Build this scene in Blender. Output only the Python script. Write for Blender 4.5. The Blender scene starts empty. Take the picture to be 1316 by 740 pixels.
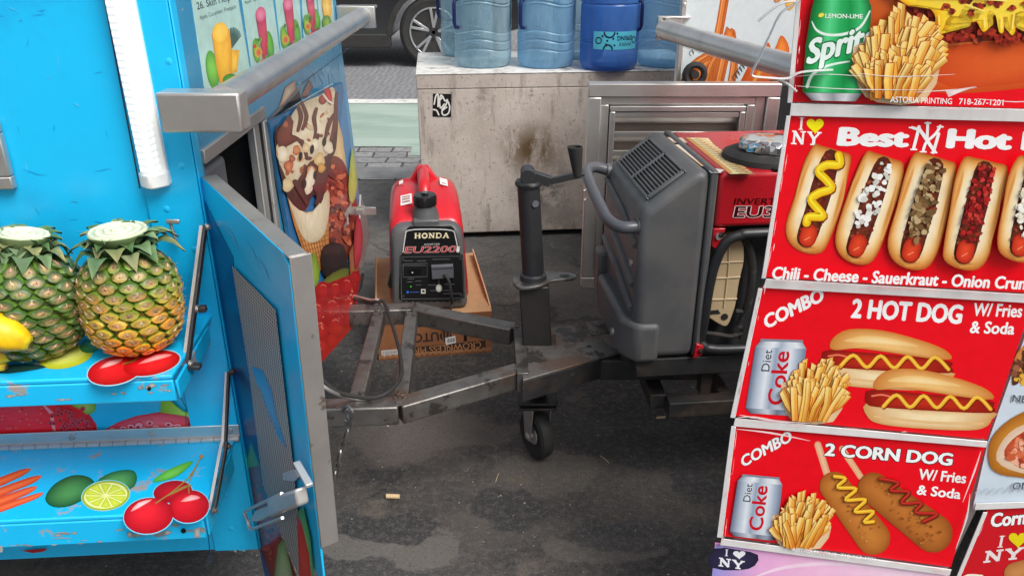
import bpy, bmesh, math, random
from mathutils import Vector as V, Matrix, geometry

SC = bpy.context.scene
COL = SC.collection
R = math.radians

# ------------------------------------------------------------------ camera
F, CX, CY = 1025.0, 658.0, 370.0
TH = math.atan(461.0 / F)
CO, SI = math.cos(TH), math.sin(TH)
EYE = V((0, 0, 1.4))
cam = bpy.data.cameras.new("camera")
cam.sensor_width = 36.0
cam.lens = 36.0 * F / 1316.0
cam.clip_start = 0.02
cam.clip_end = 2000
cam_o = bpy.data.objects.new("camera", cam)
COL.objects.link(cam_o)
cam_o.location = EYE
cam_o.rotation_euler = (math.pi / 2 - TH, 0, 0)
SC.camera = cam_o


def ray(px, py):
    u, v = (px - CX) / F, (py - CY) / F
    return V((u, CO - v * SI, -(SI + v * CO)))


def at(px, py, x=None, y=None, z=None, pl=None):
    """Where the sight line through a point of the photo meets a plane of the place."""
    d = ray(px, py)
    if pl is not None:
        p0, n = pl
        t = (p0 - EYE).dot(n) / d.dot(n)
    elif x is not None:
        t = x / d.x
    elif y is not None:
        t = y / d.y
    else:
        t = (z - EYE.z) / d.z
    return EYE + d * t


def lin(c):
    out = []
    for k in c[:3]:
        k = k / 255.0
        out.append(k / 12.92 if k <= 0.04045 else ((k + 0.055) / 1.055) ** 2.4)
    return tuple(out)


# ------------------------------------------------------------------ materials
def mat(name, base, rough=0.5, metal=0.0, var=0.15, vscale=6.0, bump=0.0, bscale=80.0, coat=0.0, spec=0.5,
        wear=None, wscale=14.0, wcut=0.62, wear2=None, w2scale=5.0, w2cut=0.6, stretch=(1, 1, 1), rvar=0.12, detail=6, trans=0.0):
    m = bpy.data.materials.new(name)
    m.use_nodes = True
    nt = m.node_tree
    N, L = nt.nodes, nt.links
    b = N["Principled BSDF"]
    b.inputs["Roughness"].default_value = rough
    b.inputs["Metallic"].default_value = metal
    b.inputs["Coat Weight"].default_value = coat
    b.inputs["Coat Roughness"].default_value = 0.15
    b.inputs["Specular IOR Level"].default_value = spec
    b.inputs["Transmission Weight"].default_value = trans
    tc = N.new("ShaderNodeTexCoord")
    mp = N.new("ShaderNodeMapping")
    mp.inputs["Scale"].default_value = stretch
    L.new(tc.outputs["Object"], mp.inputs["Vector"])

    def noise(scale, det=detail, rgh=0.6):
        n = N.new("ShaderNodeTexNoise")
        n.inputs["Scale"].default_value = scale
        n.inputs["Detail"].default_value = det
        n.inputs["Roughness"].default_value = rgh
        L.new(mp.outputs["Vector"], n.inputs["Vector"])
        return n.outputs["Fac"]

    def ramp(src, a, bb):
        r = N.new("ShaderNodeMapRange")
        r.inputs["From Min"].default_value = a
        r.inputs["From Max"].default_value = bb
        L.new(src, r.inputs["Value"])
        return r.outputs["Result"]

    def mix(fac, a, bcol):
        x = N.new("ShaderNodeMix")
        x.data_type = "RGBA"
        L.new(fac, x.inputs["Factor"])
        for sock, val in ((x.inputs["A"], a), (x.inputs["B"], bcol)):
            if isinstance(val, tuple):
                sock.default_value = (*val[:3], 1)
            else:
                L.new(val, sock)
        return x.outputs["Result"]

    lo = tuple(max(0, k * (1 - var)) for k in base)
    hi = tuple(min(1, k * (1 + var)) for k in base)
    c = mix(ramp(noise(vscale), 0.3, 0.7), lo, hi)
    if wear2 is not None:
        c = mix(ramp(noise(w2scale), w2cut - 0.06, w2cut + 0.06), c, tuple(wear2))
    if wear is not None:
        c = mix(ramp(noise(wscale, 8, 0.7), wcut - 0.02, wcut + 0.02), c, tuple(wear))
    L.new(c, b.inputs["Base Color"])
    if rvar:
        r = N.new("ShaderNodeMapRange")
        r.inputs["To Min"].default_value = max(0.02, rough - rvar)
        r.inputs["To Max"].default_value = min(1, rough + rvar)
        L.new(noise(vscale * 2.3), r.inputs["Value"])
        L.new(r.outputs["Result"], b.inputs["Roughness"])
    if bump:
        bn = N.new("ShaderNodeBump")
        bn.inputs["Strength"].default_value = bump
        bn.inputs["Distance"].default_value = 0.004
        L.new(noise(bscale, 8, 0.7), bn.inputs["Height"])
        L.new(bn.outputs["Normal"], b.inputs["Normal"])
    m["_"] = 1
    return m


def print_mat(name, rough=0.35, coat=0.3, spec=0.35, var=0.06, bump=0.0, bscale=60, metal=0):
    """A printed or naturally coloured surface: the colours sit on the mesh itself."""
    m = bpy.data.materials.new(name)
    m.use_nodes = True
    N, L = m.node_tree.nodes, m.node_tree.links
    b = N["Principled BSDF"]
    a = N.new("ShaderNodeAttribute")
    a.attribute_name = "Col"
    tc = N.new("ShaderNodeTexCoord")
    n = N.new("ShaderNodeTexNoise")
    n.inputs["Scale"].default_value = 45
    n.inputs["Detail"].default_value = 8
    L.new(tc.outputs["Object"], n.inputs["Vector"])
    r = N.new("ShaderNodeMapRange")
    r.inputs["From Min"].default_value = 0.3
    r.inputs["From Max"].default_value = 0.7
    r.inputs["To Min"].default_value = 1 - var
    r.inputs["To Max"].default_value = 1 + var
    L.new(n.outputs["Fac"], r.inputs["Value"])
    x = N.new("ShaderNodeMix")
    x.data_type = "RGBA"
    x.blend_type = "MULTIPLY"
    x.inputs["Factor"].default_value = 1
    L.new(a.outputs["Color"], x.inputs["A"])
    L.new(r.outputs["Result"], x.inputs["B"])
    L.new(x.outputs["Result"], b.inputs["Base Color"])
    b.inputs["Roughness"].default_value = rough
    b.inputs["Coat Weight"].default_value = coat
    b.inputs["Coat Roughness"].default_value = 0.12
    b.inputs["Specular IOR Level"].default_value = spec
    if bump:
        bn = N.new("ShaderNodeBump")
        bn.inputs["Strength"].default_value = bump
        bn.inputs["Distance"].default_value = 0.003
        n2 = N.new("ShaderNodeTexNoise")
        n2.inputs["Scale"].default_value = bscale
        n2.inputs["Detail"].default_value = 8
        L.new(tc.outputs["Object"], n2.inputs["Vector"])
        L.new(n2.outputs["Fac"], bn.inputs["Height"])
        L.new(bn.outputs["Normal"], b.inputs["Normal"])
    return m


# ------------------------------------------------------------------ objects
def tag(o, label=None, cat=None, group=None, kind=None):
    if label: o["label"] = label
    if cat: o["category"] = cat
    if group: o["group"] = group
    if kind: o["kind"] = kind
    return o


def thing(name, loc, label, cat, group=None):
    o = bpy.data.objects.new(name, None)
    o.empty_display_size = 0.1
    COL.objects.link(o)
    o.location = loc
    return tag(o, label, cat, group)


class MB:
    """Collects shapes; build() links them as one mesh object."""
    def __init__(s):
        s.v, s.f, s.c, s.m = [], [], [], []
        s.mi = 0
        s.col = (0.5, 0.5, 0.5)

    def add(s, vs, fs, cols=None):
        k = len(s.v)
        s.v += [V(p) for p in vs]
        s.f += [[k + i for i in f] for f in fs]
        s.m += [s.mi] * len(fs)
        s.c += list(cols) if cols else [s.col] * len(vs)
        return s

    def prism(s, pts, vec):
        n = len(pts)
        pts = [V(p) for p in pts]
        vec = V(vec)
        s.add(pts + [p + vec for p in pts],
              [list(range(n))[::-1], list(range(n, 2 * n))] + [[i, (i + 1) % n, n + (i + 1) % n, n + i] for i in range(n)])
        return s

    def box(s, p, q):
        x0, y0, z0 = (min(a, b) for a, b in zip(p, q))
        x1, y1, z1 = (max(a, b) for a, b in zip(p, q))
        return s.prism([(x0, y0, z0), (x1, y0, z0), (x1, y1, z0), (x0, y1, z0)], (0, 0, z1 - z0))

    def bar(s, p, q, w, h=None, up=(0, 0, 1)):
        """Square bar from p to q; w across, h along up."""
        p, q, up = V(p), V(q), V(up)
        h = w if h is None else h
        d = (q - p).normalized()
        a = d.cross(up).normalized() * (w / 2)
        b = a.cross(d).normalized() * (h / 2)
        return s.prism([p - a - b, p + a - b, p + a + b, p - a + b], q - p)

    def tube(s, path, r, n=12, closed=False, caps=True, flat=1.0):
        path = [V(p) for p in path]
        m = len(path)
        rs = r if isinstance(r, (list, tuple)) else [r] * m
        t0 = (path[1] - path[0]).normalized()
        up = V((0, 0, 1)) if abs(t0.z) < 0.9 else V((1, 0, 0))
        a = t0.cross(up).normalized()
        vs = []
        for i in range(m):
            if closed:
                t = (path[(i + 1) % m] - path[i - 1]).normalized()
            else:
                t = (path[min(i + 1, m - 1)] - path[max(i - 1, 0)]).normalized()
            a = (a - t * a.dot(t)).normalized()
            b = t.cross(a)
            for k in range(n):
                th = 2 * math.pi * k / n
                vs.append(path[i] + a * (rs[i] * math.cos(th)) + b * (rs[i] * flat * math.sin(th)))
        fs = []
        for i in range(m if closed else m - 1):
            j = (i + 1) % m
            for k in range(n):
                l = (k + 1) % n
                fs.append([i * n + k, i * n + l, j * n + l, j * n + k])
        if caps and not closed:
            fs.append(list(range(n))[::-1])
            fs.append([(m - 1) * n + k for k in range(n)])
        return s.add(vs, fs)

    def lathe(s, prof, o=(0, 0, 0), axis=(0, 0, 1), n=32, wob=None, cols=None):
        o, ax = V(o), V(axis).normalized()
        a = ax.orthogonal().normalized()
        if abs(ax.z) > 0.99:
            a = V((1, 0, 0))
        b = ax.cross(a)
        vs, cs = [], []
        for j, (r, h) in enumerate(prof):
            for k in range(n):
                th = 2 * math.pi * k / n
                rr = r + (wob(j, th) if wob else 0)
                vs.append(o + ax * h + (a * math.cos(th) + b * math.sin(th)) * rr)
                cs.append(cols[j] if cols else s.col)
        fs = []
        for j in range(len(prof) - 1):
            for k in range(n):
                l = (k + 1) % n
                fs.append([j * n + k, j * n + l, (j + 1) * n + l, (j + 1) * n + k])
        if prof[0][0] > 1e-5: fs.append(list(range(n))[::-1])
        if prof[-1][0] > 1e-5: fs.append([(len(prof) - 1) * n + k for k in range(n)])
        return s.add(vs, fs, cs)

    def cyl(s, p, q, r, n=16, r2=None):
        p, q = V(p), V(q)
        return s.lathe([(r, 0), (r if r2 is None else r2, (q - p).length)], p, q - p, n)

    def build(s, name, mats, parent=None, bevel=0.0, smooth=35, sub=0, segs=2, local=False):
        me = bpy.data.meshes.new(name)
        me.from_pydata([tuple(p) for p in s.v], [], s.f)
        mats = mats if isinstance(mats, (list, tuple)) else [mats]
        for m in mats:
            me.materials.append(m)
        if len(mats) > 1:
            me.polygons.foreach_set("material_index", s.m)
        ca = me.color_attributes.new("Col", "FLOAT_COLOR", "POINT")
        flat = []
        for c in s.c:
            flat += [c[0], c[1], c[2], 1.0]
        ca.data.foreach_set("color", flat)
        bm = bmesh.new()
        bm.from_mesh(me)
        bmesh.ops.remove_doubles(bm, verts=bm.verts, dist=1e-6) if not isinstance(s, Print) else None
        if not isinstance(s, Print):
            bmesh.ops.recalc_face_normals(bm, faces=bm.faces)
        bm.to_mesh(me)
        bm.free()
        if smooth:
            me.polygons.foreach_set("use_smooth", [True] * len(me.polygons))
            me.set_sharp_from_angle(angle=R(smooth))
        me.update()
        o = bpy.data.objects.new(name, me)
        COL.objects.link(o)
        if parent is not None:
            o.parent = parent
            if not local:
                off = parent.location if parent.type == 'EMPTY' else V((0, 0, 0))
                o.matrix_parent_inverse = Matrix.Translation(-off)
        if bevel:
            md = o.modifiers.new("bevel", "BEVEL")
            md.width = bevel
            md.segments = segs
            md.limit_method = "ANGLE"
            md.angle_limit = R(40)
            md.harden_normals = False
        if sub:
            md = o.modifiers.new("sub", "SUBSURF")
            md.levels = md.render_levels = sub
        return o


def smooth_path(pts, n=6, closed=False):
    """Catmull-Rom through points (2D or 3D tuples)."""
    m = len(pts)
    out = []
    rng = range(m) if closed else range(m - 1)
    for i in rng:
        p0 = pts[(i - 1) % m] if closed or i > 0 else pts[0]
        p1 = pts[i]
        p2 = pts[(i + 1) % m]
        p3 = pts[(i + 2) % m] if closed or i + 2 < m else pts[m - 1]
        for k in range(n):
            t = k / n
            out.append(tuple(0.5 * (2 * b + (c - a) * t + (2 * a - 5 * b + 4 * c - d) * t * t + (3 * b - a - 3 * c + d) * t ** 3)
                             for a, b, c, d in zip(p0, p1, p2, p3)))
    if not closed:
        out.append(tuple(pts[-1]))
    return out


_gl = {}


def glyphs(txt, off=0.0):
    key = (txt, off)
    if key not in _gl:
        cu = bpy.data.curves.new("t", "FONT")
        cu.body = txt
        cu.offset = off
        cu.resolution_u = 3
        cu.fill_mode = "FRONT"
        ob = bpy.data.objects.new("t", cu)
        COL.objects.link(ob)
        dg = bpy.context.evaluated_depsgraph_get()
        me = bpy.data.meshes.new_from_object(ob.evaluated_get(dg))
        vs = [(v.co.x, v.co.y) for v in me.vertices]
        fs = [list(p.vertices) for p in me.polygons]
        bpy.data.objects.remove(ob)
        bpy.data.curves.remove(cu)
        bpy.data.meshes.remove(me)
        x0 = min(v[0] for v in vs)
        x1 = max(v[0] for v in vs)
        _gl[key] = (vs, fs, x0, x1)
    return _gl[key]


SLAB = {  # slab-serif capitals as strokes in a unit box: (polyline, width)
    "I": [([(.5, 0), (.5, 1)], .24), ([(.2, .04), (.8, .04)], .09), ([(.2, .96), (.8, .96)], .09)],
    "N": [([(.2, 0), (.2, 1)], .13), ([(.2, .95), (.8, .05)], .2), ([(.8, 0), (.8, 1)], .13),
          ([(.02, .04), (.4, .04)], .09), ([(.02, .96), (.3, .96)], .09), ([(.6, .96), (.98, .96)], .09)],
    "Y": [([(.5, 0), (.5, .5)], .2), ([(.5, .45), (.15, .96)], .18), ([(.5, .45), (.85, .96)], .14),
          ([(.28, .04), (.72, .04)], .09), ([(0, .96), (.34, .96)], .09), ([(.66, .96), (1, .96)], .09)],
    "H": [([(.2, 0), (.2, 1)], .2), ([(.8, 0), (.8, 1)], .2), ([(.2, .5), (.8, .5)], .12),
          ([(.03, .04), (.37, .04)], .1), ([(.03, .96), (.37, .96)], .1), ([(.63, .04), (.97, .04)], .1), ([(.63, .96), (.97, .96)], .1)],
    "O": [([(.5 + .36 * math.cos(t * .524), .5 + .43 * math.sin(t * .524)) for t in range(13)], .2)],
    "D": [([(.2, 0), (.2, 1)], .2), ([(.05, .06), (.55, .06), (.8, .25), (.84, .5), (.8, .75), (.55, .94), (.05, .94)], .15)],
    "A": [([(.15, 0), (.5, 1)], .14), ([(.5, 1), (.85, 0)], .2), ([(.28, .33), (.72, .33)], .1),
          ([(0, .04), (.32, .04)], .1), ([(.64, .04), (1, .04)], .1)],
}


class Print(MB):
    """Flat printing on one plane, drawn in layers a few hundredths of a millimetre thick."""
    def __init__(s, pl, base=0.0006, step=2.2e-5, rng=1):
        super().__init__()
        s.p0, s.n = V(pl[0]), V(pl[1]).normalized()
        s.off, s.step = base, step
        s.rnd = random.Random(rng)

    def P(s, p):
        return at(p[0], p[1], pl=(s.p0, s.n)) + s.n * s.off

    def poly(s, pts, col, cols=None):
        s.off += s.step
        vs = [s.P(p) for p in pts]
        s.add(vs, [list(range(len(vs)))], cols or [lin(col)] * len(vs))

    def shade(s, pts, edge, mid, rings=(1, .8, .55, .25), c=None, sm=0, jit=0):
        """Outline filled from an edge colour to a middle colour."""
        if sm: pts = smooth_path(pts, sm, True)
        n = len(pts)
        cx = sum(p[0] for p in pts) / n if c is None else c[0]
        cy = sum(p[1] for p in pts) / n if c is None else c[1]
        e, m = lin(edge), lin(mid[-1] if isinstance(mid, list) else mid)
        s.off += s.step
        vs, cs = [], []
        for j, r in enumerate(rings):
            t = j / (len(rings) - 1)
            if isinstance(mid, list):
                e = m = lin(([edge] + mid)[j])
            for p in pts:
                q = s.rnd.uniform(1 - jit, 1 + jit)
                vs.append(s.P((cx + (p[0] - cx) * r, cy + (p[1] - cy) * r)))
                cs.append(tuple((a + (b - a) * t) * q for a, b in zip(e, m)))
        fs = [[j * n + i, j * n + (i + 1) % n, (j + 1) * n + (i + 1) % n, (j + 1) * n + i] for j in range(len(rings) - 1) for i in range(n)]
        fs.append([(len(rings) - 1) * n + i for i in range(n)])
        s.add(vs, fs, cs)

    def ell(s, cx, cy, rx, ry, col, mid=None, rot=0, n=20, c=None):
        a = R(rot)
        pts = [(cx + rx * math.cos(t) * math.cos(a) - ry * math.sin(t) * math.sin(a), cy + rx * math.cos(t) * math.sin(a) + ry * math.sin(t) * math.cos(a))
               for t in (2 * math.pi * k / n for k in range(n))]
        s.poly(pts, col) if mid is None else s.shade(pts, col, mid, c=c)

    def stroke(s, pts, w, col, col2=None, sm=0, caps=True):
        """Thick line; w a number or one per point; col2 is a lighter core."""
        if sm:
            ws = w if isinstance(w, (list, tuple)) else None
            m = len(pts)
            pts = smooth_path(pts, sm)
            if ws:
                w = [ws[min(i // sm, m - 1)] + (ws[min(i // sm + 1, m - 1)] - ws[min(i // sm, m - 1)]) * (i % sm) / sm for i in range(len(pts))]
        m = len(pts)
        ws = w if isinstance(w, (list, tuple)) else [w] * m
        lf, rt = [], []
        for i in range(m):
            a, b = pts[max(i - 1, 0)], pts[min(i + 1, m - 1)]
            dx, dy = b[0] - a[0], b[1] - a[1]
            l = math.hypot(dx, dy) or 1
            nx, ny = -dy / l * ws[i] / 2, dx / l * ws[i] / 2
            lf.append((pts[i][0] + nx, pts[i][1] + ny))
            rt.append((pts[i][0] - nx, pts[i][1] - ny))
        s.off += s.step
        c1 = lin(col)
        c2 = lin(col2) if col2 else c1
        vs = [s.P(p) for p in lf] + [s.P(p) for p in pts] + [s.P(p) for p in rt]
        cs = [c1] * m + [c2] * m + [c1] * m
        fs = []
        for i in range(m - 1):
            fs += [[i, i + 1, m + i + 1, m + i], [m + i, m + i + 1, 2 * m + i + 1, 2 * m + i]]
        s.add(vs, fs, cs)
        if caps:
            for i, k in ((0, 1), (m - 1, m - 2)):
                px, py = pts[i]
                a0 = math.atan2(py - pts[k][1], px - pts[k][0])
                r = ws[i] / 2
                arc = [(px + r * math.cos(a0 + R(t)), py + r * math.sin(a0 + R(t))) for t in range(-90, 91, 30)]
                vs = [s.P((px, py))] + [s.P(p) for p in arc]
                s.add(vs, [[0, j, j + 1] for j in range(1, len(arc))], [c2] + [c1] * len(arc))

    def text(s, txt, p0, p1, up, col, bold=0.0, line=None, lbold=0.05):
        """Text whose baseline runs p0 to p1; up is the vector of one capital's height."""
        vs, fs, x0, x1 = glyphs(txt, 0.0)
        k = bold
        fat = [(0, 0)] + ([(-k, 0), (k, 0), (0, k * .7), (0, -k * .7), (k * .6, k * .5), (-k * .6, -k * .5), (k * .6, -k * .5), (-k * .6, k * .5)] if k > .006 else [])
        jobs = [(o, col) for o in fat]
        if line:
            q = k + lbold
            jobs = [((q * math.cos(t * .7854) * 1.1, q * math.sin(t * .7854)), line) for t in range(8)] + jobs
        for (ox, oy), cc in jobs:
            s.off += s.step * .5
            pp = []
            for x, y in vs:
                t, h = (x + ox - x0) / (x1 - x0), (y + oy) / 0.70
                pp.append(s.P((p0[0] + (p1[0] - p0[0]) * t + up[0] * h, p0[1] + (p1[1] - p0[1]) * t + up[1] * h)))
            s.add(pp, fs, [lin(cc)] * len(pp))

    def slab(s, txt, p0, p1, up, col, k=1.0, line=None):
        n = len(txt)
        for extra, cc in ([(1, line)] if line else []) + [(0, col)]:
            for i, ch in enumerate(txt):
                for pl, w in SLAB[ch]:
                    pts = []
                    for x, y in pl:
                        t = (i + x * 0.94 + 0.03) / n
                        pts.append((p0[0] + (p1[0] - p0[0]) * t + up[0] * y, p0[1] + (p1[1] - p0[1]) * t + up[1] * y))
                    cw = math.hypot(p1[0] - p0[0], p1[1] - p0[1]) / n
                    s.stroke(pts, w * cw * k + extra * 1.6, cc, caps=False)

    def heart(s, cx, cy, w, h, col, lean=0):
        pts = []
        for k in range(28):
            t = 2 * math.pi * k / 28
            x = 16 * math.sin(t) ** 3 / 32 * w
            y = -(13 * math.cos(t) - 5 * math.cos(2 * t) - 2 * math.cos(3 * t) - math.cos(4 * t)) / 29 * h
            pts.append((cx + x - y * lean, cy + y))
        s.poly(pts, col)

    def capsule(s, p, q, w0, edge, mid, w1=None, shift=(0, 0), n=9, jit=0):
        w1 = w0 if w1 is None else w1
        a = math.atan2(q[1] - p[1], q[0] - p[0])
        pts = [(q[0] + w1 * math.cos(a + R(t)), q[1] + w1 * math.sin(a + R(t))) for t in range(-90, 91, 180 // n)]
        pts += [(p[0] + w0 * math.cos(a + R(t)), p[1] + w0 * math.sin(a + R(t))) for t in range(90, 271, 180 // n)]
        # straight sides get points of their own so the shading follows the axis
        L = len(pts) // 2
        e, m = lin(edge), lin(mid)
        s.off += s.step
        ax = [(p[0] + (q[0] - p[0]) * min(1, max(0, ((x - p[0]) * (q[0] - p[0]) + (y - p[1]) * (q[1] - p[1])) / max(1e-6, (q[0] - p[0]) ** 2 + (q[1] - p[1]) ** 2))) + shift[0],
               p[1] + (q[1] - p[1]) * min(1, max(0, ((x - p[0]) * (q[0] - p[0]) + (y - p[1]) * (q[1] - p[1])) / max(1e-6, (q[0] - p[0]) ** 2 + (q[1] - p[1]) ** 2))) + shift[1]) for x, y in pts]
        vs, cs = [], []
        rings = (1, .8, .5, .05)
        N = len(pts)
        for j, r in enumerate(rings):
            t = j / 3
            for (x, y), (bx, by) in zip(pts, ax):
                vs.append(s.P((bx + (x - bx) * r, by + (y - by) * r)))
                k = s.rnd.uniform(1 - jit, 1 + jit)
                cs.append(tuple((u + (v - u) * t) * k for u, v in zip(e, m)))
        fs = [[j * N + i, j * N + (i + 1) % N, (j + 1) * N + (i + 1) % N, (j + 1) * N + i] for j in range(3) for i in range(N)]
        fs.append([3 * N + i for i in range(N)])
        s.add(vs, fs, cs)

    def strips(s, tl, tr, br, bl, cols, nv=1):
        """A quad with colour bands running left to right (list of colours)."""
        s.off += s.step
        n = len(cols)
        vs, cs = [], []
        for i, c in enumerate(cols):
            t = i / (n - 1)
            vs += [s.P((tl[0] + (tr[0] - tl[0]) * t, tl[1] + (tr[1] - tl[1]) * t)), s.P((bl[0] + (br[0] - bl[0]) * t, bl[1] + (br[1] - bl[1]) * t))]
            cs += [lin(c), lin(c)]
        s.add(vs, [[2 * i, 2 * i + 1, 2 * i + 3, 2 * i + 2] for i in range(n - 1)], cs)

    def bits(s, region, n, size, cols, elong=1.6):
        """Many small irregular pieces scattered inside a polygon."""
        xs = [p[0] for p in region]
        ys = [p[1] for p in region]
        k = 0
        tries = 0
        while k < n and tries < n * 30:
            tries += 1
            x, y = s.rnd.uniform(min(xs), max(xs)), s.rnd.uniform(min(ys), max(ys))
            ins = False
            for i in range(len(region)):
                (xa, ya), (xb, yb) = region[i - 1], region[i]
                if (ya > y) != (yb > y) and x < (xb - xa) * (y - ya) / (yb - ya) + xa:
                    ins = not ins
            if not ins: continue
            k += 1
            r = size * s.rnd.uniform(.55, 1.25)
            a0 = s.rnd.uniform(0, 3.14)
            e = s.rnd.uniform(1, elong)
            pts = []
            for j in range(6):
                t = j * math.pi / 3 + s.rnd.uniform(-.3, .3)
                dx, dy = r * e * math.cos(t), r * math.sin(t)
                pts.append((x + dx * math.cos(a0) - dy * math.sin(a0), y + dx * math.sin(a0) + dy * math.cos(a0)))
            s.poly(pts, s.rnd.choice(cols))

    def backing(s, pts, col, th=0.004, edge=None):
        """The solid sheet the printing sits on."""
        off = s.off
        s.off = 0
        a = [s.P(p) for p in pts]
        s.off = off
        n = len(a)
        b = [p - s.n * th for p in a]
        a = [p + s.n * off for p in a]
        s.add(a + b, [list(range(n)), list(range(n, 2 * n))[::-1]] + [[i, n + i, n + (i + 1) % n, (i + 1) % n] for i in range(n)],
              [lin(col)] * n + [lin(edge or col)] * n)

# ------------------------------------------------------------------ light
w = bpy.data.worlds.new("World")
SC.world = w
w.use_nodes = True
N, L = w.node_tree.nodes, w.node_tree.links
sky = N.new("ShaderNodeTexSky")
sky.sky_type = "NISHITA"
sky.sun_disc = False
sky.sun_elevation = R(51)
sky.sun_rotation = R(134)
sky.dust_density = 4.0
sky.air_density = 1.0
sky.ozone_density = 1.0
hs = N.new("ShaderNodeHueSaturation")
hs.inputs["Saturation"].default_value = 0.22
L.new(sky.outputs["Color"], hs.inputs["Color"])
L.new(hs.outputs["Color"], N["Background"].inputs["Color"])
N["Background"].inputs["Strength"].default_value = 0.095
sl = bpy.data.lights.new("sun", "SUN")
sl.energy = 2.1
sl.angle = R(30)
sl.color = (1, 0.97, 0.92)
so = bpy.data.objects.new("sun", sl)
COL.objects.link(so)
so.rotation_euler = (R(39), 0, R(46))
so.location = (0, -3, 6)
vs_ = SC.view_settings
vs_.view_transform = "Standard"
vs_.look = "None"
vs_.exposure = 0.62
vs_.gamma = 1
SC.cycles.use_denoising = True
SC.cycles.max_bounces = 8
SC.cycles.transparent_max_bounces = 16

# ------------------------------------------------------------------ material list
M = {}
M["steel"] = mat("brushed_steel", (.66, .63, .60), .38, .88, .10, 9, .05, 300, stretch=(1, 1, 1), rvar=.1, wear=(.30, .26, .22), wscale=26, wcut=.70)
M["steel_dull"] = mat("dull_steel", (.50, .48, .46), .48, .8, .18, 7, .08, 200, wear=(.22, .18, .15), wscale=18, wcut=.66)
M["pipe"] = mat("pipe_steel", (.64, .64, .64), .36, .95, .15, 12, .04, 220, wear=(.3, .28, .26), wscale=30, wcut=.7)
M["black_steel"] = mat("black_steel", (.032, .031, .031), .5, .2, .3, 15, .15, 120, wear=(.12, .105, .095), wscale=24, wcut=.63, wear2=(.07, .052, .042), w2scale=9, w2cut=.58)
M["raw_steel"] = mat("bare_dark_steel", (.185, .173, .162), .40, .7, .3, 16, .2, 110, wear=(.08, .07, .064), wscale=13, wcut=.58, wear2=(.17, .115, .085), w2scale=10, w2cut=.6)
M["sleeve_steel"] = mat("sleeve_steel", (.038, .034, .032), .45, .3, .2, 12, .12, 90, wear=(.10, .085, .075), wscale=20, wcut=.68)
M["jack"] = mat("jack_black_paint", (.024, .024, .026), .42, .0, .2, 20, .05, 90, wear=(.07, .065, .06), wscale=30, wcut=.7)
M["plate"] = mat("worn_steel_plate", (.20, .185, .175), .5, .5, .3, 12, .2, 90, wear=(.06, .055, .05), wscale=12, wcut=.54, wear2=(.14, .09, .065), w2scale=7, w2cut=.57)
M["cyan"] = mat("cyan_paint", (.006, .50, .90), .34, 0, .05, 2.5, .22, 6, coat=.25, wear=(.03, .22, .38), wscale=22, wcut=.72, wear2=(.008, .40, .76), w2scale=3.2, w2cut=.56)
M["cyan_edge"] = mat("chipped_cyan_paint", (.007, .49, .88), .38, 0, .08, 4, .05, 60, coat=.2, wear=(.33, .32, .31), wscale=16, wcut=.60)
M["wrap"] = mat("teal_vinyl_wrap", (.035, .26, .46), .3, 0, .22, 4, .06, 14, coat=.3, wear=(.14, .38, .52), wscale=7, wcut=.66)  # end wall vinyl; the alley's shade is put into its darker teal
M["dark_in"] = mat("dark_interior", (.02, .02, .022), .6, 0, .3, 8)
M["grey_box"] = mat("grey_appliance", (.10, .105, .12), .5, 0, .15, 8)
M["rubber"] = mat("rubber", (.022, .021, .02), .7, 0, .25, 20, .1, 90)
M["white_pl"] = mat("white_plastic", (.8, .8, .78), .35, 0, .03, 8)
M["print"] = print_mat("printed_vinyl", .32, .25, .3, .05)
M["sheet"] = print_mat("printed_sheet", .40, .22, .22, .04, .10, 9)
M["latch_steel"] = mat("latch_steel", (.68, .67, .65), .34, .6, .08, 20)
M["wrapprint"] = print_mat("printed_wrap", .33, .25, .3, .10, .1, 12)
M["label"] = print_mat("printed_label", .4, .05, .3, .04)
M["fruit"] = print_mat("fruit_skin", .45, .1, .4, .14, .35, 120)
M["leafc"] = print_mat("leaf_skin", .5, .0, .3, .14, .2, 60)
M["carton"] = print_mat("cardboard", .8, 0, .15, .07, .1, 50)
M["red"] = mat("red_plastic", (.60, .012, .022), .32, 0, .07, 5, .02, 60, coat=.25)
M["redp"] = mat("red_paint", (.47, .01, .018), .3, 0, .07, 5, .03, 60, coat=.3, wear=(.55, .12, .12), wscale=60, wcut=.76)
M["grey_pl"] = mat("grey_plastic", (.094, .096, .101), .45, 0, .1, 6, .12, 260, wear=(.19, .185, .18), wscale=46, wcut=.68, wear2=(.125, .122, .12), w2scale=4, w2cut=.55)
M["panel_blk"] = mat("gloss_black_panel", (.011, .011, .012), .25, 0, .1, 6)
M["chrome"] = mat("chrome", (.72, .72, .72), .12, 1.0, .05, 10, rvar=.05)
M["tan"] = mat("tan_plastic", (.52, .39, .23), .5, 0, .08, 8, .05, 80)
M["car"] = mat("black_car_paint", (.016, .016, .018), .2, 0, .1, 3, coat=.8)
M["alloy"] = mat("alloy", (.52, .52, .53), .3, .8, .08, 6)
M["glass_dark"] = mat("dark_glass", (.015, .018, .02), .06, 0, 0.05, 3, rvar=0)
M["navy"] = mat("navy_plastic", (.012, .02, .11), .4, 0, .1, 8)
M["butt"] = mat("cigarette_paper", (.62, .45, .25), .8, 0, .15, 60)
M["white_chip"] = mat("chipped_white_paint", (.66, .65, .63), .65, 0, .08, 8, .35, 50, wear=(.30, .27, .24), wscale=9, wcut=.60, wear2=(.5, .47, .43), w2scale=18, w2cut=.55)


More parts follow.
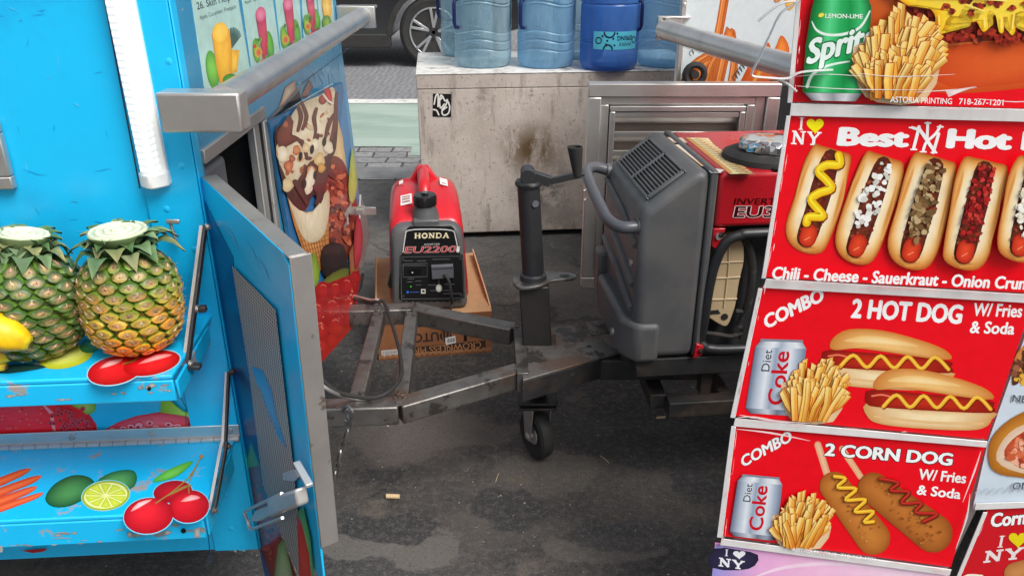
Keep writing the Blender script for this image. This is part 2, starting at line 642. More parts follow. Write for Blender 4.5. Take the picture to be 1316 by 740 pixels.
def led_mat():
    m = bpy.data.materials.new("lit_tube")
    m.use_nodes = True
    b = m.node_tree.nodes["Principled BSDF"]
    b.inputs["Base Color"].default_value = (.5, .5, .5, 1)
    b.inputs["Emission Color"].default_value = (.93, .98, 1, 1)
    N, L = m.node_tree.nodes, m.node_tree.links
    tc = N.new("ShaderNodeTexCoord")
    wv = N.new("ShaderNodeTexWave")
    wv.bands_direction = "Z"
    wv.inputs["Scale"].default_value = 30
    L.new(tc.outputs["Object"], wv.inputs["Vector"])
    mr = N.new("ShaderNodeMapRange")
    mr.inputs["To Min"].default_value = .34
    mr.inputs["To Max"].default_value = .75
    L.new(wv.outputs["Fac"], mr.inputs["Value"])
    L.new(mr.outputs["Result"], b.inputs["Emission Strength"])
    return m


M["led"] = led_mat()


def clear_mat(name, col, clear, rough=.2, rim=(1, 1, 1)):
    """Tinted see-through plastic."""
    m = bpy.data.materials.new(name)
    m.use_nodes = True
    N, L = m.node_tree.nodes, m.node_tree.links
    b = N["Principled BSDF"]
    b.inputs["Base Color"].default_value = (*col, 1)
    b.inputs["Roughness"].default_value = rough
    t = N.new("ShaderNodeBsdfTransparent")
    t.inputs["Color"].default_value = (*[min(1, .35 + .75 * k) for k in col], 1)
    lw = N.new("ShaderNodeLayerWeight")
    lw.inputs["Blend"].default_value = .3
    mr = N.new("ShaderNodeMapRange")
    mr.inputs["To Min"].default_value = 1 - clear
    mr.inputs["To Max"].default_value = min(1, 1.25 - clear * .6)
    L.new(lw.outputs["Facing"], mr.inputs["Value"])
    tc = N.new("ShaderNodeTexCoord")
    n = N.new("ShaderNodeTexNoise")
    n.inputs["Scale"].default_value = 9
    n.inputs["Detail"].default_value = 7
    mp = N.new("ShaderNodeMapping")
    mp.inputs["Scale"].default_value = (3, 3, .8)
    L.new(tc.outputs["Object"], mp.inputs["Vector"])
    L.new(mp.outputs["Vector"], n.inputs["Vector"])
    ad = N.new("ShaderNodeMath")
    ad.operation = "MULTIPLY_ADD"
    ad.inputs[1].default_value = .5
    L.new(n.outputs["Fac"], ad.inputs[0])
    sb = N.new("ShaderNodeMath")
    sb.operation = "ADD"
    sb.use_clamp = True
    ad.inputs[2].default_value = -.25
    L.new(ad.outputs[0], sb.inputs[0])
    L.new(mr.outputs["Result"], sb.inputs[1])
    x = N.new("ShaderNodeMixShader")
    L.new(sb.outputs[0], x.inputs["Fac"])
    L.new(t.outputs["BSDF"], x.inputs[1])
    L.new(b.outputs["BSDF"], x.inputs[2])
    L.new(x.outputs["Shader"], N["Material Output"].inputs["Surface"])
    return m


M["bottle_a"] = clear_mat("pale_blue_bottle_plastic", (.40, .56, .64), .68)
M["bottle_b"] = clear_mat("blue_bottle_plastic", (.31, .55, .73), .64)
M["bottle_c"] = clear_mat("deep_blue_bottle_plastic", (.07, .23, .64), .50)
M["film"] = clear_mat("clear_film", (.78, .78, .78), .55, .15)
M["sleeve"] = clear_mat("clear_sleeve_edge", (.84, .83, .82), .22, .2)


def ground_mat():
    m = bpy.data.materials.new("stained_asphalt")
    m.use_nodes = True
    N, L = m.node_tree.nodes, m.node_tree.links
    b = N["Principled BSDF"]
    tc = N.new("ShaderNodeTexCoord")

    def noise(sc, det=8, rg=.6, off=0, dist=0):
        mp = N.new("ShaderNodeMapping")
        mp.inputs["Location"].default_value = (off, off * 1.7, 0)
        L.new(tc.outputs["Object"], mp.inputs["Vector"])
        n = N.new("ShaderNodeTexNoise")
        n.inputs["Scale"].default_value = sc
        n.inputs["Detail"].default_value = det
        n.inputs["Roughness"].default_value = rg
        n.inputs["Distortion"].default_value = dist
        L.new(mp.outputs["Vector"], n.inputs["Vector"])
        return n.outputs["Fac"]

    def rng(src, a, bb, lo=0, hi=1):
        r = N.new("ShaderNodeMapRange")
        for k, v in (("From Min", a), ("From Max", bb), ("To Min", lo), ("To Max", hi)):
            r.inputs[k].default_value = v
        L.new(src, r.inputs["Value"])
        return r.outputs["Result"]

    def mix(f, a, bb):
        x = N.new("ShaderNodeMix")
        x.data_type = "RGBA"
        L.new(f, x.inputs["Factor"])
        for s, v in ((x.inputs["A"], a), (x.inputs["B"], bb)):
            if isinstance(v, tuple): s.default_value = (*v, 1)
            else: L.new(v, s)
        return x.outputs["Result"]

    c = mix(rng(noise(1.5, 9, .66, 3.1), .42, .58), (.030, .028, .028), (.088, .076, .068))
    c = mix(rng(noise(3.7, 9, .65, 9.7), .54, .60, 0, .8), c, (.026, .025, .027))      # damp and oil stains
    c = mix(rng(noise(1.1, 6, .5, 21.3, .6), .57, .595, 0, .8), c, (.036, .036, .039))
    c = mix(rng(noise(5.5, 9, .7, 4.4), .56, .68, 0, .7), c, (.15, .12, .095))
    def stain_shade_patch(px, py, rx, ry, col, k, sc=5.0, off=0):
        p = at(px, py, z=0)
        mp = N.new("ShaderNodeMapping")
        mp.vector_type = "TEXTURE"
        mp.inputs["Location"].default_value = (p.x, p.y, 0)
        mp.inputs["Scale"].default_value = (rx, ry, 1)
        L.new(tc.outputs["Object"], mp.inputs["Vector"])
        ln = N.new("ShaderNodeVectorMath")
        ln.operation = "LENGTH"
        L.new(mp.outputs[0], ln.inputs[0])
        ad = N.new("ShaderNodeMath")
        ad.operation = "ADD"
        L.new(ln.outputs["Value"], ad.inputs[0])
        L.new(rng(noise(sc * .7, 6, .6, off), .25, .75, -.8, .8), ad.inputs[1])
        return mix(rng(ad.outputs[0], 1.0, .88, 0, k), c, col)

    c = stain_shade_patch(560, 560, .24, .14, (.125, .104, .092), .8)
    c = stain_shade_patch(555, 700, .10, .07, (.13, .116, .104), .8, 7, 3)
    c = stain_shade_patch(760, 705, .20, .05, (.115, .10, .09), .7, 7, 8)
    c = stain_shade_patch(700, 600, .13, .10, (.11, .095, .083), .6, 6, 5)
    c = stain_shade_patch(470, 700, .10, .05, (.135, .125, .116), .8, 7, 2)
    c = stain_shade_patch(500, 678, .13, .055, (.027, .026, .028), .9, 6, 4)
    c = stain_shade_patch(655, 660, .12, .10, (.032, .031, .033), .85, 6, 6)
    c = stain_shade_patch(850, 575, .34, .22, (.030, .030, .032), .85, 4, 7)  # shade beneath the generator and cart, painted into the asphalt colour
    c = stain_shade_patch(820, 690, .22, .06, (.036, .035, .037), .7, 6, 9)
    c = mix(rng(noise(55, 6, .7), .48, .62, 0, .42), c, (.15, .137, .127))                  # grain
    c = mix(rng(noise(140, 3, .7, 1.3), .42, .36, 0, .6), c, (.016, .016, .016))
    c = mix(rng(noise(210, 2, .6, 5.3), .60, .68, 0, .6), c, (.22, .20, .188))
    # pale specks of grit
    vo = N.new("ShaderNodeTexVoronoi")
    vo.inputs["Scale"].default_value = 34
    L.new(tc.outputs["Object"], vo.inputs["Vector"])
    sp = rng(vo.outputs["Distance"], .075, .055)
    g = N.new("ShaderNodeMath")
    g.operation = "GREATER_THAN"
    g.inputs[1].default_value = .70
    sx = N.new("ShaderNodeSeparateColor")
    L.new(vo.outputs["Color"], sx.inputs["Color"])
    L.new(sx.outputs["Red"], g.inputs[0])
    mu = N.new("ShaderNodeMath")
    mu.operation = "MULTIPLY"
    L.new(sp, mu.inputs[0])
    L.new(g.outputs[0], mu.inputs[1])
    c = mix(mu.outputs[0], c, (.36, .33, .30))
    # cracks between old slabs
    v2 = N.new("ShaderNodeTexVoronoi")
    v2.feature = "DISTANCE_TO_EDGE"
    v2.inputs["Scale"].default_value = 1.35
    wv = N.new("ShaderNodeVectorMath")
    wv.operation = "ADD"
    nz = N.new("ShaderNodeTexNoise")
    nz.inputs["Scale"].default_value = 5
    nz.inputs["Detail"].default_value = 5
    ms = N.new("ShaderNodeVectorMath")
    ms.operation = "SCALE"
    ms.inputs["Scale"].default_value = .22
    L.new(tc.outputs["Object"], nz.inputs["Vector"])
    L.new(nz.outputs["Color"], ms.inputs[0])
    L.new(tc.outputs["Object"], wv.inputs[0])
    L.new(ms.outputs[0], wv.inputs[1])
    L.new(wv.outputs[0], v2.inputs["Vector"])
    sy = N.new("ShaderNodeSeparateXYZ")
    L.new(tc.outputs["Object"], sy.inputs[0])
    far = rng(sy.outputs["Y"], 2.3, 3.0)
    cr = N.new("ShaderNodeMath")
    cr.operation = "MULTIPLY"
    L.new(rng(v2.outputs["Distance"], .012, .004), cr.inputs[0])
    L.new(far, cr.inputs[1])
    c = mix(cr.outputs[0], c, (.022, .02, .02))
    # the older, paler slabs lie towards the street
    c2 = mix(rng(noise(14, 8, .7, 6.0), .35, .65), (.10, .098, .096), (.19, .185, .178))
    c = mix(rng(sy.outputs["Y"], 2.9, 4.3, 0, .62), c, c2)
    L.new(c, b.inputs["Base Color"])
    rr = rng(noise(3.7, 6, .6, 9.7), .5, .62, .78, .55)
    L.new(rr, b.inputs["Roughness"])
    bn = N.new("ShaderNodeBump")
    bn.inputs["Strength"].default_value = .7
    bn.inputs["Distance"].default_value = .006
    L.new(noise(95, 8, .8), bn.inputs["Height"])
    L.new(bn.outputs["Normal"], b.inputs["Normal"])
    return m


def brick_mat(name, c1, c2, mortar, scale, bw, bh, ms, warp=.02, bump=.6, off=.5):
    m = bpy.data.materials.new(name)
    m.use_nodes = True
    N, L = m.node_tree.nodes, m.node_tree.links
    b = N["Principled BSDF"]
    tc = N.new("ShaderNodeTexCoord")
    nz = N.new("ShaderNodeTexNoise")
    nz.inputs["Scale"].default_value = 6
    nz.inputs["Detail"].default_value = 5
    ms_ = N.new("ShaderNodeVectorMath")
    ms_.operation = "SCALE"
    ms_.inputs["Scale"].default_value = warp
    av = N.new("ShaderNodeVectorMath")
    av.operation = "ADD"
    L.new(tc.outputs["Object"], nz.inputs["Vector"])
    L.new(nz.outputs["Color"], ms_.inputs[0])
    L.new(tc.outputs["Object"], av.inputs[0])
    L.new(ms_.outputs[0], av.inputs[1])
    br = N.new("ShaderNodeTexBrick")
    br.offset = off
    for k, v in (("Scale", scale), ("Brick Width", bw), ("Row Height", bh), ("Mortar Size", ms), ("Mortar Smooth", .3)):
        br.inputs[k].default_value = v
    br.inputs["Color1"].default_value = (*c1, 1)
    br.inputs["Color2"].default_value = (*c2, 1)
    br.inputs["Mortar"].default_value = (*mortar, 1)
    L.new(av.outputs[0], br.inputs["Vector"])
    n2 = N.new("ShaderNodeTexNoise")
    n2.inputs["Scale"].default_value = 22
    n2.inputs["Detail"].default_value = 8
    n2.inputs["Roughness"].default_value = .7
    L.new(tc.outputs["Object"], n2.inputs["Vector"])
    r = N.new("ShaderNodeMapRange")
    for k, v in (("From Min", .3), ("From Max", .7), ("To Min", .6), ("To Max", 1.35)):
        r.inputs[k].default_value = v
    L.new(n2.outputs["Fac"], r.inputs["Value"])
    x = N.new("ShaderNodeMix")
    x.data_type = "RGBA"
    x.blend_type = "MULTIPLY"
    x.inputs["Factor"].default_value = 1
    L.new(br.outputs["Color"], x.inputs["A"])
    L.new(r.outputs["Result"], x.inputs["B"])
    L.new(x.outputs["Result"], b.inputs["Base Color"])
    b.inputs["Roughness"].default_value = .75
    sb = N.new("ShaderNodeMath")
    sb.operation = "MULTIPLY_ADD"
    sb.inputs[1].default_value = -1.0
    L.new(br.outputs["Fac"], sb.inputs[0])
    L.new(n2.outputs["Fac"], sb.inputs[2])
    bn = N.new("ShaderNodeBump")
    bn.inputs["Strength"].default_value = bump
    bn.inputs["Distance"].default_value = .012
    L.new(sb.outputs[0], bn.inputs["Height"])
    L.new(bn.outputs["Normal"], b.inputs["Normal"])
    return m


def concrete_mat():
    m = bpy.data.materials.new("stained_concrete")
    m.use_nodes = True
    N, L = m.node_tree.nodes, m.node_tree.links
    b = N["Principled BSDF"]
    tc = N.new("ShaderNodeTexCoord")

    def noise(sc, det=8, rg=.6, st=(1, 1, 1), loc=(0, 0, 0)):
        mp = N.new("ShaderNodeMapping")
        mp.inputs["Scale"].default_value = st
        mp.inputs["Location"].default_value = loc
        L.new(tc.outputs["Object"], mp.inputs["Vector"])
        n = N.new("ShaderNodeTexNoise")
        n.inputs["Scale"].default_value = sc
        n.inputs["Detail"].default_value = det
        n.inputs["Roughness"].default_value = rg
        L.new(mp.outputs["Vector"], n.inputs["Vector"])
        return n.outputs["Fac"]

    def rng(src, a, bb, lo=0, hi=1):
        r = N.new("ShaderNodeMapRange")
        for k, v in (("From Min", a), ("From Max", bb), ("To Min", lo), ("To Max", hi)):
            r.inputs[k].default_value = v
        L.new(src, r.inputs["Value"])
        return r.outputs["Result"]

    def mth(op, a, bb):
        x = N.new("ShaderNodeMath")
        x.operation = op
        x.use_clamp = True
        for i, v in enumerate((a, bb)):
            if isinstance(v, float): x.inputs[i].default_value = v
            else: L.new(v, x.inputs[i])
        return x.outputs[0]

    def mix(f, a, bb):
        x = N.new("ShaderNodeMix")
        x.data_type = "RGBA"
        L.new(f, x.inputs["Factor"])
        for s, v in ((x.inputs["A"], a), (x.inputs["B"], bb)):
            if isinstance(v, tuple): s.default_value = (*v, 1)
            else: L.new(v, s)
        return x.outputs["Result"]

    def spot(px, py, rx, rz):
        p = at(px, py, y=3.72)
        mp = N.new("ShaderNodeMapping")
        mp.vector_type = "TEXTURE"
        mp.inputs["Location"].default_value = (p.x, p.y, p.z)
        mp.inputs["Scale"].default_value = (rx, .6, rz)
        L.new(tc.outputs["Object"], mp.inputs["Vector"])
        ln = N.new("ShaderNodeVectorMath")
        ln.operation = "LENGTH"
        L.new(mp.outputs[0], ln.inputs[0])
        return rng(ln.outputs["Value"], 1.0, .2)

    c = mix(rng(noise(2.6), .35, .65), (.42, .348, .298), (.61, .53, .468))
    c = mix(rng(noise(9, 9, .72), .55, .75, 0, .55), c, (.33, .27, .22))
    c = mix(rng(noise(7, 8, .7, (3, 3, .5)), .55, .66, 0, .65), c, (.25, .21, .18))         # runs
    c = mix(rng(noise(60, 5, .7), .61, .66, 0, .85), c, (.15, .125, .11))                     # pits
    c = mix(rng(noise(38, 6, .7, loc=(7, 2, 1)), .60, .70, 0, .6), c, (.66, .62, .58))
    st = mth("MULTIPLY", spot(683, 193, .17, .16), rng(noise(8, 9, .75, (1.6, 1.6, .6)), .40, .52))
    c = mix(mth("MULTIPLY", st, 1.0), c, (.12, .07, .025))
    st2 = mth("MULTIPLY", spot(700, 245, .2, .2), rng(noise(9, 9, .75, loc=(3, 1, 5)), .42, .55))
    c = mix(mth("MULTIPLY", st2, .9), c, (.10, .09, .08))
    st3 = mth("MULTIPLY", spot(735, 300, .35, .14), rng(noise(7, 8, .7, loc=(1, 5, 2)), .36, .6))
    c = mix(mth("MULTIPLY", st3, .85), c, (.17, .13, .10))
    st4 = mth("MULTIPLY", spot(622, 125, .05, .09), rng(noise(14, 8, .7), .4, .6))
    c = mix(mth("MULTIPLY", st4, .8), c, (.16, .13, .11))
    L.new(c, b.inputs["Base Color"])
    b.inputs["Roughness"].default_value = .85
    bn = N.new("ShaderNodeBump")
    bn.inputs["Strength"].default_value = .5
    bn.inputs["Distance"].default_value = .006
    L.new(noise(50, 8, .7), bn.inputs["Height"])
    L.new(bn.outputs["Normal"], b.inputs["Normal"])
    return m


M["ground"] = ground_mat()
M["cobble"] = brick_mat("stone_setts", (.20, .20, .205), (.32, .315, .315), (.085, .08, .077), 1, .23, .135, .009, .05, .8)
M["road"] = brick_mat("grooved_road", (.20, .20, .212), (.23, .23, .242), (.178, .178, .188), 1, .06, .5, .012, .02, .3)
M["green"] = mat("green_lane_paint", (.275, .36, .31), .7, 0, .12, 3, .25, 60, wear=(.13, .18, .15), wscale=20, wcut=.70, wear2=(.33, .41, .36), w2scale=1.5, w2cut=.52, stretch=(.5, 1.6, 1))
M["paint"] = mat("worn_white_paint", (.62, .62, .60), .7, 0, .1, 6, .2, 60, wear=(.25, .27, .26), wscale=12, wcut=.6)
M["concrete"] = concrete_mat()

# ------------------------------------------------------------------ ground and street


def sheet(name, pts, z, m):
    b = MB()
    b.add([(p[0], p[1], z) for p in pts], [list(range(len(pts)))])
    return tag(b.build(name, m, smooth=0), kind="structure")


sheet("ground", [(-300, -300), (300, -300), (300, 300), (-300, 300)], 0, M["ground"])
rr = random.Random(4)
top = [(x * .35 - 14, 5.50 + rr.uniform(-.05, .05)) for x in range(81)]
sheet("cobble_strip", [(-14, 4.72), (14, 4.72), (14, 5.75), (-14, 5.75)], .004, M["cobble"])
jag = [(-14, 5.47)] + [(x, y) for x, y in ((-1.6, 5.50), (-.98, 5.52), (-.70, 5.50), (-.69, 5.28), (-.40, 5.24), (-.1, 5.30), (2, 5.26))] + [(14, 5.3)]
sheet("bike_lane", jag + [(14, 7.02), (-14, 7.02)], .008, M["green"])
sheet("lane_line", [(-40, 7.02)] + [(x * .2 - 14, 7.02 + rr.uniform(-.012, .012)) for x in range(141)] + [(40, 7.02), (40, 7.2)]
      + [(14 - x * .2, 7.2 + rr.uniform(-.012, .012)) for x in range(141)] + [(-40, 7.2)], .012, M["paint"])
sheet("road", [(-300, 6.9), (300, 6.9), (300, 24), (-300, 24)], .004, M["road"])

# a wide flagstone of the kerb row
for (xa, xb, ya, yb, nm) in ((-1.25, -.62, 4.74, 4.98, "grey kerb flagstone lying beside the pale concrete block"), (-2.0, -1.26, 4.74, 4.99, "grey kerb flagstone lying beyond the blue fruit cart")):
    b = MB()
    b.box((xa, ya, 0), (xb, yb, .012))
    m = M.setdefault("flag", mat("flagstone", (.22, .22, .225), .75, 0, .2, 9, .3, 50))
    tag(b.build("flagstone", m, bevel=.006), nm, "paving stone")

# ------------------------------------------------------------------ dark car across the bike lane
YC = 9.0
wc = at(557, 45, y=YC)
wx, wz = wc.x, .375
car = thing("parked_car", (wx - 1.4, YC + .9, 0), "black car with silver spoked wheel parked beyond the green bike lane", "car")
body = MB()
wf = wx - 2.75


def car_side():
    pts = [(wx + .98, .42), (wx + 1.0, .8), (wx + .9, 1.05), (wx + .7, 1.12), (wx + .55, 1.68), (wx + .2, 1.76), (wx - 1.6, 1.74), (wx - 2.2, 1.62), (wx - 2.75, 1.12),
           (wx - 3.5, .98), (wx - 3.68, .8), (wx - 3.7, .36)]
    for cx in (wf, wx):
        pts.append((cx - .47, .30))
        for k in range(1, 12):
            a = math.pi - math.pi * k / 12
            pts.append((cx + .445 * math.cos(a), wz - .03 + .45 * math.sin(a)))
        pts.append((cx + .47, .30))
    return pts


cs = car_side()
body.prism([(x, YC, z) for x, z in cs], (0, 1.85, 0))
bo = body.build("body", M["car"], car, bevel=.05, segs=3)
k = MB()
k.prism([(wx + .42, YC - .004, 1.13), (wx + .32, YC - .004, 1.58), (wx - .4, YC - .004, 1.64), (wx - .45, YC - .004, 1.13)], (0, .05, 0))
k.prism([(wx - .52, YC - .004, 1.13), (wx - .47, YC - .004, 1.64), (wx - 1.6, YC - .004, 1.62), (wx - 2.5, YC - .004, 1.13)], (0, .05, 0))
k.build("side_window", M["glass_dark"], car)
k = MB()
k.box((wf + .47, YC - .012, .22), (wx - .47, YC + .1, .36))
k.build("sill", M["rubber"], car, bevel=.01)
for cx in (wf, wx):
    for i in range(12):
        pass
    k = MB()
    ring = []
    for rr_, oo in ((.445, -.012), (.50, -.012), (.50, .02), (.445, .02)):
        ring.append((rr_, oo))
    vs, fs = [], []
    n = 25
    for j in range(n):
        a = math.pi * j / (n - 1)
        for r_, o_ in ring:
            vs.append((cx + r_ * math.cos(a), YC + o_, wz - .03 + (r_ + .005) * math.sin(a)))
    for j in range(n - 1):
        for q in range(4):
            fs.append([j * 4 + q, j * 4 + (q + 1) % 4, j * 4 + 4 + (q + 1) % 4, j * 4 + 4 + q])
    k.add(vs, fs)
    k.build("wheel_arch", M["rubber"], car)
    for yy in (YC + .13, YC + 1.72):
        t = MB()
        t.lathe([(.25, -.10), (.33, -.115), (.362, -.10), (.375, -.06), (.375, .06), (.362, .1), (.33, .115), (.25, .10)], (cx, yy, wz), (0, -1, 0), 48)
        wo = t.build("wheel", M["rubber"], car)
        r = MB()
        r.lathe([(.262, .09), (.262, .112), (.245, .112), (.235, .07), (.235, .0)], (cx, yy, wz), (0, -1, 0), 48)
        for s in range(5):
            for d in (-.16, .16):
                a = math.pi * 2 * s / 5 + .25
                p = V((cx + .05 * math.cos(a), yy - .085, wz + .05 * math.sin(a)))
                q = V((cx + .25 * math.cos(a + d), yy - .105, wz + .25 * math.sin(a + d)))
                r.bar(p, q, .028, .03, up=(0, -1, 0))
        r.lathe([(.085, .05), (.08, .095), (0.02, .1)], (cx, yy, wz), (0, -1, 0), 24)
        r.build("rim", M["alloy"], wo, bevel=.003)
        r = MB()
        r.lathe([(.25, 0), (.02, .005)], (cx, yy, wz), (0, -1, 0), 32)
        for s in range(5):
            a = math.pi * 2 * s / 5 + .9
            r.cyl((cx + .058 * math.cos(a), yy - .09, wz + .058 * math.sin(a)), (cx + .058 * math.cos(a), yy - .112, wz + .058 * math.sin(a)), .012, 8)
        r.build("brake_disc", M["dark_in"], wo)

# ------------------------------------------------------------------ concrete block
YB = 3.69
bl, br_ = at(535, 95, y=YB), at(905, 92, y=YB)
ZT = bl.z
blk = thing("concrete_block", ((bl.x + br_.x) / 2, YB + .34, 0), "stained beige concrete block with a chipped white top carrying water bottles", "concrete block")
ba_ = R(5.2)
bu, bv = V((math.cos(ba_), math.sin(ba_), 0)), V((-math.sin(ba_), math.cos(ba_), 0))
BL0 = V((bl.x, YB, 0))
BLW = (br_.x - bl.x) * 1.04


def bbox(b, x0, y0, z0, x1, y1, z1):
    q = [BL0 + bu * x + bv * y + V((0, 0, z0)) for x, y in ((x0, y0), (x1, y0), (x1, y1), (x0, y1))]
    b.prism(q, (0, 0, z1 - z0))


zb = .03
b = MB()
bbox(b, 0, 0, zb, BLW, .68, ZT - .07)
bo_ = b.build("body", M["concrete"], blk, bevel=.005)
for xx in (.02, BLW - .35):
    b = MB()
    bbox(b, xx, .12, 0, xx + .3, .6, zb - .001)
    b.build("foot", M["concrete"], blk)
b = MB()
bbox(b, -.0015, -.0015, ZT - .0695, BLW + .0015, .6815, ZT - .006)
b.build("edge_band", M["concrete"], blk, bevel=.003)
b = MB()
bbox(b, -.004, -.004, ZT - .0055, BLW + .004, .684, ZT)
b.build("painted_top", M["white_chip"], blk, bevel=.003)
b = MB()
bbox(b, .052, -.001, zb + .02, .056, .004, ZT - .08)
b.build("edge_groove", M["concrete"], blk)
p = Print((BL0, -bv), .002)
p.backing([(556.5, 120.5), (580.5, 121), (579.5, 150.5), (556, 150)], (28, 27, 27), .002)
wht = (225, 222, 215)
for s_ in ([(558, 134), (560, 124), (563, 122), (563, 137)], [(563, 130), (568, 126), (567, 122), (565, 128), (566, 139), (571, 134)], [(569, 124), (572, 130), (575, 128), (573, 135), (568, 141)],
           [(576, 131), (578, 138), (576, 146), (570, 148), (568, 143), (574, 138)], [(557, 141), (561, 142), (564, 148)]):
    p.stroke(s_, 1.9, wht, sm=4)
tag(p.build("sticker", M["label"], blk, smooth=0))

# ------------------------------------------------------------------ water bottles
def make_bottle(px, py, label, mk, wob_ph=0, handle=None, band=False, side_label=False, deep=0.0, ripple=True):
    c = at(px, py, z=ZT)
    c = V((c.x * (1 + .135 / c.y) if deep == 0 else c.x, c.y + .135 + deep, ZT))
    c.x = c.x if deep else at(px, py, z=ZT).x * (c.y / at(px, py, z=ZT).y)
    rt = thing("water_bottle", c, label, "water bottle", "big water bottles on the concrete block")
    prof = [(.0, .012), (.09, .010), (.112, .0), (.125, .008), (.134, .03), (.1355, .05)]
    hs_ = [.05 + .0028 * i for i in range(1, 122)]
    for h in hs_:
        r = .1355
        for hc in (.085, .125, .165, .29, .335):
            r -= .0048 * math.exp(-((h - hc) / .0032) ** 2) * (0 if (not ripple and hc != .125 and hc != .29) else 1)
        if ripple: r -= .003 * (1 if .17 < h < .28 else 0)
        prof.append((r, h))
    prof += [(.1345, .40), (.115, .43), (.07, .455), (.03, .47), (.028, .505), (0, .505)]
    amp = .010 if ripple else 0

    b = MB()
    b.lathe(prof, (0, 0, 0), (0, 0, 1), 56)
    # the ribs run in waves round the bottle
    if amp:
        for v in b.v:
            if .06 < v.z < .385:
                v.z += amp * math.sin(3 * math.atan2(v.y, v.x) + wob_ph) * min(1, (v.z - .06) / .03, (.385 - v.z) / .03)
    b.build("shell", mk, rt, local=True, smooth=60)
    k = MB()
    k.lathe([(.031, .488), (.032, .51), (.0, .512)], n=24)
    k.build("cap", M["navy"], rt, local=True)
    if handle is not None:
        ca, sa = math.cos(handle), math.sin(handle)
        k = MB()
        o = .146
        e = lambda r, z: (r * ca, r * sa, z)
        k.tube([e(.118, .178), e(o, .182), e(o + .006, .20), e(o + .006, .285), e(o, .303), e(.118, .307)], .0085, 8)
        for zz in range(8):
            k.tube([e(o + .004, .20 + zz * .011), e(o + .0065, .2035 + zz * .011)], .0105, 8)
        k.build("handle", M["navy"], rt, local=True)
    return rt, c


# spots are where each bottle's foot meets the block top in the photo
ba, ca_ = make_bottle(621, 89.5, "pale blue water bottle with navy handle, standing in front nearest the car wheel", M["bottle_a"], .4, handle=R(213))
bb, cb = make_bottle(701, 90, "clear blue water bottle between the pale one and the deep blue one", M["bottle_b"], 1.1, handle=R(216))
bc, cc_ = make_bottle(781, 93.5, "deep blue water bottle with a cyan paper label", M["bottle_c"], 0, handle=R(-28), ripple=False)
bd, cd = make_bottle(853, 89, "blue water bottle on the block beside the churro sign edge", M["bottle_b"], 2.3)
be, ce = make_bottle(601, 75, "pale blue water bottle half hidden at the rear corner of the block", M["bottle_a"], 2.0, handle=R(170))
bf, cf = make_bottle(742, 78, "blue water bottle in the rear row, seen between two front bottles", M["bottle_a"], .8)

# paper labels curved round two bottles


def curved_label(root, a0, a1, z0, z1, r, drawer, name="label"):
    b = MB()
    n = 14
    vs, cs = [], []
    for i in range(n + 1):
        a = a0 + (a1 - a0) * i / n
        vs += [(r * math.cos(a), r * math.sin(a), z0), (r * math.cos(a), r * math.sin(a), z1)]
        cs += [lin(drawer), lin(drawer)]
    b.add(vs, [[2 * i, 2 * i + 2, 2 * i + 3, 2 * i + 1] for i in range(n)], cs)
    return b


def wrap_pts(pts, a0, a1, z0, z1, r):
    return [(r * math.cos(a0 + (a1 - a0) * x), r * math.sin(a0 + (a1 - a0) * x), z0 + (z1 - z0) * y) for x, y in pts]


a0, a1, z0_, z1_ = R(-128), R(-36), .100, .178
lb = curved_label(bc, a0, a1, z0_, z1_, .1372, (95, 200, 225))
lr = .1378


def wrap_stroke(pts, wd, col):
    m = len(pts)
    asp = 2.8
    vs = []
    for i in range(m):
        a, b = pts[max(0, i - 1)], pts[min(m - 1, i + 1)]
        dx, dy = (b[0] - a[0]) * asp, b[1] - a[1]
        l = math.hypot(dx, dy) or 1
        nx, ny = -dy / l * wd / asp, dx / l * wd
        vs += [(pts[i][0] + nx, pts[i][1] + ny), (pts[i][0] - nx, pts[i][1] - ny)]
    lb.add(wrap_pts(vs, a0, a1, z0_, z1_, lr), [[2 * i, 2 * i + 1, 2 * i + 3, 2 * i + 2] for i in range(m - 1)], [lin(col)] * (2 * m))


def circ(x, y, r, a=0, b=360):
    return [(x + r / 2.8 * math.cos(R(t)), y + r * math.sin(R(t))) for t in range(a, b + 1, 20)]


dk = (25, 40, 70)
wrap_stroke(circ(.12, .5, .17), .03, dk)
wrap_stroke(circ(.34, .98, .3, 180, 360), .045, dk)
wrap_stroke(circ(.32, .02, .25, 0, 180), .045, dk)
wrap_stroke(circ(.92, .5, .17), .03, dk)
for x, y in ((.2, .75), (.3, .5), (.42, .62), (.28, .3), (.45, .25), (.5, .9)):
    wrap_stroke(circ(x, y, .03), .03, dk)
vs, fs, gx0, gx1 = glyphs("SPRING", .02)          # the bottle stands upside down, so its lettering does too
vs2 = [(.86 - (x - gx0) / (gx1 - gx0) * .36, .76 - y * .36) for x, y in vs]
lb.add(wrap_pts(vs2, a0, a1, z0_, z1_, lr), fs, [lin(dk)] * len(vs2))
for j in range(5):
    wrap_stroke([(.55 + .06 * j, .2), (.57 + .06 * j, .42), (.59 + .06 * j, .22)], .02, dk)
lb.build("label", M["label"], bc, local=True)
for rt, aa in ((ba, R(-14)), (bb, R(-18))):
    b = curved_label(rt, aa, aa + R(26), .17, .30, .1375, (60, 110, 120))
    rnd = random.Random(3)
    for i in range(26):
        x, y = rnd.uniform(.0, .85), rnd.uniform(0, .9)
        b.add(wrap_pts([(x, y), (x + .15, y), (x + .15, y + .1), (x, y + .1)], aa, aa + R(26), .17, .30, .138), [[0, 1, 2, 3]],
              [lin(rnd.choice([(20, 60, 50), (150, 200, 235), (30, 90, 150), (225, 235, 235), (40, 70, 40)]))] * 4)
    b.build("label", M["label"], rt, local=True)

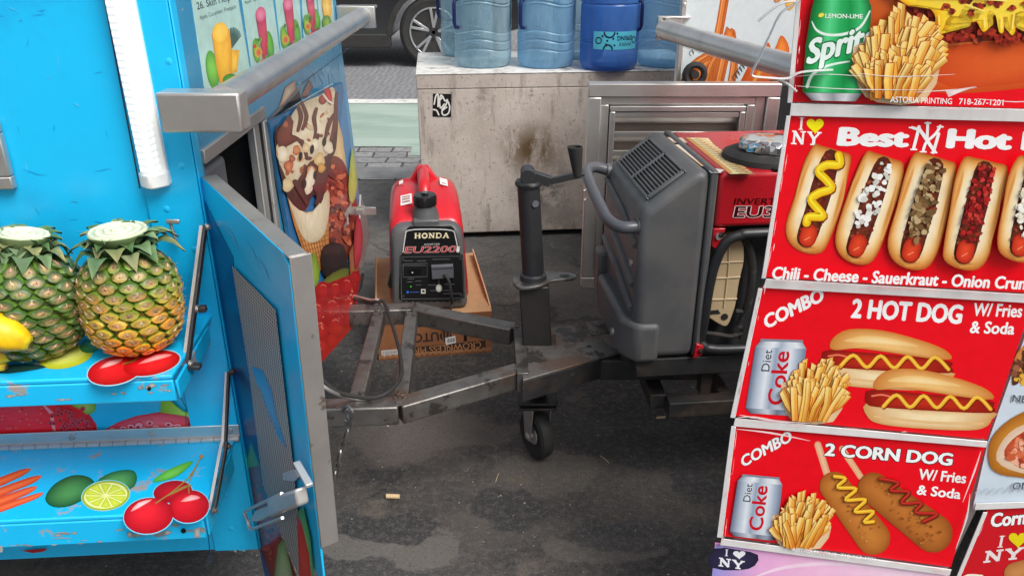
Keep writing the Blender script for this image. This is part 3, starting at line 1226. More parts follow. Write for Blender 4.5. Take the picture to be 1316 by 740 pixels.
# ------------------------------------------------------------------ fruit cart (left)
A4 = R(4)
PU = V((math.cos(A4), math.sin(A4), 0))               # along the serving side
PN = V((math.sin(A4), -math.cos(A4), 0))              # out of the serving side
C0 = V((-.5, 1.23, 0))
XE = -.5
PF = (C0, PN)                                          # serving side
PE = (V((XE, 0, 0)), V((1, 0, 0)))                     # end wall
fc = thing("fruit_cart", (-1.2, 1.8, 0), "bright blue food cart with two fold-down fruit shelves and an open mesh door", "food cart")


def Fp(s, z, out=0.0):
    """Point on the serving side: s metres left of the corner."""
    p = C0 - PU * s + PN * out
    return V((p.x, p.y, z))


zbot = .285
ZTOP = 2.0
LW = 1.7
# end profile (y, z)
prof = [(1.23, zbot), (1.75, .39), (2.265, .255), (2.36, .33), (2.50, .62), (2.49, .75), (2.40, 1.2), (2.40, ZTOP), (1.23, ZTOP)]
OPN = (1.262, 1.585, .56, 1.055)                        # vent opening in the end wall: y0 y1 z0 z1
b = MB()
# serving side, back, top and far side
off = -PU * LW
far = [V((XE, y, z)) + off for y, z in prof]
near = [V((XE, y, z)) for y, z in prof]
n = len(prof)
b.add(near + far, [[i, (i + 1) % n, n + (i + 1) % n, n + i] for i in range(n)] + [list(range(n, 2 * n))])
b.build("body_shell", M["cyan"], fc, smooth=0)
b = MB()
y0, y1, z0, z1 = OPN
E = lambda y, z, o=0.0: V((XE + o, y, z))
pts = {}
zb0 = lambda y: zbot + (y - 1.23) / .52 * .105
b.add([E(1.23, zbot), E(y0, zb0(y0)), E(y0, z0), E(y0, z1), E(y0, ZTOP), E(1.23, ZTOP)], [[0, 1, 2, 3, 4, 5]])
b.add([E(y0, zb0(y0)), E(y1, zb0(y1)), E(y1, z0), E(y0, z0)], [[0, 1, 2, 3]])
b.add([E(y0, z1), E(y1, z1), E(y1, ZTOP), E(y0, ZTOP)], [[0, 1, 2, 3]])
b.add([E(y1, zb0(y1)), E(1.75, .39), E(2.265, .255), E(2.36, .33), E(2.50, .62), E(2.49, .75), E(2.40, 1.2), E(2.40, ZTOP), E(y1, ZTOP), E(y1, z1), E(y1, z0)], [list(range(11))])
b.build("end_wall", M["wrap"], fc, smooth=0)
b = MB()
D = .30
b.add([E(y0, z0), E(y1, z0), E(y1, z1), E(y0, z1), E(y0, z0, -D), E(y1, z0, -D), E(y1, z1, -D), E(y0, z1, -D)],
      [[0, 1, 5, 4], [1, 2, 6, 5], [2, 3, 7, 6], [3, 0, 4, 7], [4, 5, 6, 7]])
cmp_ = b.build("compartment", M["dark_in"], fc, smooth=0)
b = MB()
b.box((XE - .18, 1.285, .84), (XE - .012, 1.40, 1.035))
b.build("meter_box", M["grey_box"], cmp_, bevel=.012)
b = MB()
b.cyl((XE - .03, 1.39, .845), (XE - .012, 1.39, .845), .012, 12)
b.tube(smooth_path([(XE - .04, 1.46, .93), (XE - .02, 1.50, .88), (XE - .03, 1.47, .82), (XE - .03, 1.40, .79), (XE - .04, 1.33, .80)], 6), .006, 8)
b.build("hose", M["rubber"], cmp_)
# trim round the opening
b = MB()
t = .022
b.box((XE - .003, y0 - .004, z1 - .002), (XE + .006, y1 + t, z1 + t))
b.box((XE - .003, y1, z0), (XE + .006, y1 + t, z1 - .004))
b.box((XE - .02, y1 - .035, z0), (XE - .004, y1 - .003, z1 - .004))
b.build("opening_trim", M["steel_dull"], fc, bevel=.002)

# corner post: a broad folded strip along the corner
b = MB()
b.prism([Fp(.085, zbot, .002), Fp(0, zbot, .002), Fp(0, zbot, .007), Fp(.085, zbot, .006)], (0, 0, ZTOP - zbot))
b.prism([V((XE + .0005, 1.225, zbot)), V((XE + .004, 1.225, zbot)), V((XE + .004, 1.247, zbot)), V((XE + .0005, 1.247, zbot))], (0, 0, ZTOP - zbot))
b.build("corner_post", M["cyan"], fc, bevel=.002)
for s_, z_ in ((.055, .99), (.012, 1.22), (.02, 1.40), (.045, .42), (.045, .34), (.02, 1.06), (.022, .92)):
    b = MB()
    c = Fp(s_, z_, .005)
    b.lathe([(.0062, 0), (.0055, .002), (.003, .003), (0, .0034)], c, PN, 10)
    b.build("rivet", M["cyan"], fc)
# thin seam of the panel
b = MB()
q = [at(129, -30, pl=PF), at(180, 242, pl=PF)]
b.bar(q[0] + PN * .0008, q[1] + PN * .0008, .0018, .001, up=PN)
b.build("panel_seam", M["dark_in"], fc)

# steel window frame at the photo's edge
c_ = at(24, 240, pl=PF)
wt = at(-12, 60, pl=PF)
b = MB()
zb_, sx_ = c_.z, (C0 - c_).dot(PU)
b.prism([Fp(sx_, zb_, .002), Fp(sx_ + .5, zb_, .002), Fp(sx_ + .5, zb_, .016), Fp(sx_, zb_, .016)], (0, 0, .02))
b.prism([Fp(sx_, zb_ + .021, .002), Fp(sx_ + .018, zb_ + .021, .002), Fp(sx_ + .018, zb_ + .021, .016), Fp(sx_, zb_ + .021, .016)], (0, 0, .066))
b.prism([Fp(sx_, zb_ + .088, .002), Fp(sx_ + .5, zb_ + .088, .002), Fp(sx_ + .5, zb_ + .088, .016), Fp(sx_, zb_ + .088, .016)], (0, 0, .018))
wf_ = b.build("window_frame", M["steel_dull"], fc, bevel=.002)
b = MB()
b.prism([Fp(sx_ + .018, zb_ + .02, .002), Fp(sx_ + .5, zb_ + .02, .002), Fp(sx_ + .5, zb_ + .02, .006), Fp(sx_ + .018, zb_ + .02, .006)], (0, 0, .068))
b.build("window_pane", M["bottle_b"], wf_)

# LED tube light
p1, p0 = at(203, 226, pl=PF), at(150, -40, pl=PF)
p2 = p1 + (p0 - p1).normalized() * .75
up = (p0 - p1).normalized()
sd = up.cross(PN).normalized()
b = MB()
hw = .021


def led_prism(cs, lo, hi):
    return [[p1 + up * lo + sd * x + PN * y for x, y in cs], up * (hi - lo)]


b.prism(*led_prism([(-hw, .0015), (hw, .0015), (hw, .014), (-hw, .014)], 0, .75))
led = b.build("tube_light", M["white_pl"], fc, bevel=.002)
b = MB()
sgn = 1 if sd.x > 0 else -1
b.prism(*led_prism([(-hw * .92, .0145), (hw * .55 * 1, .0145), (hw * .45, .028), (0, .036), (-hw * .7, .028)] if sgn > 0 else [(hw * .92, .0145), (-hw * .55, .0145), (-hw * .45, .028), (0, .036), (hw * .7, .028)], .012, .745))
b.build("diffuser", M["led"], led, bevel=.002)
b = MB()
b.prism(*led_prism([(-hw * 1.05, .002), (hw * 1.05, .002), (hw * 1.05, .02), (hw * .4, .034), (0, .038), (-hw * .4, .034), (-hw * 1.05, .02)], -.012, .0115))
b.build("end_cap", M["white_pl"], led, bevel=.003)

# push rail along the end wall
RX, RZ = XE + .075, 1.168
b = MB()
b.tube([(RX, 1.185, RZ), (RX, 2.42, RZ + .006)], .024, 20)
rail = b.build("push_rail", M["pipe"], fc)
b = MB()
bp = at(228, 143, pl=(V((0, 1.155, 0)), V((0, -1, 0))))
b.box((XE - .012, 1.155, 1.128), (XE + .108, 1.195, 1.186))
b.build("rail_bracket", M["steel"], rail, bevel=.004)
b = MB()
b.box((XE + .001, 2.385, 1.14), (XE + .11, 2.40, 1.20))
b.box((XE + .001, 2.40, 1.192), (XE + .11, 2.44, 1.2))
b.build("rail_bracket", M["steel"], rail, bevel=.002)

# fruit drink posters on the end wall
pr = Print(PE, .0008)
wall_y = -40


def poster(tl, tr, br, bl):
    pr.backing([tl, tr, br, bl], (172, 205, 196), .0006)


poster((240, -40), (299, -40), (322, 97), (263, 117))
poster((305, -40), (345, -40), (360, 74), (324, 95))
poster((349, -40), (382, -40), (388, 59), (362, 73))
poster((386, -40), (403, -40), (410, 46), (391, 57))
poster((405, -40), (424, -40), (430, 34), (412, 45))
ink = (45, 60, 60)
pr.text("26. Skin Helper", (253, 13), (303, -1.5), (-1.5, -9.5), ink, .015)
pr.text("Apple, Cucumber, Pineapple", (256, 26), (303, 11), (-.8, -5.6), ink, .0)
pr.text("Apple, Beet, Carrot", (314, 6), (344, -4), (-.8, -4.6), ink, .0)
# glass of orange juice with a pineapple, cucumber and herbs
for a in range(-70, 80, 12):
    pr.stroke([(297, 62), (299 + 10 * math.sin(R(a)), 50 - 14 * math.cos(R(a)))], 1.4, (60, 90, 80))
pr.ell(272, 90, 8, 25, (70, 150, 40), (130, 200, 80), -8)
pr.shade([(296, 64), (307, 65), (304, 92), (294, 97)], (225, 160, 30), (250, 200, 70))
pr.shade([(271, 44), (294, 38), (297, 64), (297, 104), (291, 111), (283, 113), (278, 90)], (222, 150, 20), (248, 190, 50))
pr.ell(282, 42, 10, 13, (245, 190, 50), (252, 205, 80), 8)
pr.ell(296, 104, 11, 9, (50, 125, 35), (90, 170, 60))
pr.ell(286, 111, 6, 4, (70, 150, 50))
for (cx, cy, k, lime) in ((334, 20, 1.0, True), (369, 6, .95, True), (397, -4, .8, False)):
    pr.ell(cx - 5 * k, cy + 45 * k, 5 * k, 16 * k, (75, 145, 45), (150, 190, 60), -5)
    pr.ell(cx + 12 * k, cy + 38 * k, 5 * k, 18 * k, (70, 140, 40), (110, 180, 60), -8)
    pr.shade([(cx - 6.5 * k, cy), (cx + 6.5 * k, cy - 2), (cx + 9 * k, cy + 30 * k), (cx + 9.5 * k, cy + 58 * k), (cx + 3.5 * k, cy + 61 * k), (cx - 1.5 * k, cy + 30 * k)], (165, 35, 65), (205, 65, 95))
    for q in range(8):
        pr.ell(cx + pr.rnd.uniform(-9, 13) * k, cy + pr.rnd.uniform(28, 60) * k, pr.rnd.uniform(1, 2.6), pr.rnd.uniform(1.5, 4), pr.rnd.choice([(60, 120, 40), (120, 160, 50), (200, 60, 50), (90, 150, 50), (150, 40, 60)]))
    pr.ell(cx, cy - 1, 6.5 * k, 10 * k, (205, 70, 110), (225, 130, 155), 5)
    pr.ell(cx - 3 * k, cy + 48 * k, 5 * k, 7 * k, (190, 195, 50), (215, 90, 60))
    pr.ell(cx + 3 * k, cy + 62 * k, 5 * k, 5 * k, (215, 60, 45), (235, 120, 90))
pr.ell(419, 8, 6, 20, (220, 160, 40), (240, 195, 80), -4)
pr.ell(419, 30, 6, 10, (60, 120, 45), (150, 190, 70), -4)
pr.build("drink_poster", M["wrapprint"], fc, smooth=0)

# ice cream panel: a separate plate standing proud of the wall
PP = (V((XE + .012, 0, 0)), V((1, 0, 0)))
ip = Print(PP, .0006)
blue = (42, 112, 165)
edge_pts = [(346, 157), (440, 106), (452, 200), (464, 300), (460, 345), (455, 416), (404, 473), (385, 390), (370, 290)]
ip.backing(edge_pts, (40, 105, 155), .009, (60, 90, 105))
ip.strips((442, 112), (442, 112), (463, 300), (425, 300), [(60, 130, 180), (45, 100, 150)])
# cone on the right, strawberry-red sauce below
ip.shade([(431, 143), (440, 175), (448, 240), (435, 262), (424, 230)], (200, 160, 105), (230, 200, 150))
ip.shade([(421, 205), (440, 206), (450, 235), (460, 268), (457, 300), (440, 345), (415, 350), (412, 260)], (112, 38, 26), (150, 62, 40), sm=3)
ip.bits([(421, 212), (440, 214), (452, 250), (455, 300), (438, 330), (416, 300)], 150, 3.4, [(150, 60, 40), (185, 85, 55), (95, 30, 22), (120, 45, 30), (205, 110, 75)])
ip.shade([(446, 240), (451, 190), (457, 225), (456, 250), (450, 262)], (150, 165, 70), (185, 195, 95), sm=3)
# waffle cone
ip.shade([(366, 250), (378, 268), (400, 276), (420, 262), (421, 330), (404, 356), (392, 335), (376, 290)], (190, 120, 60), (225, 165, 95))
for i in range(9):
    ip.stroke([(381 + i * 4.2, 296 + i * .8), (399 + i * 2.6, 350 - i)], 1.2, (150, 80, 35))
    ip.stroke([(380 + i * 1.6, 298 + i * 6.4), (420, 290 + i * 6)], 1.2, (165, 95, 40))
# white lower scoop
ip.shade([(367, 252), (380, 268), (400, 271), (419, 244), (421, 272), (414, 302), (398, 312), (384, 300)], (205, 185, 150), (238, 222, 190), sm=3)
# chocolate bowl
ip.shade([(350, 175), (358, 160), (372, 170), (400, 172), (422, 180), (432, 150), (430, 190), (424, 205), (418, 235), (410, 262), (400, 250), (388, 272), (368, 255), (357, 220)], (62, 28, 26), (92, 48, 42), sm=3)
# ice cream
cream = [(352, 190), (370, 152), (384, 134), (410, 122), (425, 112), (430, 125), (432, 150), (424, 178), (418, 200), (396, 208), (378, 235), (372, 240), (360, 218)]
ip.shade(cream, (205, 185, 150), (242, 226, 196), sm=3)
ip.bits(cream, 34, 3.0, [(130, 70, 45), (170, 100, 60), (95, 45, 38), (235, 215, 180), (215, 190, 150)], 2)
for s_ in ([(380, 136), (384, 150), (380, 168)], [(385, 132), (391, 150), (386, 166)], [(404, 140), (401, 152), (403, 168), (400, 182)], [(430, 120), (428, 160), (423, 180)], [(416, 176), (420, 160), (426, 148)], [(375, 176), (386, 185), (392, 204)]):
    ip.stroke(s_, [4, 6, 4, 3][:len(s_)], (88, 40, 34), (110, 55, 46), sm=4)
ip.shade([(352, 172), (362, 157), (368, 148), (374, 158), (372, 175), (382, 178), (370, 186), (356, 190)], (96, 40, 34), (130, 62, 48), sm=2)
for (x, y, r, c1, c2) in ((364, 160, 4, (120, 50, 40), (200, 110, 80)), (378, 193, 5, (185, 95, 55), (220, 150, 95)), (368, 214, 6, (170, 75, 50), (215, 130, 85)), (372, 204, 4, (150, 60, 45), (190, 110, 75)),
                          (383, 203, 4, (200, 140, 90), (235, 190, 140)), (390, 190, 5, (215, 180, 130), (240, 215, 175)), (360, 198, 8, (225, 205, 170), (245, 230, 205)), (366, 238, 7, (205, 175, 130), (228, 205, 160)),
                          (408, 205, 7, (205, 165, 110), (235, 205, 150)), (402, 186, 6, (225, 205, 170), (245, 232, 205)), (420, 190, 6, (225, 205, 175), (240, 225, 200)), (397, 222, 7, (190, 110, 60), (215, 160, 100)), (410, 216, 5, (190, 130, 60), (225, 170, 90))):
    ip.shade([(x + r * math.cos(t) * (1 + .2 * math.sin(3 * t + x)), y + r * 1.3 * math.sin(t)) for t in [k * .524 for k in range(12)]], c1, c2)
ip.shade([(398, 214), (402, 228), (398, 245), (390, 250), (388, 236), (392, 224)], (225, 205, 175), (242, 228, 205), sm=3)
for s_ in ([(376, 234), (384, 246), (392, 262)], [(402, 240), (408, 250), (404, 262)]):
    ip.stroke(s_, [7, 9, 5], (70, 32, 30), (88, 46, 42), sm=4)
ip.ell(412, 128, 5, 6, (125, 40, 28), (175, 75, 55))
ip.shade([(414, 116), (420, 113), (424, 124), (422, 135), (416, 126)], (165, 20, 22), (215, 50, 45), sm=3)
ip.stroke([(413, 122), (419, 130), (424, 133)], 2.5, (235, 225, 215))
for x, y in ((383, 201), (398, 192), (414, 182), (388, 237), (402, 225)):
    ip.ell(x, y, 2.6, 6, (18, 14, 14), rot=8)
# dark berry, leaves and the red fruit at the foot
ip.shade([(410, 322), (424, 312), (440, 318), (444, 350), (430, 362), (412, 352)], (28, 18, 16), (48, 36, 34), sm=3)
ip.shade([(396, 346), (400, 322), (408, 348), (404, 368), (397, 366)], (110, 140, 40), (150, 175, 60), sm=2)
ip.shade([(408, 366), (426, 350), (446, 345), (440, 372), (412, 378)], (95, 95, 35), (120, 125, 50), sm=2)
ip.shade([(446, 325), (458, 300), (459, 345), (448, 372)], (140, 80, 45), (170, 110, 70))
ip.poly([(380, 384), (396, 372), (456, 350), (460, 345), (455, 416), (404.5, 472.5)], (172, 22, 26))
for (x, y, r) in ((398, 380, 9), (412, 374, 10), (428, 373, 10), (443, 368, 10), (454, 357, 7), (404, 400, 11), (424, 396, 12), (444, 392, 11), (408, 424, 11), (428, 420, 12), (446, 412, 8), (410, 446, 9), (424, 438, 8)):
    ip.ell(x, y, r, r * 1.25, (160, 17, 21), (188, 32, 32), n=18, c=(x + 1.5, y - 2.5))
    if r > 9: ip.stroke([(x + r * .55 * math.cos(t), y - 1 + r * .7 * math.sin(t)) for t in [-2.3, -1.8, -1.2, -.7]], [.4, 1.1, 1.3, .4], (226, 120, 100), sm=3)
ip.bits([(398, 380), (446, 376), (454, 362), (450, 410), (410, 455), (400, 430)], 40, 1.1, [(140, 14, 18), (214, 84, 70), (226, 150, 120)])
ip.shade([(452, 300), (458, 278), (463, 300), (461, 330), (453, 345)], (165, 35, 50), (205, 70, 80), sm=3)
panel = ip.build("ice_cream_panel", M["wrapprint"], fc, smooth=0)
# shaded gap behind the sprung plate, painted black on the wall
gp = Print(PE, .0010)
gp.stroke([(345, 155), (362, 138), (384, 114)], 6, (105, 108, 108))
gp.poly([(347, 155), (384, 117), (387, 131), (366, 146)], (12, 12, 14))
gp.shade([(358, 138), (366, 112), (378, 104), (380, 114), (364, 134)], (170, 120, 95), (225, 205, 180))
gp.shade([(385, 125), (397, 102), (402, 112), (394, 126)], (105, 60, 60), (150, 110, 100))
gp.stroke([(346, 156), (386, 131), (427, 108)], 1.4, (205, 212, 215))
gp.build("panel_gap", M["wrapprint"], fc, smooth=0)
# pale scratches and folds of the vinyl
sp = Print(PE, .0007)
rn = random.Random(8)
for i in range(16):
    x, y = rn.uniform(372, 438), rn.uniform(62, 118)
    if y < 150 - .62 * (x - 300) + 15: y = 150 - .62 * (x - 300) + 18 + rn.uniform(0, 20)
    if y > 108 + (438 - x) * .5: continue
    sp.stroke([(x, y), (x + rn.uniform(-5, 5), y - rn.uniform(4, 12)), (x + rn.uniform(-8, 8), y - rn.uniform(12, 18))], [.5, rn.uniform(1, 2.6), .4], (95, 160, 195), (120, 180, 210))
sp.stroke([(448, 62), (385, 110)], .8, (30, 60, 80))
sp.build("vinyl_crease", M["wrapprint"], fc, smooth=0)

# latch on the far edge of the plate
p = at(446, 271, pl=PP)
b = MB()
b.box((p.x, p.y - .05, p.z - .008), (p.x + .006, p.y + .05, p.z + .008))
b.box((p.x + .006, p.y + .0, p.z - .013), (p.x + .085, p.y + .006, p.z + .010))
b.box((p.x + .03, p.y - .02, p.z - .006), (p.x + .05, p.y + .02, p.z + .010))
b.tube([(p.x + .01, p.y - .05, p.z + .004), (p.x + .02, p.y - .10, p.z - .006), (p.x + .01, p.y - .10, p.z - .016), (p.x + .01, p.y - .04, p.z - .010)], .003, 6)
b.build("latch", M["steel"], fc, bevel=.002)
# grey flap at the far edge of the end wall
b = MB()
pa = [at(*q, pl=(V((XE - .03, 0, 0)), V((1, 0, 0)))) for q in ((462, 250), (474, 300), (464, 342), (458, 345))]
b.prism(pa, (.006, 0, 0))
b.build("side_flap", M["steel_dull"], fc)
b = MB()
q = [at(*k_, x=XE - .06) for k_ in ((466, 352), (463, 370), (456, 380))]
b.tube(q, .006, 6)
b.build("support_stay", M["rubber"], fc)

# ------------------------------------------------------------------ shelves
def shelf(px_front_y, z, front_out, s_right, lip, name):
    b = MB()
    t_ = .008
    b.prism([Fp(s_right, z - t_, .004), Fp(LW - .1, z - t_, .004), Fp(LW - .1, z - t_, front_out), Fp(s_right + .004, z - t_, front_out)], (0, 0, t_))
    b.prism([Fp(s_right + .004, z - lip, front_out - .006), Fp(LW - .1, z - lip, front_out - .006), Fp(LW - .1, z - lip, front_out), Fp(s_right + .004, z - lip, front_out)], (0, 0, lip - t_ - .0005))
    b.prism([Fp(s_right, z - lip * .9, .03), Fp(s_right + .005, z - lip * .9, .03), Fp(s_right + .005, z - lip, front_out - .007), Fp(s_right, z - lip, front_out - .007)], (0, 0, lip * .9 - t_ - .0005))
    return b.build(name, M["cyan_edge"], fc, bevel=.003)


pc = at(224, 482, y=1.02)
ZU = .80
up_front = (C0 - at(224, 482, z=ZU)).dot(PN) * -1
s_up = (C0 - at(224, 482, z=ZU)).dot(PU)
sh1 = shelf(0, ZU, up_front, s_up, .045, "shelf")
ZL = .545
lo_front = -(C0 - at(262, 657, z=ZL)).dot(PN)
s_lo = (C0 - at(262, 657, z=ZL)).dot(PU)
sh2 = shelf(0, ZL, lo_front, s_lo, .055, "shelf")

# piano hinge above the lower shelf
b = MB()
za = at(150, 566, pl=PF).z
b.prism([Fp(s_lo - .012, ZL + .006, .005), Fp(LW - .1, ZL + .006, .005), Fp(LW - .1, ZL + .006, .0075), Fp(s_lo - .012, ZL + .006, .0075)], (0, 0, .026))
hg = b.build("hinge", M["steel"], sh2, bevel=.001)
b = MB()
i = 0
s_ = s_lo - .01
while s_ < LW - .1:
    b.cyl(Fp(s_, ZL + .003, .009), Fp(s_ + .0215, ZL + .003, .009), .0052, 10)
    s_ += .0225
b.build("hinge_knuckles", M["steel"], hg)
b = MB()
for s_ in (s_lo + .005, s_lo + .145, s_lo + .285, s_lo + .425):
    c = Fp(s_, ZL + .019, .0075)
    b.lathe([(.006, 0), (.0055, .0015), (0, .002)], c, PN, 12)
    b.bar(c + PN * .0022 - PU * .004, c + PN * .0022 + PU * .004, .0012, .001, up=PN)
b.build("hinge_screw", M["steel_dull"], hg)

# printing on shelves, chipped edges
def lip_plane(out):
    return (C0 + PN * out, PN)


def shelf_print(z, out, lip, parent):
    return Print((V((0, 0, z)), V((0, 0, 1))), .0004), Print(lip_plane(out), .0004)


cherry, cherry2 = (168, 8, 18), (225, 30, 40)
t1, l1 = shelf_print(ZU, up_front, .045, sh1)
t1.ell(85, 459, 35, 14, (178, 186, 40), (196, 205, 70), -12, n=28)
t1.ell(85, 458, 26, 9, (200, 206, 80), (210, 215, 110), -12, n=28)
t1.ell(118, 443, 16, 10, (40, 110, 50), (80, 150, 70), -20)
for a_ in ((148, 476, 37.5, 19.5), (195, 467, 38.5, 16.5)):
    t1.ell(*a_, (150, 205, 226), rot=-12, n=28)
t1.ell(148, 476, 36, 18, cherry, cherry2, -12, n=28, c=(140, 470))
t1.ell(195, 467, 37, 15, cherry, cherry2, -12, n=28, c=(200, 466))
t1.shade([(128, 474), (140, 464), (158, 461), (150, 468)], (235, 120, 120), (250, 200, 200), sm=2)
t1.shade([(178, 468), (200, 456), (222, 456), (205, 462)], (235, 110, 110), (245, 180, 180), sm=2)
t1.stroke([(158, 468), (172, 464), (182, 455)], 1.6, (110, 120, 40))
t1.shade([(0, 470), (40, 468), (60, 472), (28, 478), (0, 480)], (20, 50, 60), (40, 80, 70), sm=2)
t1.build("fruit_print", M["print"], sh1, smooth=0)
grey = (150, 150, 148)
rn = random.Random(5)


def chips(pp, pts_, n, sx, sy):
    for (x0, y0, x1, y1) in pts_:
        for k in range(n):
            t_ = rn.random()
            x, y = x0 + (x1 - x0) * t_, y0 + (y1 - y0) * t_ + rn.uniform(-2, 2)
            a, c = rn.uniform(.4, 1) * sx, rn.uniform(.3, 1) * sy
            pp.shade([(x + a * math.cos(q) * rn.uniform(.5, 1.2), y + c * math.sin(q) * rn.uniform(.5, 1.2)) for q in [j * .7 for j in range(9)]], (120, 130, 132), rn.choice([(165, 163, 158), (135, 136, 136), (185, 182, 175)]))


chips(l1, [(6, 508, 40, 504)], 4, 9, 2.2)
chips(l1, [(60, 514, 220, 500)], 9, 6, 2)
chips(l1, [(165, 500, 222, 491)], 7, 7, 3)
l1.ell(192, 499, 2.6, 2.6, (22, 22, 24))
l1.build("paint_chips", M["print"], sh1, smooth=0)
t2, l2 = shelf_print(ZL, lo_front, .055, sh2)
# carrots
for (xa, ya, xb, yb, w_) in ((-40, 636, 38, 603, 11), (-40, 648, 52, 612, 11), (-40, 660, 46, 626, 11), (-40, 668, 54, 634, 9)):
    t2.stroke([(xa, ya), ((xa + xb) / 2, (ya + yb) / 2), (xb - 12, yb + 5), (xb, yb)], [w_, w_, w_ * .8, 3], (195, 60, 25), (235, 110, 55), sm=3)
# limes
t2.shade([(58, 640), (70, 622), (92, 611), (112, 612), (122, 622), (112, 638), (90, 650), (68, 651)], (22, 78, 40), (75, 140, 75), sm=3)
t2.shade([(120, 624), (136, 610), (156, 604), (172, 605), (176, 616), (168, 628), (140, 628)], (30, 95, 45), (90, 160, 85), sm=3)
t2.ell(136, 637, 31, 19, (150, 170, 30), (190, 205, 60), -8, n=28)
t2.ell(136, 637, 28, 16.5, (225, 230, 150), n=28, rot=-8)
for k in range(10):
    a, c = R(k * 36 + 3), R(k * 36 + 33)
    t2.shade([(136 + 3 * math.cos(a), 637 + 2 * math.sin(a)), (136 + 26 * math.cos(a), 637 + 15 * math.sin(a)), (136 + 26 * math.cos((a + c) / 2), 637 + 15.4 * math.sin((a + c) / 2)), (136 + 26 * math.cos(c), 637 + 15 * math.sin(c))], (180, 195, 35), (205, 215, 70))
# cherries with stalks and a leaf
t2.shade([(196, 619), (215, 604), (248, 592), (236, 606), (218, 616)], (70, 165, 50), (120, 205, 80), sm=3)
for a_ in ((222, 632, 26.2, 15.2), (243, 651, 27.2, 22.2), (191, 663, 33.2, 24.2), (136, 637, 32, 20)):
    t2.ell(*a_, (120, 205, 235), rot=-8, n=28)
t2.ell(136, 637, 31, 19, (150, 170, 30), (190, 205, 60), -8, n=28)
t2.ell(136, 637, 28, 16.5, (225, 230, 150), n=28, rot=-8)
for k in range(10):
    a, c = R(k * 36 + 3), R(k * 36 + 33)
    t2.shade([(136 + 3 * math.cos(a), 637 + 2 * math.sin(a)), (136 + 26 * math.cos(a), 637 + 15 * math.sin(a)), (136 + 26 * math.cos((a + c) / 2), 637 + 15.4 * math.sin((a + c) / 2)), (136 + 26 * math.cos(c), 637 + 15 * math.sin(c))], (180, 195, 35), (205, 215, 70))
t2.ell(222, 632, 25, 14, (150, 8, 18), (195, 20, 30), -8)
t2.ell(243, 651, 26, 21, cherry, cherry2, -8, n=28, c=(236, 645))
t2.ell(191, 663, 32, 23, cherry, (228, 35, 45), -8, n=28, c=(186, 655))
t2.shade([(168, 658), (178, 646), (196, 642), (184, 650)], (240, 130, 130), (252, 205, 205), sm=2)
t2.shade([(232, 645), (246, 636), (258, 640), (246, 644)], (240, 120, 120), (250, 190, 190), sm=2)
for s_ in ([(200, 647), (222, 632), (244, 612), (258, 588)], [(218, 636), (236, 626), (246, 624)], [(243, 634), (244, 618), (258, 588)], [(216, 637), (240, 626)]):
    t2.stroke(s_, 1.5, (150, 130, 60), sm=4)
t2.ell(259, 587, 3, 2.5, (180, 130, 70))
t2.build("fruit_print", M["print"], sh2, smooth=0)
chips(l2, [(60, 687, 260, 672)], 10, 8, 3)
chips(l2, [(0, 703, 130, 694)], 8, 7, 1.5)
chips(l2, [(160, 688, 262, 680)], 12, 9, 5)
for y_ in (684, 691):
    l2.stroke([(68, y_ + .5), (80, y_ - 1), (92, y_)], [.6, 1.6, .6], (150, 160, 160))
l2.poly([(0, 700), (4, 700), (4, 708), (0, 709)], (150, 160, 160))
l2.shade([(160, 671), (172, 683), (200, 679), (220, 668), (208, 668), (190, 670)], (180, 20, 30), (220, 60, 70))
l2.ell(236, 681, 3.4, 3.4, (20, 20, 22))
l2.shade([(250, 690), (250, 678), (257, 676), (258, 689)], (140, 140, 138), (180, 178, 172))
l2.build("paint_chips", M["print"], sh2, smooth=0)

# strawberries printed on the serving side between the shelves
fp = Print(PF, .0006)
fp.shade([(-60, 520), (0, 519), (60, 516), (108, 522), (124, 545), (127, 572), (-60, 580)], (205, 14, 28), (238, 34, 48))
fp.shade([(90, 519), (104, 515), (122, 516), (122, 528), (112, 532), (104, 526)], (95, 160, 45), (150, 200, 90), sm=2)
fp.stroke([(54, 518), (66, 530), (72, 565)], [2, 5, 3], (235, 150, 160))
fp.shade([(124, 566), (134, 552), (152, 542), (175, 534), (205, 529), (240, 532), (262, 545), (274, 556), (200, 566)], (206, 40, 62), (232, 104, 122))
fp.shade([(242, 536), (262, 545), (274, 557), (240, 560)], (180, 20, 30), (215, 50, 50))
for k in range(46):
    x, y = rn.uniform(64, 118), rn.uniform(524, 556)
    if x > 108 and y < 540: continue
    fp.ell(x, y, 3.4, 2.8, (190, 40, 58), (214, 84, 98))
    fp.ell(x, y + .5, 1.7, 1.5, (138, 14, 26))
for k in range(26):
    x = rn.uniform(140, 240)
    y = rn.uniform(540 + abs(x - 205) * .17, 556)
    fp.ell(x, y, 4.4, 3.0, (228, 145, 162), (236, 178, 190))
    fp.ell(x, y + .4, 2.4, 1.8, (196, 40, 66), (180, 26, 50))
for k in range(30):
    fp.ell(rn.uniform(0, 56), rn.uniform(522, 568), 1.2, 1, (225, 110, 90))
fp.shade([(207, 528), (208, 512), (213, 506), (222, 516), (236, 526), (250, 530), (268, 538), (284, 552), (280, 556), (262, 545), (240, 533), (222, 530)], (120, 170, 40), (160, 205, 80))
fp.shade([(252, 530), (256, 505), (268, 494), (284, 490), (290, 520), (286, 548), (272, 538)], (140, 190, 70), (190, 220, 120), sm=2)
fp.shade([(276, 538), (283, 532), (286, 538), (280, 542)], (30, 140, 200), (30, 150, 210))
fp.stroke([(223, 489), (228, 500), (232, 506), (240, 522), (240, 552)], 1, (35, 70, 70))
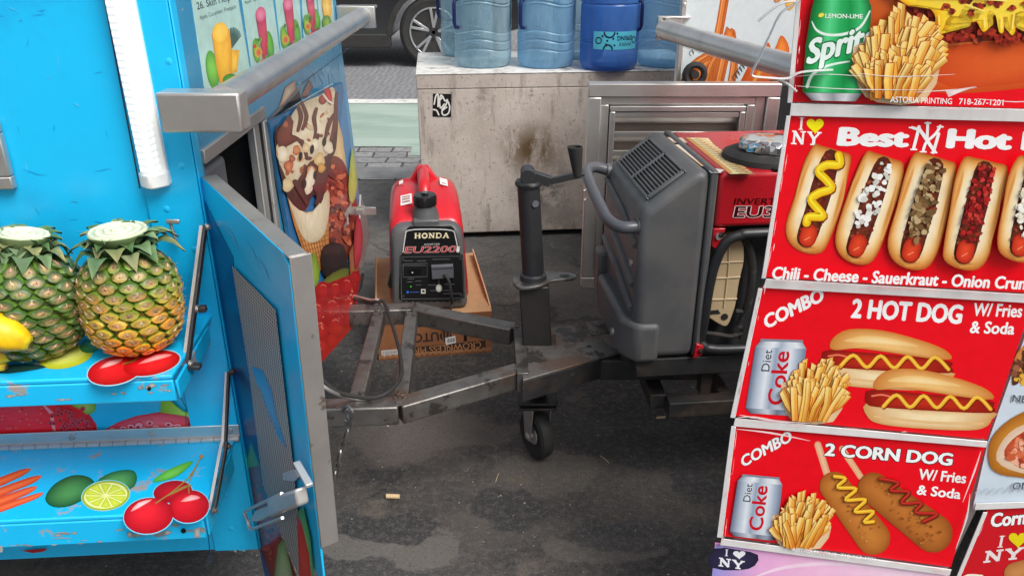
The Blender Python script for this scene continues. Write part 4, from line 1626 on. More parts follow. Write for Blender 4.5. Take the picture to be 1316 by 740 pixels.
# lower strip: seam, scratches and a curl of red
fp.stroke([(266, 660), (272, 720)], .9, (15, 70, 120))
fp.poly([(28, 705), (62, 702), (58, 706), (44, 708)], (165, 30, 40))
for k in range(6):
    x, y = rn.uniform(285, 312), rn.uniform(662, 705)
    fp.shade([(x - 6, y - 4), (x + 2, y - 2), (x + 7, y + 5), (x + 3, y + 6), (x - 3, y + 1)], (110, 160, 185), (150, 175, 185))
fp.stroke([(290, 690), (298, 700), (304, 706)], [2, 5, 2], (150, 160, 165), (175, 180, 180))
fp.build("fruit_print", M["print"], fc, smooth=0)

# scuffs, drips and small chips of the serving side
wsf = Print(PF, .0004)
rn = random.Random(21)
for k in range(46):
    x, y = rn.uniform(-10, 250), rn.uniform(0, 300)
    if 118 < x - y * .17 < 205 and y < 245: continue
    l_ = rn.uniform(3, 22)
    a_ = rn.uniform(-.5, .5) + (1.4 if rn.random() < .4 else 0)
    wsf.stroke([(x, y), (x + l_ * .5 * math.cos(a_), y + l_ * .5 * math.sin(a_) + rn.uniform(-1, 1)), (x + l_ * math.cos(a_), y + l_ * math.sin(a_))], [.25, rn.uniform(.5, 1.1), .25], rn.choice([(16, 140, 196), (96, 200, 236), (60, 130, 160), (20, 150, 205)]))
for k in range(16):
    x, y = rn.uniform(205, 250), rn.uniform(10, 300)
    wsf.shade([(x + rn.uniform(.6, 2.2) * math.cos(q * .8), y + rn.uniform(.6, 2.6) * math.sin(q * .8)) for q in range(8)], (60, 110, 130), rn.choice([(120, 135, 140), (40, 90, 115), (150, 160, 160)]))
for x, y, l_ in ((212, 246, 26), (222, 250, 18), (240, 300, 40), (216, 72, 24), (228, 128, 30), (252, 330, 50)):
    wsf.stroke([(x, y), (x + 1.5, y + l_ * .5), (x + 4, y + l_)], [1.6, 1.1, .4], (24, 120, 165), (70, 110, 125))
wsf.stroke([(232, 168), (246, 226), (262, 300), (276, 372), (290, 440)], [.8, 1.6, 1.2, 1.4, .8], (28, 84, 112), (60, 72, 78), sm=3)
wsf.stroke([(274, 668), (300, 664), (322, 662)], .8, (16, 95, 140))
wsf.build("wall_scuffs", M["print"], fc, smooth=0)
# folding stays of the shelves
def stay(name, pts, outs, wd, parent):
    b = MB()
    q = []
    for p_, o_ in zip(pts, outs):
        q.append(at(*p_, pl=(C0 + PN * o_, PN)))
    for a, c in zip(q[:-1], q[1:]):
        b.bar(a, c, wd, .005, up=PN + PU * .9)
    ob = b.build(name, M["black_steel"], parent, bevel=.001)
    return ob, q


def bolt(name, p_, d, r, h, m, parent):
    b = MB()
    b.lathe([(r * 1.5, 0), (r * 1.5, .002), (r, .0022), (r, h), (0, h)], p_, d, 6)
    return b.build(name, m, parent, bevel=.0006)


b = MB()
q = [at(264, 290, pl=(C0 + PN * .03, PN)), at(241, 470, pl=(C0 + PN * (up_front - .06), PN))]
b.bar(q[0], q[1], .013, .005, up=PU)
st1 = b.build("folding_stay", M["black_steel"], sh1, bevel=.001)
b = MB()
for o_ in (-.0015,):
    b.bar(q[0] + V((-.006, 0, 0)), q[1] + V((-.006, 0, 0)), .003, .006, up=PU)
b.build("stay_edge", M["steel"], st1)
for t_ in (.01, .6, .985):
    c = q[0] + (q[1] - q[0]) * t_
    bolt("bolt", c + PU * .002, PU * .9 + PN * .4, .0045, .006, M["steel_dull"], st1)
b = MB()
c = q[0] + (q[1] - q[0]) * .6
b.bar(c + PU * .006, c + PU * .018, .012, .010)
b.build("stay_lug", M["black_steel"], st1, bevel=.002)
b = MB()
b.bar(q[1] + PU * .0, q[1] + PU * .020 + V((0, 0, -.002)), .014, .008)
b.build("stay_lug", M["black_steel"], st1, bevel=.002)
b = MB()
q = [at(294, 478, pl=(C0 + PN * .012, PN)), at(289, 573, pl=(C0 + PN * .10, PN)), at(272, 655, pl=(C0 + PN * (lo_front - .02), PN))]
b.bar(q[0], q[1] + V((0, 0, -.006)), .011, .004, up=PU)
b.bar(q[1] + PU * .005 + V((0, 0, .008)), q[2] + PU * .005, .011, .004, up=PU)
st2 = b.build("folding_stay", M["black_steel"], sh2, bevel=.001)
b = MB()
b.bar(q[1] + V((-.004, 0, .008)), q[2] + V((-.004, 0, 0)), .0025, .005, up=PU)
b.bar(q[0] + V((-.004, 0, 0)), q[1] + V((-.004, 0, 0)), .0025, .005, up=PU)
b.build("stay_edge", M["steel"], st2)
for c in q:
    bolt("bolt", c + PU * .004, PU * .9 + PN * .4, .0045, .006, M["plate"], st2)
# steel catch behind the pineapple
b = MB()
q = at(222, 280, pl=(C0 + PN * .012, PN))
b.box((q.x - .004, q.y - .02, q.z - .004), (q.x + .018, q.y - .016, q.z + .004))
b.bar((q.x, q.y - .012, q.z - .004), (q.x + .004, q.y - .012, q.z - .04), .005)
b.build("catch", M["steel_dull"], fc, bevel=.002)

# ------------------------------------------------------------------ open mesh door
M["flange"] = mat("grey_door_edge", (.30, .285, .27), .5, .5, .14, 9, .1, 120, wear=(.15, .12, .10), wscale=15, wcut=.64)
H0 = V((XE + .004, 1.232, 0))
DT = V((.5525, -.8335, 0)).normalized()
DN = V((-.8335, -.5525, 0)).normalized()               # the side we look at
DW, DZ1, DZ0, DTH = .409, 1.04, .50, .025
PDoor = (H0, DN)


def Dp(t_, z, o=0.0):
    p_ = H0 + DT * t_ + DN * o
    return V((p_.x, p_.y, z))


dp = Print(PDoor, .0006)
Zc = DZ1
# the sheet, with its top free corner clipped
def DWz(z):
    return DW - .020 * (DZ1 - z) / .465             # the free edge hangs a little out of plumb


outline = [Dp(0, DZ0), Dp(DWz(DZ0), DZ0), Dp(DWz(DZ1), DZ1 - .012), Dp(DW - .02, DZ1), Dp(0, DZ1)]
b = MB()
b.prism([p_ - DN * .004 for p_ in outline], DN * .004)
door = b.build("door", M["cyan"], fc, bevel=.001)
b = MB()
b.prism([Dp(0, DZ1 + .0005, -.0005), Dp(DW, DZ1 + .0005, -.0005), Dp(DW, DZ1 + .0005, -DTH), Dp(0, DZ1 + .0005, -DTH)], (0, 0, -.004))
b.prism([Dp(DWz(.575), .575, -.001), Dp(DWz(.575) + .003, .575, -.001), Dp(DW + .003, DZ1, -.001), Dp(DW, DZ1, -.001)], -DN * (DTH + .003))
b.build("door_flange", M["flange"], door, bevel=.0015)
navy, cyan2 = (12, 48, 120), (20, 135, 205)
dp.shade([(262, 255), (300, 330), (300, 420), (320, 520), (345, 640), (360, 760), (345, 760), (320, 640), (300, 520), (280, 400)], (18, 85, 160), (12, 50, 125))
dp.shade([(298, 336), (322, 480), (338, 620), (318, 560), (296, 440), (284, 380)], navy, (8, 30, 90))
for (x, y) in ((290, 290), (315, 308), (330, 330)):
    dp.stroke([(x, y), (x + 10, y + 14), (x + 16, y + 30)], [.6, 2.2, .6], (70, 175, 225), (110, 195, 235))
mesh_px = [(298, 341), (354, 398), (362, 468), (377, 600), (393, 760), (392, 760), (338, 624), (320, 480)]
mesh_layer = dp.off + 4e-5
# dragon fruit with green crown, lower left of the mesh
dp.shade([(304, 604), (311, 556), (319, 588), (323, 568), (334, 598), (330, 625), (312, 630)], (60, 130, 45), (110, 170, 70))
dp.shade([(313, 603), (333, 597), (341, 642), (356, 672), (390, 760), (355, 760), (330, 690), (319, 640)], (110, 18, 26), (165, 40, 40))
dp.bits([(316, 620), (333, 610), (345, 660), (380, 745), (360, 745), (332, 680)], 40, 3, [(150, 50, 45), (105, 22, 26), (185, 75, 60), (90, 20, 25)], 2.4)
dp.shade([(353, 745), (358, 700), (366, 690), (374, 722), (382, 760), (356, 760)], (95, 140, 70), (180, 200, 150))
door_print_top = dp
# mesh panel drawn with its own material
mp_ = MB()
mp_.add([at(*p_, pl=(H0 + DN * .0032, DN)) for p_ in mesh_px], [list(range(len(mesh_px)))])


def mesh_mat():
    m = bpy.data.materials.new("perforated_screen")
    m.use_nodes = True
    N, L = m.node_tree.nodes, m.node_tree.links
    b_ = N["Principled BSDF"]
    tc = N.new("ShaderNodeTexCoord")
    mp = N.new("ShaderNodeMapping")
    mp.inputs["Rotation"].default_value = (0, 0, math.atan2(DT.y, DT.x) * -1)
    # texture axes: x along the door, z up
    L.new(tc.outputs["Object"], mp.inputs["Vector"])
    sx = N.new("ShaderNodeSeparateXYZ")
    L.new(mp.outputs[0], sx.inputs[0])

    def mth(op, a, c=None):
        x = N.new("ShaderNodeMath")
        x.operation = op
        for i, v in enumerate((a, c)):
            if v is None: continue
            if isinstance(v, (int, float)): x.inputs[i].default_value = v
            else: L.new(v, x.inputs[i])
        return x.outputs[0]

    px_, pz_ = .0078, .0066
    row = mth("FLOOR", mth("DIVIDE", sx.outputs["Z"], pz_))
    sh = mth("MULTIPLY", mth("MODULO", row, 2.0), .5)
    fx = mth("SUBTRACT", mth("FRACT", mth("ADD", mth("DIVIDE", sx.outputs["X"], px_), mth("ADD", sh, 200.0))), .5)
    fz = mth("SUBTRACT", mth("FRACT", mth("DIVIDE", sx.outputs["Z"], pz_)), .5)
    d = mth("SQRT", mth("ADD", mth("MULTIPLY", fx, fx), mth("MULTIPLY", fz, fz)))
    hole = mth("LESS_THAN", d, .36)
    x = N.new("ShaderNodeMix")
    x.data_type = "RGBA"
    L.new(hole, x.inputs["Factor"])
    x.inputs["A"].default_value = (.50, .48, .45, 1)
    x.inputs["B"].default_value = (.05, .04, .04, 1)
    L.new(x.outputs["Result"], b_.inputs["Base Color"])
    b_.inputs["Metallic"].default_value = .2
    b_.inputs["Roughness"].default_value = .45
    return m


mp_.build("mesh_screen", mesh_mat(), door, smooth=0)
dp.off = .0036
# flakes of blue and fruit printing left on the mesh
dp.shade([(326, 470), (340, 474), (352, 500), (360, 540), (372, 575), (360, 560), (350, 530), (352, 545), (340, 505), (332, 490)], (40, 130, 195), (60, 155, 215))
dp.shade([(386, 655), (393, 650), (402, 690), (408, 760), (400, 760), (390, 700)], (60, 150, 80), (110, 190, 120))
dp.shade([(384, 660), (390, 668), (400, 710), (405, 760), (388, 760), (386, 700)], (190, 30, 25), (220, 60, 45))
dp.build("fruit_print", M["print"], door, smooth=0)
# wire bail latch
PL_ = (H0 + DN * .012, DN)
PW_ = (H0 + DN * .026, DN)
q = [at(*p_, pl=PW_) for p_ in ((362, 634), (314, 657), (322, 680), (363, 665))]
b = MB()
mid = lambda a, c, t_: tuple(a + (c - a) * t_)
b.tube(smooth_path([tuple(q[0]), mid(q[0], q[1], .92), mid(q[1], q[2], .10), mid(q[1], q[2], .5), mid(q[1], q[2], .9), mid(q[2], q[3], .08), tuple(q[3])], 4), .0028, 8)
lt = b.build("latch", M["latch_steel"], door)
b = MB()
b.prism([at(*p_, pl=PL_) for p_ in ((356, 636), (394, 623), (398, 645), (360, 660))], DN * .018)
lv_ = b.build("latch_lever", M["latch_steel"], lt, bevel=.004)
b = MB()
b.prism([at(*p_, pl=PL_) for p_ in ((332, 654), (358, 645), (360, 657), (338, 668), (323, 669))], DN * .006)
b.build("latch_tongue", M["latch_steel"], lt, bevel=.002)
b = MB()
b.prism([at(*p_, pl=(H0 + DN * .003, DN)) for p_ in ((365, 607), (380, 602), (387, 611), (380, 618), (366, 616))], DN * .003)
b.build("latch_base", M["latch_steel"], lt, bevel=.001)
b = MB()
b.bar(at(381, 594, pl=PL_), at(398, 624, pl=PL_), .006, .010, up=DN)
b.build("latch_arm", M["latch_steel"], lt, bevel=.001)

# ------------------------------------------------------------------ fruit on the upper shelf
def pineapple(px, py, zbase, rad, hgt, tone, label, tilt, seed, crown_w=1.0, crown_tilt=(0, 0)):
    rnd = random.Random(seed)
    c = at(px, py, z=zbase)
    rt = thing("pineapple", c, label, "pineapple", "cut pineapples on the upper shelf")
    b = MB()
    Tm = Matrix.Rotation(tilt[1], 3, "Y") @ Matrix.Rotation(tilt[0], 3, "X")
    low, mid, high = tone
    lerp = lambda a, bb, t_: tuple(x + (y - x) * t_ for x, y in zip(a, bb))

    def prof(t_):                                       # radius along the height
        return rad * (max(0, 1 - abs(2 * t_ - .96) ** 2.9)) ** .5 * (1.0 if t_ > .5 else .99) if 0 <= t_ <= 1 else 0

    def P(t_, a, o=0):
        r = max(prof(t_), rad * .25 if t_ > .5 else .012) + o
        return Tm @ V((r * math.cos(a), r * math.sin(a), hgt * t_))
    # body under the eyes
    vs, cs = [], []
    nr, ns = 26, 40
    for j in range(nr + 1):
        for k in range(ns):
            vs.append(P(j / nr, 2 * math.pi * k / ns, -.003))
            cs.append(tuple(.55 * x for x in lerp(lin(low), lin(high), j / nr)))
    fs = [[j * ns + k, j * ns + (k + 1) % ns, (j + 1) * ns + (k + 1) % ns, (j + 1) * ns + k] for j in range(nr) for k in range(ns)]
    fs += [list(range(ns))[::-1], [nr * ns + k for k in range(ns)]]
    b.add(vs, fs, cs)
    rows, per = 11, 14
    for j in range(rows):
        t0_ = .07 + .84 * j / (rows - 1)
        for k in range(per):
            t_ = t0_ + rnd.uniform(-.010, .010)
            a = 2 * math.pi * (k + .5 * (j % 2) + rnd.uniform(-.09, .09) + j * .18) / per
            r = max(prof(t_), .02)
            hw_ = math.pi * r / per * 1.02 / r
            hh = .84 / (rows - 1) * .66 * rnd.uniform(.92, 1.06)
            g = lerp(low, mid, min(1, t_ * 2)) if t_ < .5 else lerp(mid, high, t_ * 2 - 1)
            g = tuple(max(0, min(255, x * rnd.uniform(.85, 1.12))) for x in g)
            rimc = lin(lerp((50, 92, 28), (150, 165, 55), rnd.uniform(.1, .6)) if t_ > .15 else (150, 130, 40))
            tip = lin(tuple(min(255, x * rnd.uniform(.9, 1.1)) for x in lerp((205, 140, 70), (178, 150, 112), min(1, t_ * 1.6))))
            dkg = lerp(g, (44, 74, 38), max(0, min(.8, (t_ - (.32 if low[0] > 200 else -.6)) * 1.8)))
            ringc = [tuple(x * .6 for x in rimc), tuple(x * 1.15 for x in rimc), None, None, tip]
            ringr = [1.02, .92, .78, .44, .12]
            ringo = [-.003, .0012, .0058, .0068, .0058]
            vs, cs = [], []
            nn = 10
            for q_ in range(5):
                for i in range(nn):
                    th = 2 * math.pi * i / nn
                    ca, sa = math.cos(th), math.sin(th)
                    # rounded diamond outline
                    k_ = 1 / (abs(ca) ** 1.85 + abs(sa) ** 1.85) ** (1 / 1.85)
                    da, dt = hw_ * 1.04 * ca * k_ * ringr[q_], hh * 1.04 * sa * k_ * ringr[q_]
                    o_ = ringo[q_] + rnd.uniform(-.0006, .0006)
                    vs.append(P(min(.985, max(.015, t_ + dt)), a + da, o_))
                    m_ = rnd.uniform(.8, 1.18)
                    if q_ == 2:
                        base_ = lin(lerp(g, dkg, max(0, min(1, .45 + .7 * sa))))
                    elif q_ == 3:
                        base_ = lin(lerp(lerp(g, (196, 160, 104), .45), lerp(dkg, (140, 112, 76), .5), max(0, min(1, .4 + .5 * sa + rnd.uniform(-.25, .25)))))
                    else:
                        base_ = ringc[q_]
                    cs.append(tuple(x * m_ for x in base_))
            fs = [[q_ * nn + i, q_ * nn + (i + 1) % nn, (q_ + 1) * nn + (i + 1) % nn, (q_ + 1) * nn + i] for q_ in range(4) for i in range(nn)]
            fs.append([4 * nn + i for i in range(nn)])
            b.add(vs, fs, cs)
            # dried bract lying up from the eye
            e0, e1 = P(t_ - hh * .25, a - .055, .0052), P(t_ - hh * .25, a + .055, .0052)
            e2 = P(min(.99, t_ + hh * rnd.uniform(.5, .8)), a + rnd.uniform(-.06, .06), rnd.uniform(.005, .011))
            em = P(t_, a, .0085)
            cc = lin(rnd.choice([(198, 150, 112), (165, 120, 84), (214, 176, 134), (150, 108, 70)]))
            b.add([e0, em, e1, e2], [[0, 1, 3], [1, 2, 3]], [tuple(x * .7 for x in cc), cc, tuple(x * .7 for x in cc), lin((222, 196, 158))])
            for _ in range(2):
                aa, tt = a + rnd.uniform(-.12, .12), t_ + rnd.uniform(-.3, .3) * hh
                f0, f1, f2 = P(tt, aa - .016, .005), P(tt, aa + .016, .005), P(min(.99, tt + rnd.uniform(.01, .035)), aa + rnd.uniform(-.08, .08), rnd.uniform(.007, .016))
                b.add([f0, f1, f2], [[0, 1, 2]], [cc, cc, lin((205, 175, 130))])
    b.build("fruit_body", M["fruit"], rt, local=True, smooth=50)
    # cropped crown
    b = MB()
    Tc = Tm @ Matrix.Rotation(crown_tilt[1], 3, "Y") @ Matrix.Rotation(crown_tilt[0], 3, "X")
    base = Tm @ V((0, 0, hgt * .965))
    for ring in range(4):
        nl = 9
        for k in range(nl):
            a = 2 * math.pi * (k + .5 * ring) / nl + rnd.uniform(-.18, .18)
            r0 = (.012 + .006 * ring) * crown_w
            r1 = (.044 + .0050 * ring) * crown_w * rnd.uniform(.72, 1.35) * (1 if math.sin(a) > -.55 else .82)
            zt = .034 - .007 * ring + rnd.uniform(-.004, .004)
            wd = (.0165 + .0012 * ring) * rnd.uniform(.8, 1.15)
            d = V((math.cos(a), math.sin(a), 0))
            s_ = V((-math.sin(a), math.cos(a), 0))
            pts_ = []
            cs = []
            g1 = rnd.choice([(74, 108, 66), (92, 126, 82), (62, 96, 56), (112, 140, 100)])
            tipc = rnd.choice([(120, 145, 104), (84, 116, 70), (150, 146, 96)])
            for i in range(5):
                t_ = i / 4
                rr_ = r0 + (r1 - r0) * t_
                z_ = zt * math.sin(min(1, t_ * 1.35) * math.pi / 2) - (.004 + .006 * ring) * max(0, t_ - .45) ** 1.5 * 3
                ww = wd * (1 - t_ ** 1.8) + .0008
                ctr = d * rr_ + V((0, 0, z_))
                pts_ += [base + Tc @ (ctr - s_ * ww), base + Tc @ (ctr + V((0, 0, -.0035))), base + Tc @ (ctr + s_ * ww)]
                cc = lin(lerp(g1, tipc, t_))
                cs += [tuple(x * .9 for x in cc), tuple(x * .72 for x in cc), tuple(x * 1.05 for x in cc)]
            fs = []
            for i in range(4):
                fs += [[3 * i, 3 * i + 1, 3 * i + 4, 3 * i + 3], [3 * i + 1, 3 * i + 2, 3 * i + 5, 3 * i + 4]]
            b.add(pts_, fs, cs)
    cr = b.build("crown", M["leafc"], rt, local=True, smooth=60)
    b = MB()
    prf = [(0, .0335), (.006, .0325), (.008, .0312), (.015, .0328), (.017, .0308), (.025, .0325), (.028, .0305), (.033, .0320), (.036, .029), (.030, .018), (.018, .0)]
    cl = [(225, 222, 200), (220, 218, 190), (190, 195, 160), (228, 226, 205), (188, 194, 156), (226, 224, 205), (176, 186, 148), (216, 218, 196), (150, 168, 122), (110, 135, 85), (90, 110, 60)]
    prf = [(r * crown_w, h) for r, h in prf]
    vs_n = len(b.v)
    b.lathe(prf, base, Tc @ V((0, 0, 1)), 26, wob=lambda j, th: rnd.uniform(-.0012, .0012), cols=[lin(c_) for c_ in cl])
    b.build("cut_stump", M["leafc"], cr, local=True, smooth=30)
    return rt


pineapple(180, 448, ZU, .0675, .170, ((240, 150, 34), (214, 172, 66), (92, 126, 50)), "ripe pineapple with orange base and pale cut crown standing over the printed cherries", (R(-3), R(1)), 3, 1.18, (R(3), R(-5)))
pineapple(47, 452, ZU, .0740, .170, ((112, 112, 52), (96, 112, 54), (70, 98, 50)), "dark green pineapple with cut crown leaning beside the bananas", (R(-2), R(6)), 8, 1.0, (R(-6), R(3)))


def banana(root, pts, rs, tipc, endc=(96, 74, 30)):
    path = smooth_path(pts, 6)
    n = len(path)
    rr_ = [rs[min(int(i / 6), len(rs) - 1)] + (rs[min(int(i / 6) + 1, len(rs) - 1)] - rs[min(int(i / 6), len(rs) - 1)]) * (i % 6) / 6 for i in range(n)]
    b = MB()
    b.tube(path, rr_, 10)
    yl, gr = lin((236, 190, 22)), lin(tipc)
    ns = 10
    for i in range(n):
        t_ = i / (n - 1)
        c_ = tuple(x + (y - x) * max(0, (t_ - .72) / .28) ** 1.4 for x, y in zip(yl, gr))
        if i >= n - 1: c_ = lin(endc)
        for k in range(ns):
            f = 1 + .1 * math.cos(5 * 2 * math.pi * k / ns)
            b.c[i * ns + k] = tuple(x * f for x in c_)
    o = b.build("banana", M["fruit"], root, smooth=50)
    return o


bz = at(8, 440, z=ZU)
bun = thing("banana_bunch", (bz.x - .05, bz.y, ZU), "yellow bananas with green tips lying beside the dark green pineapple", "bananas")
q0 = at(37, 440, y=1.015)
banana(bun, [(q0.x - .19, q0.y + .03, q0.z + .075), (q0.x - .13, q0.y + .01, q0.z + .058), (q0.x - .07, q0.y, q0.z + .036), (q0.x - .025, q0.y, q0.z + .012), (q0.x - .004, q0.y, q0.z - .001), (q0.x + .002, q0.y, q0.z - .004)], [.017, .024, .028, .026, .013, .006], (130, 160, 40))
q1 = at(10, 458, y=1.03)
banana(bun, [(q1.x - .19, q1.y + .02, q1.z + .03), (q1.x - .12, q1.y + .01, q1.z + .018), (q1.x - .06, q1.y, q1.z + .010), (q1.x - .02, q1.y, q1.z + .003), (q1.x - .002, q1.y, q1.z), (q1.x + .003, q1.y, q1.z)], [.015, .021, .023, .017, .009, .005], (140, 170, 40))
q2 = at(0, 470, y=1.03)
banana(bun, [(q2.x - .16, q2.y + .02, ZU + .02), (q2.x - .10, q2.y + .01, ZU + .018), (q2.x - .04, q2.y, ZU + .016), (q2.x, q2.y, ZU + .010), (q2.x + .010, q2.y, ZU + .008)], [.012, .017, .016, .008, .004], (40, 60, 30))
b2 = thing("banana", (at(8, 310, y=1.16).x, 1.16, ZU), "yellow banana with a brown stem end standing behind the dark green pineapple", "banana")
q3 = at(26, 303, y=1.165)
b = MB()
path = smooth_path([(q3.x - .06, 1.17, ZU + .018), (q3.x - .075, 1.17, ZU + .06), (q3.x - .06, 1.167, q3.z - .03), (q3.x - .025, 1.165, q3.z - .006), (q3.x - .01, 1.165, q3.z)], 6)
b.tube(path, [.010] * 3 + [.017] * 16 + [.014, .012, .011, .010, .009, .009], 10)
b.c = [lin((225, 180, 40))] * len(b.v)
b.build("peel", M["fruit"], b2)
b = MB()
b.lathe([(.008, 0), (.010, .004), (.011, .012), (.008, .018), (0, .02)], (q3.x - .012, 1.165, q3.z), (.9, 0, .3), 10, cols=[lin((74, 48, 40))] * 5)
b.build("stem_end", M["fruit"], b2)

# ------------------------------------------------------------------ tow frame and jack of the fruit cart
ZR = .374
T = lambda px, py, z=ZR: at(px, py, z=z)
rw = .05
dz = V((0, 0, -rw / 2))
nA, nB, nC = T(380, 520), T(512, 516), T(668, 471)
fA, fB, fC = T(430, 396), T(531, 393), T(660, 419)
b = MB()
b.bar(nA + dz, nB + dz, rw)
b.bar(nB + dz, nC + dz, rw)
b.build("tow_rail", M["raw_steel"], fc, bevel=.004)
b = MB()
b.bar(fA + dz, fB + dz, rw)
b.bar(fB + dz, fC + dz, rw)
tow = b.build("tow_rail", M["raw_steel"], fc, bevel=.004)
for p_, q_ in (((487, 398), (458, 506)), ((529, 396), (515, 506))):
    b = MB()
    b.bar(T(*p_) + dz * .9, T(*q_) + dz * .9, .036, .04)
    b.build("crossbar", M["raw_steel"], tow, bevel=.003)
b = MB()
b.bar(T(667, 426) + dz + V((.0, 0, .003)), T(672, 482) + dz + V((0, 0, .003)), .03, .056)
b.build("joint_strip", M["raw_steel"], tow, bevel=.002)
rn = random.Random(2)
for c in (nB, fB, T(668, 478), T(664, 424), T(516, 508), T(529, 400), T(460, 508), T(486, 400)):
    b = MB()
    for k in range(7):
        o = V((rn.uniform(-.012, .012), rn.uniform(-.022, .022), rn.uniform(-.002, .003)))
        b.lathe([(.006, -.003), (.005, .002), (0, .004)], c + o, (0, 0, 1), 7)
    b.build("weld_joint", M["raw_steel"], tow)
b = MB()
plan = [T(668, 484), T(664, 424), T(738, 418), T(795, 448), T(830, 462), T(775, 470)]
plan = [T(672, 488), T(668, 424), T(735, 418), T(790, 446), T(798, 452)]
b.prism(plan, (0, 0, -.006))
coup = b.build("coupler_plate", M["plate"], fc, bevel=.002)
b = MB()
b.prism([T(672, 488) + V((0, 0, -.0065)), T(798, 452) + V((0, 0, -.0065)), T(798, 449) + V((0, 0, -.0065)), T(672, 485) + V((0, 0, -.0065))], (0, 0, -.058))
b.build("coupler_side", M["black_steel"], coup, bevel=.001)
b = MB()
b.bar(T(770, 452) + V((0, 0, -.04)), T(900, 452) + V((0, 0, -.04)), .06, .06)
b.build("coupler_tongue", M["black_steel"], coup, bevel=.004)
b = MB()
for p_ in ((750, 420), (757, 445), (815, 433)):
    b.lathe([(.007, 0), (.007, .0006), (0, .0006)], T(*p_), (0, 0, 1), 14)
b.build("bolt_hole", M["dark_in"], coup)
b = MB()
c = T(790, 442)
b.prism([T(752, 416), T(780, 412), T(790, 428), T(760, 432)], (0, 0, .005))
b.build("hitch_tab", M["plate"], coup, bevel=.001)

jb = T(690, 438)                                         # foot of the sleeve on the plate
jt = at(679, 236, y=jb.y - .0)
ja = (jt - jb).normalized()
jx = V((1, 0, 0))
jx = (jx - ja * jx.dot(ja)).normalized()
jy = ja.cross(jx)
b = MB()
sleeve_h = (at(686, 362, y=jb.y) - jb).length
b.bar(jb + ja * .001, jb + ja * sleeve_h, .078, .078, up=jy)
jack = b.build("jack", M["sleeve_steel"], fc, bevel=.004)
b = MB()
b.bar(jb + jx * .03 + ja * .0 + jy * .0, jb + jx * .052 + ja * .0 + V((0, 0, .0)), .03, .05)
for k in range(18):
    t_ = k / 17
    b.lathe([(.008, -.004), (.006, .003), (0, .005)], jb - jy * 0 + V((-.04 + .08 * t_, -.042, .002)), (0, 0, 1), 6)
b.build("weld_bead", M["plate"], jack)
b = MB()
pc_ = jb + ja * (sleeve_h + .002)
ring = []
for (x, y) in smooth_path([(-.046, -.046), (.01, -.05), (.05, -.02), (.105, -.012), (.112, .010), (.09, .028), (.04, .045), (-.046, .048)], 4, True):
    ring.append(pc_ + jx * x + jy * y)
b.prism(ring, ja * .008)
fl = b.build("jack_flange", M["raw_steel"], jack, bevel=.0015)
b = MB()
for x, y in ((.082, .006), (-.02, -.036)):
    c = pc_ + jx * x + jy * y + ja * .0086
    b.prism([c + jx * .013 * math.cos(t_ * .5236) + jy * .006 * math.sin(t_ * .5236) for t_ in range(12)], ja * .0006)
b.build("slot", M["dark_in"], fl)
b = MB()
jl = (jt - jb).length
b.cyl(jb + ja * (sleeve_h - .02), jt, .0285, 32)
b.lathe([(.033, 0), (.034, .006), (.031, .012), (.0, .013)], jt - ja * .004, ja, 32)
b.lathe([(.036, 0), (.034, .012), (.0285, .016)], pc_ + ja * .008, ja, 32)
b.build("jack_tube", M["jack"], jack)
b = MB()
c = jb + ja * (jl * .86) + jx * .022 - jy * .0
cc_ = at(688, 262, y=jb.y - .027)
b.lathe([(.009, 0), (.009, .002), (0, .002)], cc_, (.35, -.93, 0), 14)
b.build("tube_sticker", M["grey_box"], jack)
b = MB()
ctop = jt + ja * .024
b.cyl(ctop - jy * .02 - ja * .02, ctop - jy * .02 - ja * .018, .016, 16)
b.cyl(ctop + jy * .026, ctop - jy * .026, .019, 20)
pA, pB, pC = ctop + jx * .012, at(707, 233, y=jb.y), at(747, 224, y=jb.y)
b.bar(ctop, pB, .026, .024)
b.bar(pB, pC, .012, .016)
b.cyl(pC - jx * .005, pC + jx * .008, .005, 8)
crank = b.build("crank_arm", M["jack"], jack, bevel=.004)
b = MB()
g0, g1 = at(742, 226, y=jb.y), at(739, 189, y=jb.y)
b.lathe([(.010, 0), (.0115, .01), (.0195, (g1 - g0).length), (.0165, (g1 - g0).length + .001), (.015, (g1 - g0).length - .012), (0, (g1 - g0).length - .012)], g0, g1 - g0, 24)
b.build("crank_grip", M["rubber"], crank)
# caster under the plate
wcn = at(690, 551, y=jb.y)
wr = .074
wcn = V((at(690, 551, y=jb.y).x, jb.y, wr))
b = MB()
b.cyl((wcn.x + .004, jb.y, ZR - .09), (wcn.x, jb.y, .205), .026, 16)
b.box((wcn.x - .055, jb.y - .05, .196), (wcn.x + .055, jb.y + .05, .204))
b.box((wcn.x - .052, jb.y - .047, .178), (wcn.x + .052, jb.y + .047, .186))
b.cyl((wcn.x, jb.y, .186), (wcn.x, jb.y, .196), .03, 16)
ca = b.build("caster_mount", M["black_steel"], jack, bevel=.003)
axd = V((-.88, -.475, 0)).normalized()
b = MB()
b.lathe([(.03, -.016), (.045, -.018), (.062, -.022), (.071, -.016), (wr, -.006), (wr, .006), (.071, .016), (.062, .022), (.045, .018), (.03, .016)], wcn, axd, 40)
b.build("caster_wheel", M["rubber"], ca)
b = MB()
b.cyl(wcn - axd * .036, wcn + axd * .036, .008, 10)
b.lathe([(.032, .012), (.028, .018), (.012, .02), (.011, .034), (0, .034)], wcn, axd, 16)
for s_ in (-1, 1):
    o = axd * (.028 * s_)
    fw = axd.cross(V((0, 0, 1)))
    b.prism([wcn + o + fw * .03 + V((0, 0, .105)), wcn + o - fw * .03 + V((0, 0, .105)), wcn + o - fw * .014 + V((0, 0, -.012)), wcn + o + fw * .014 + V((0, 0, -.012))], axd * (.004 * s_))
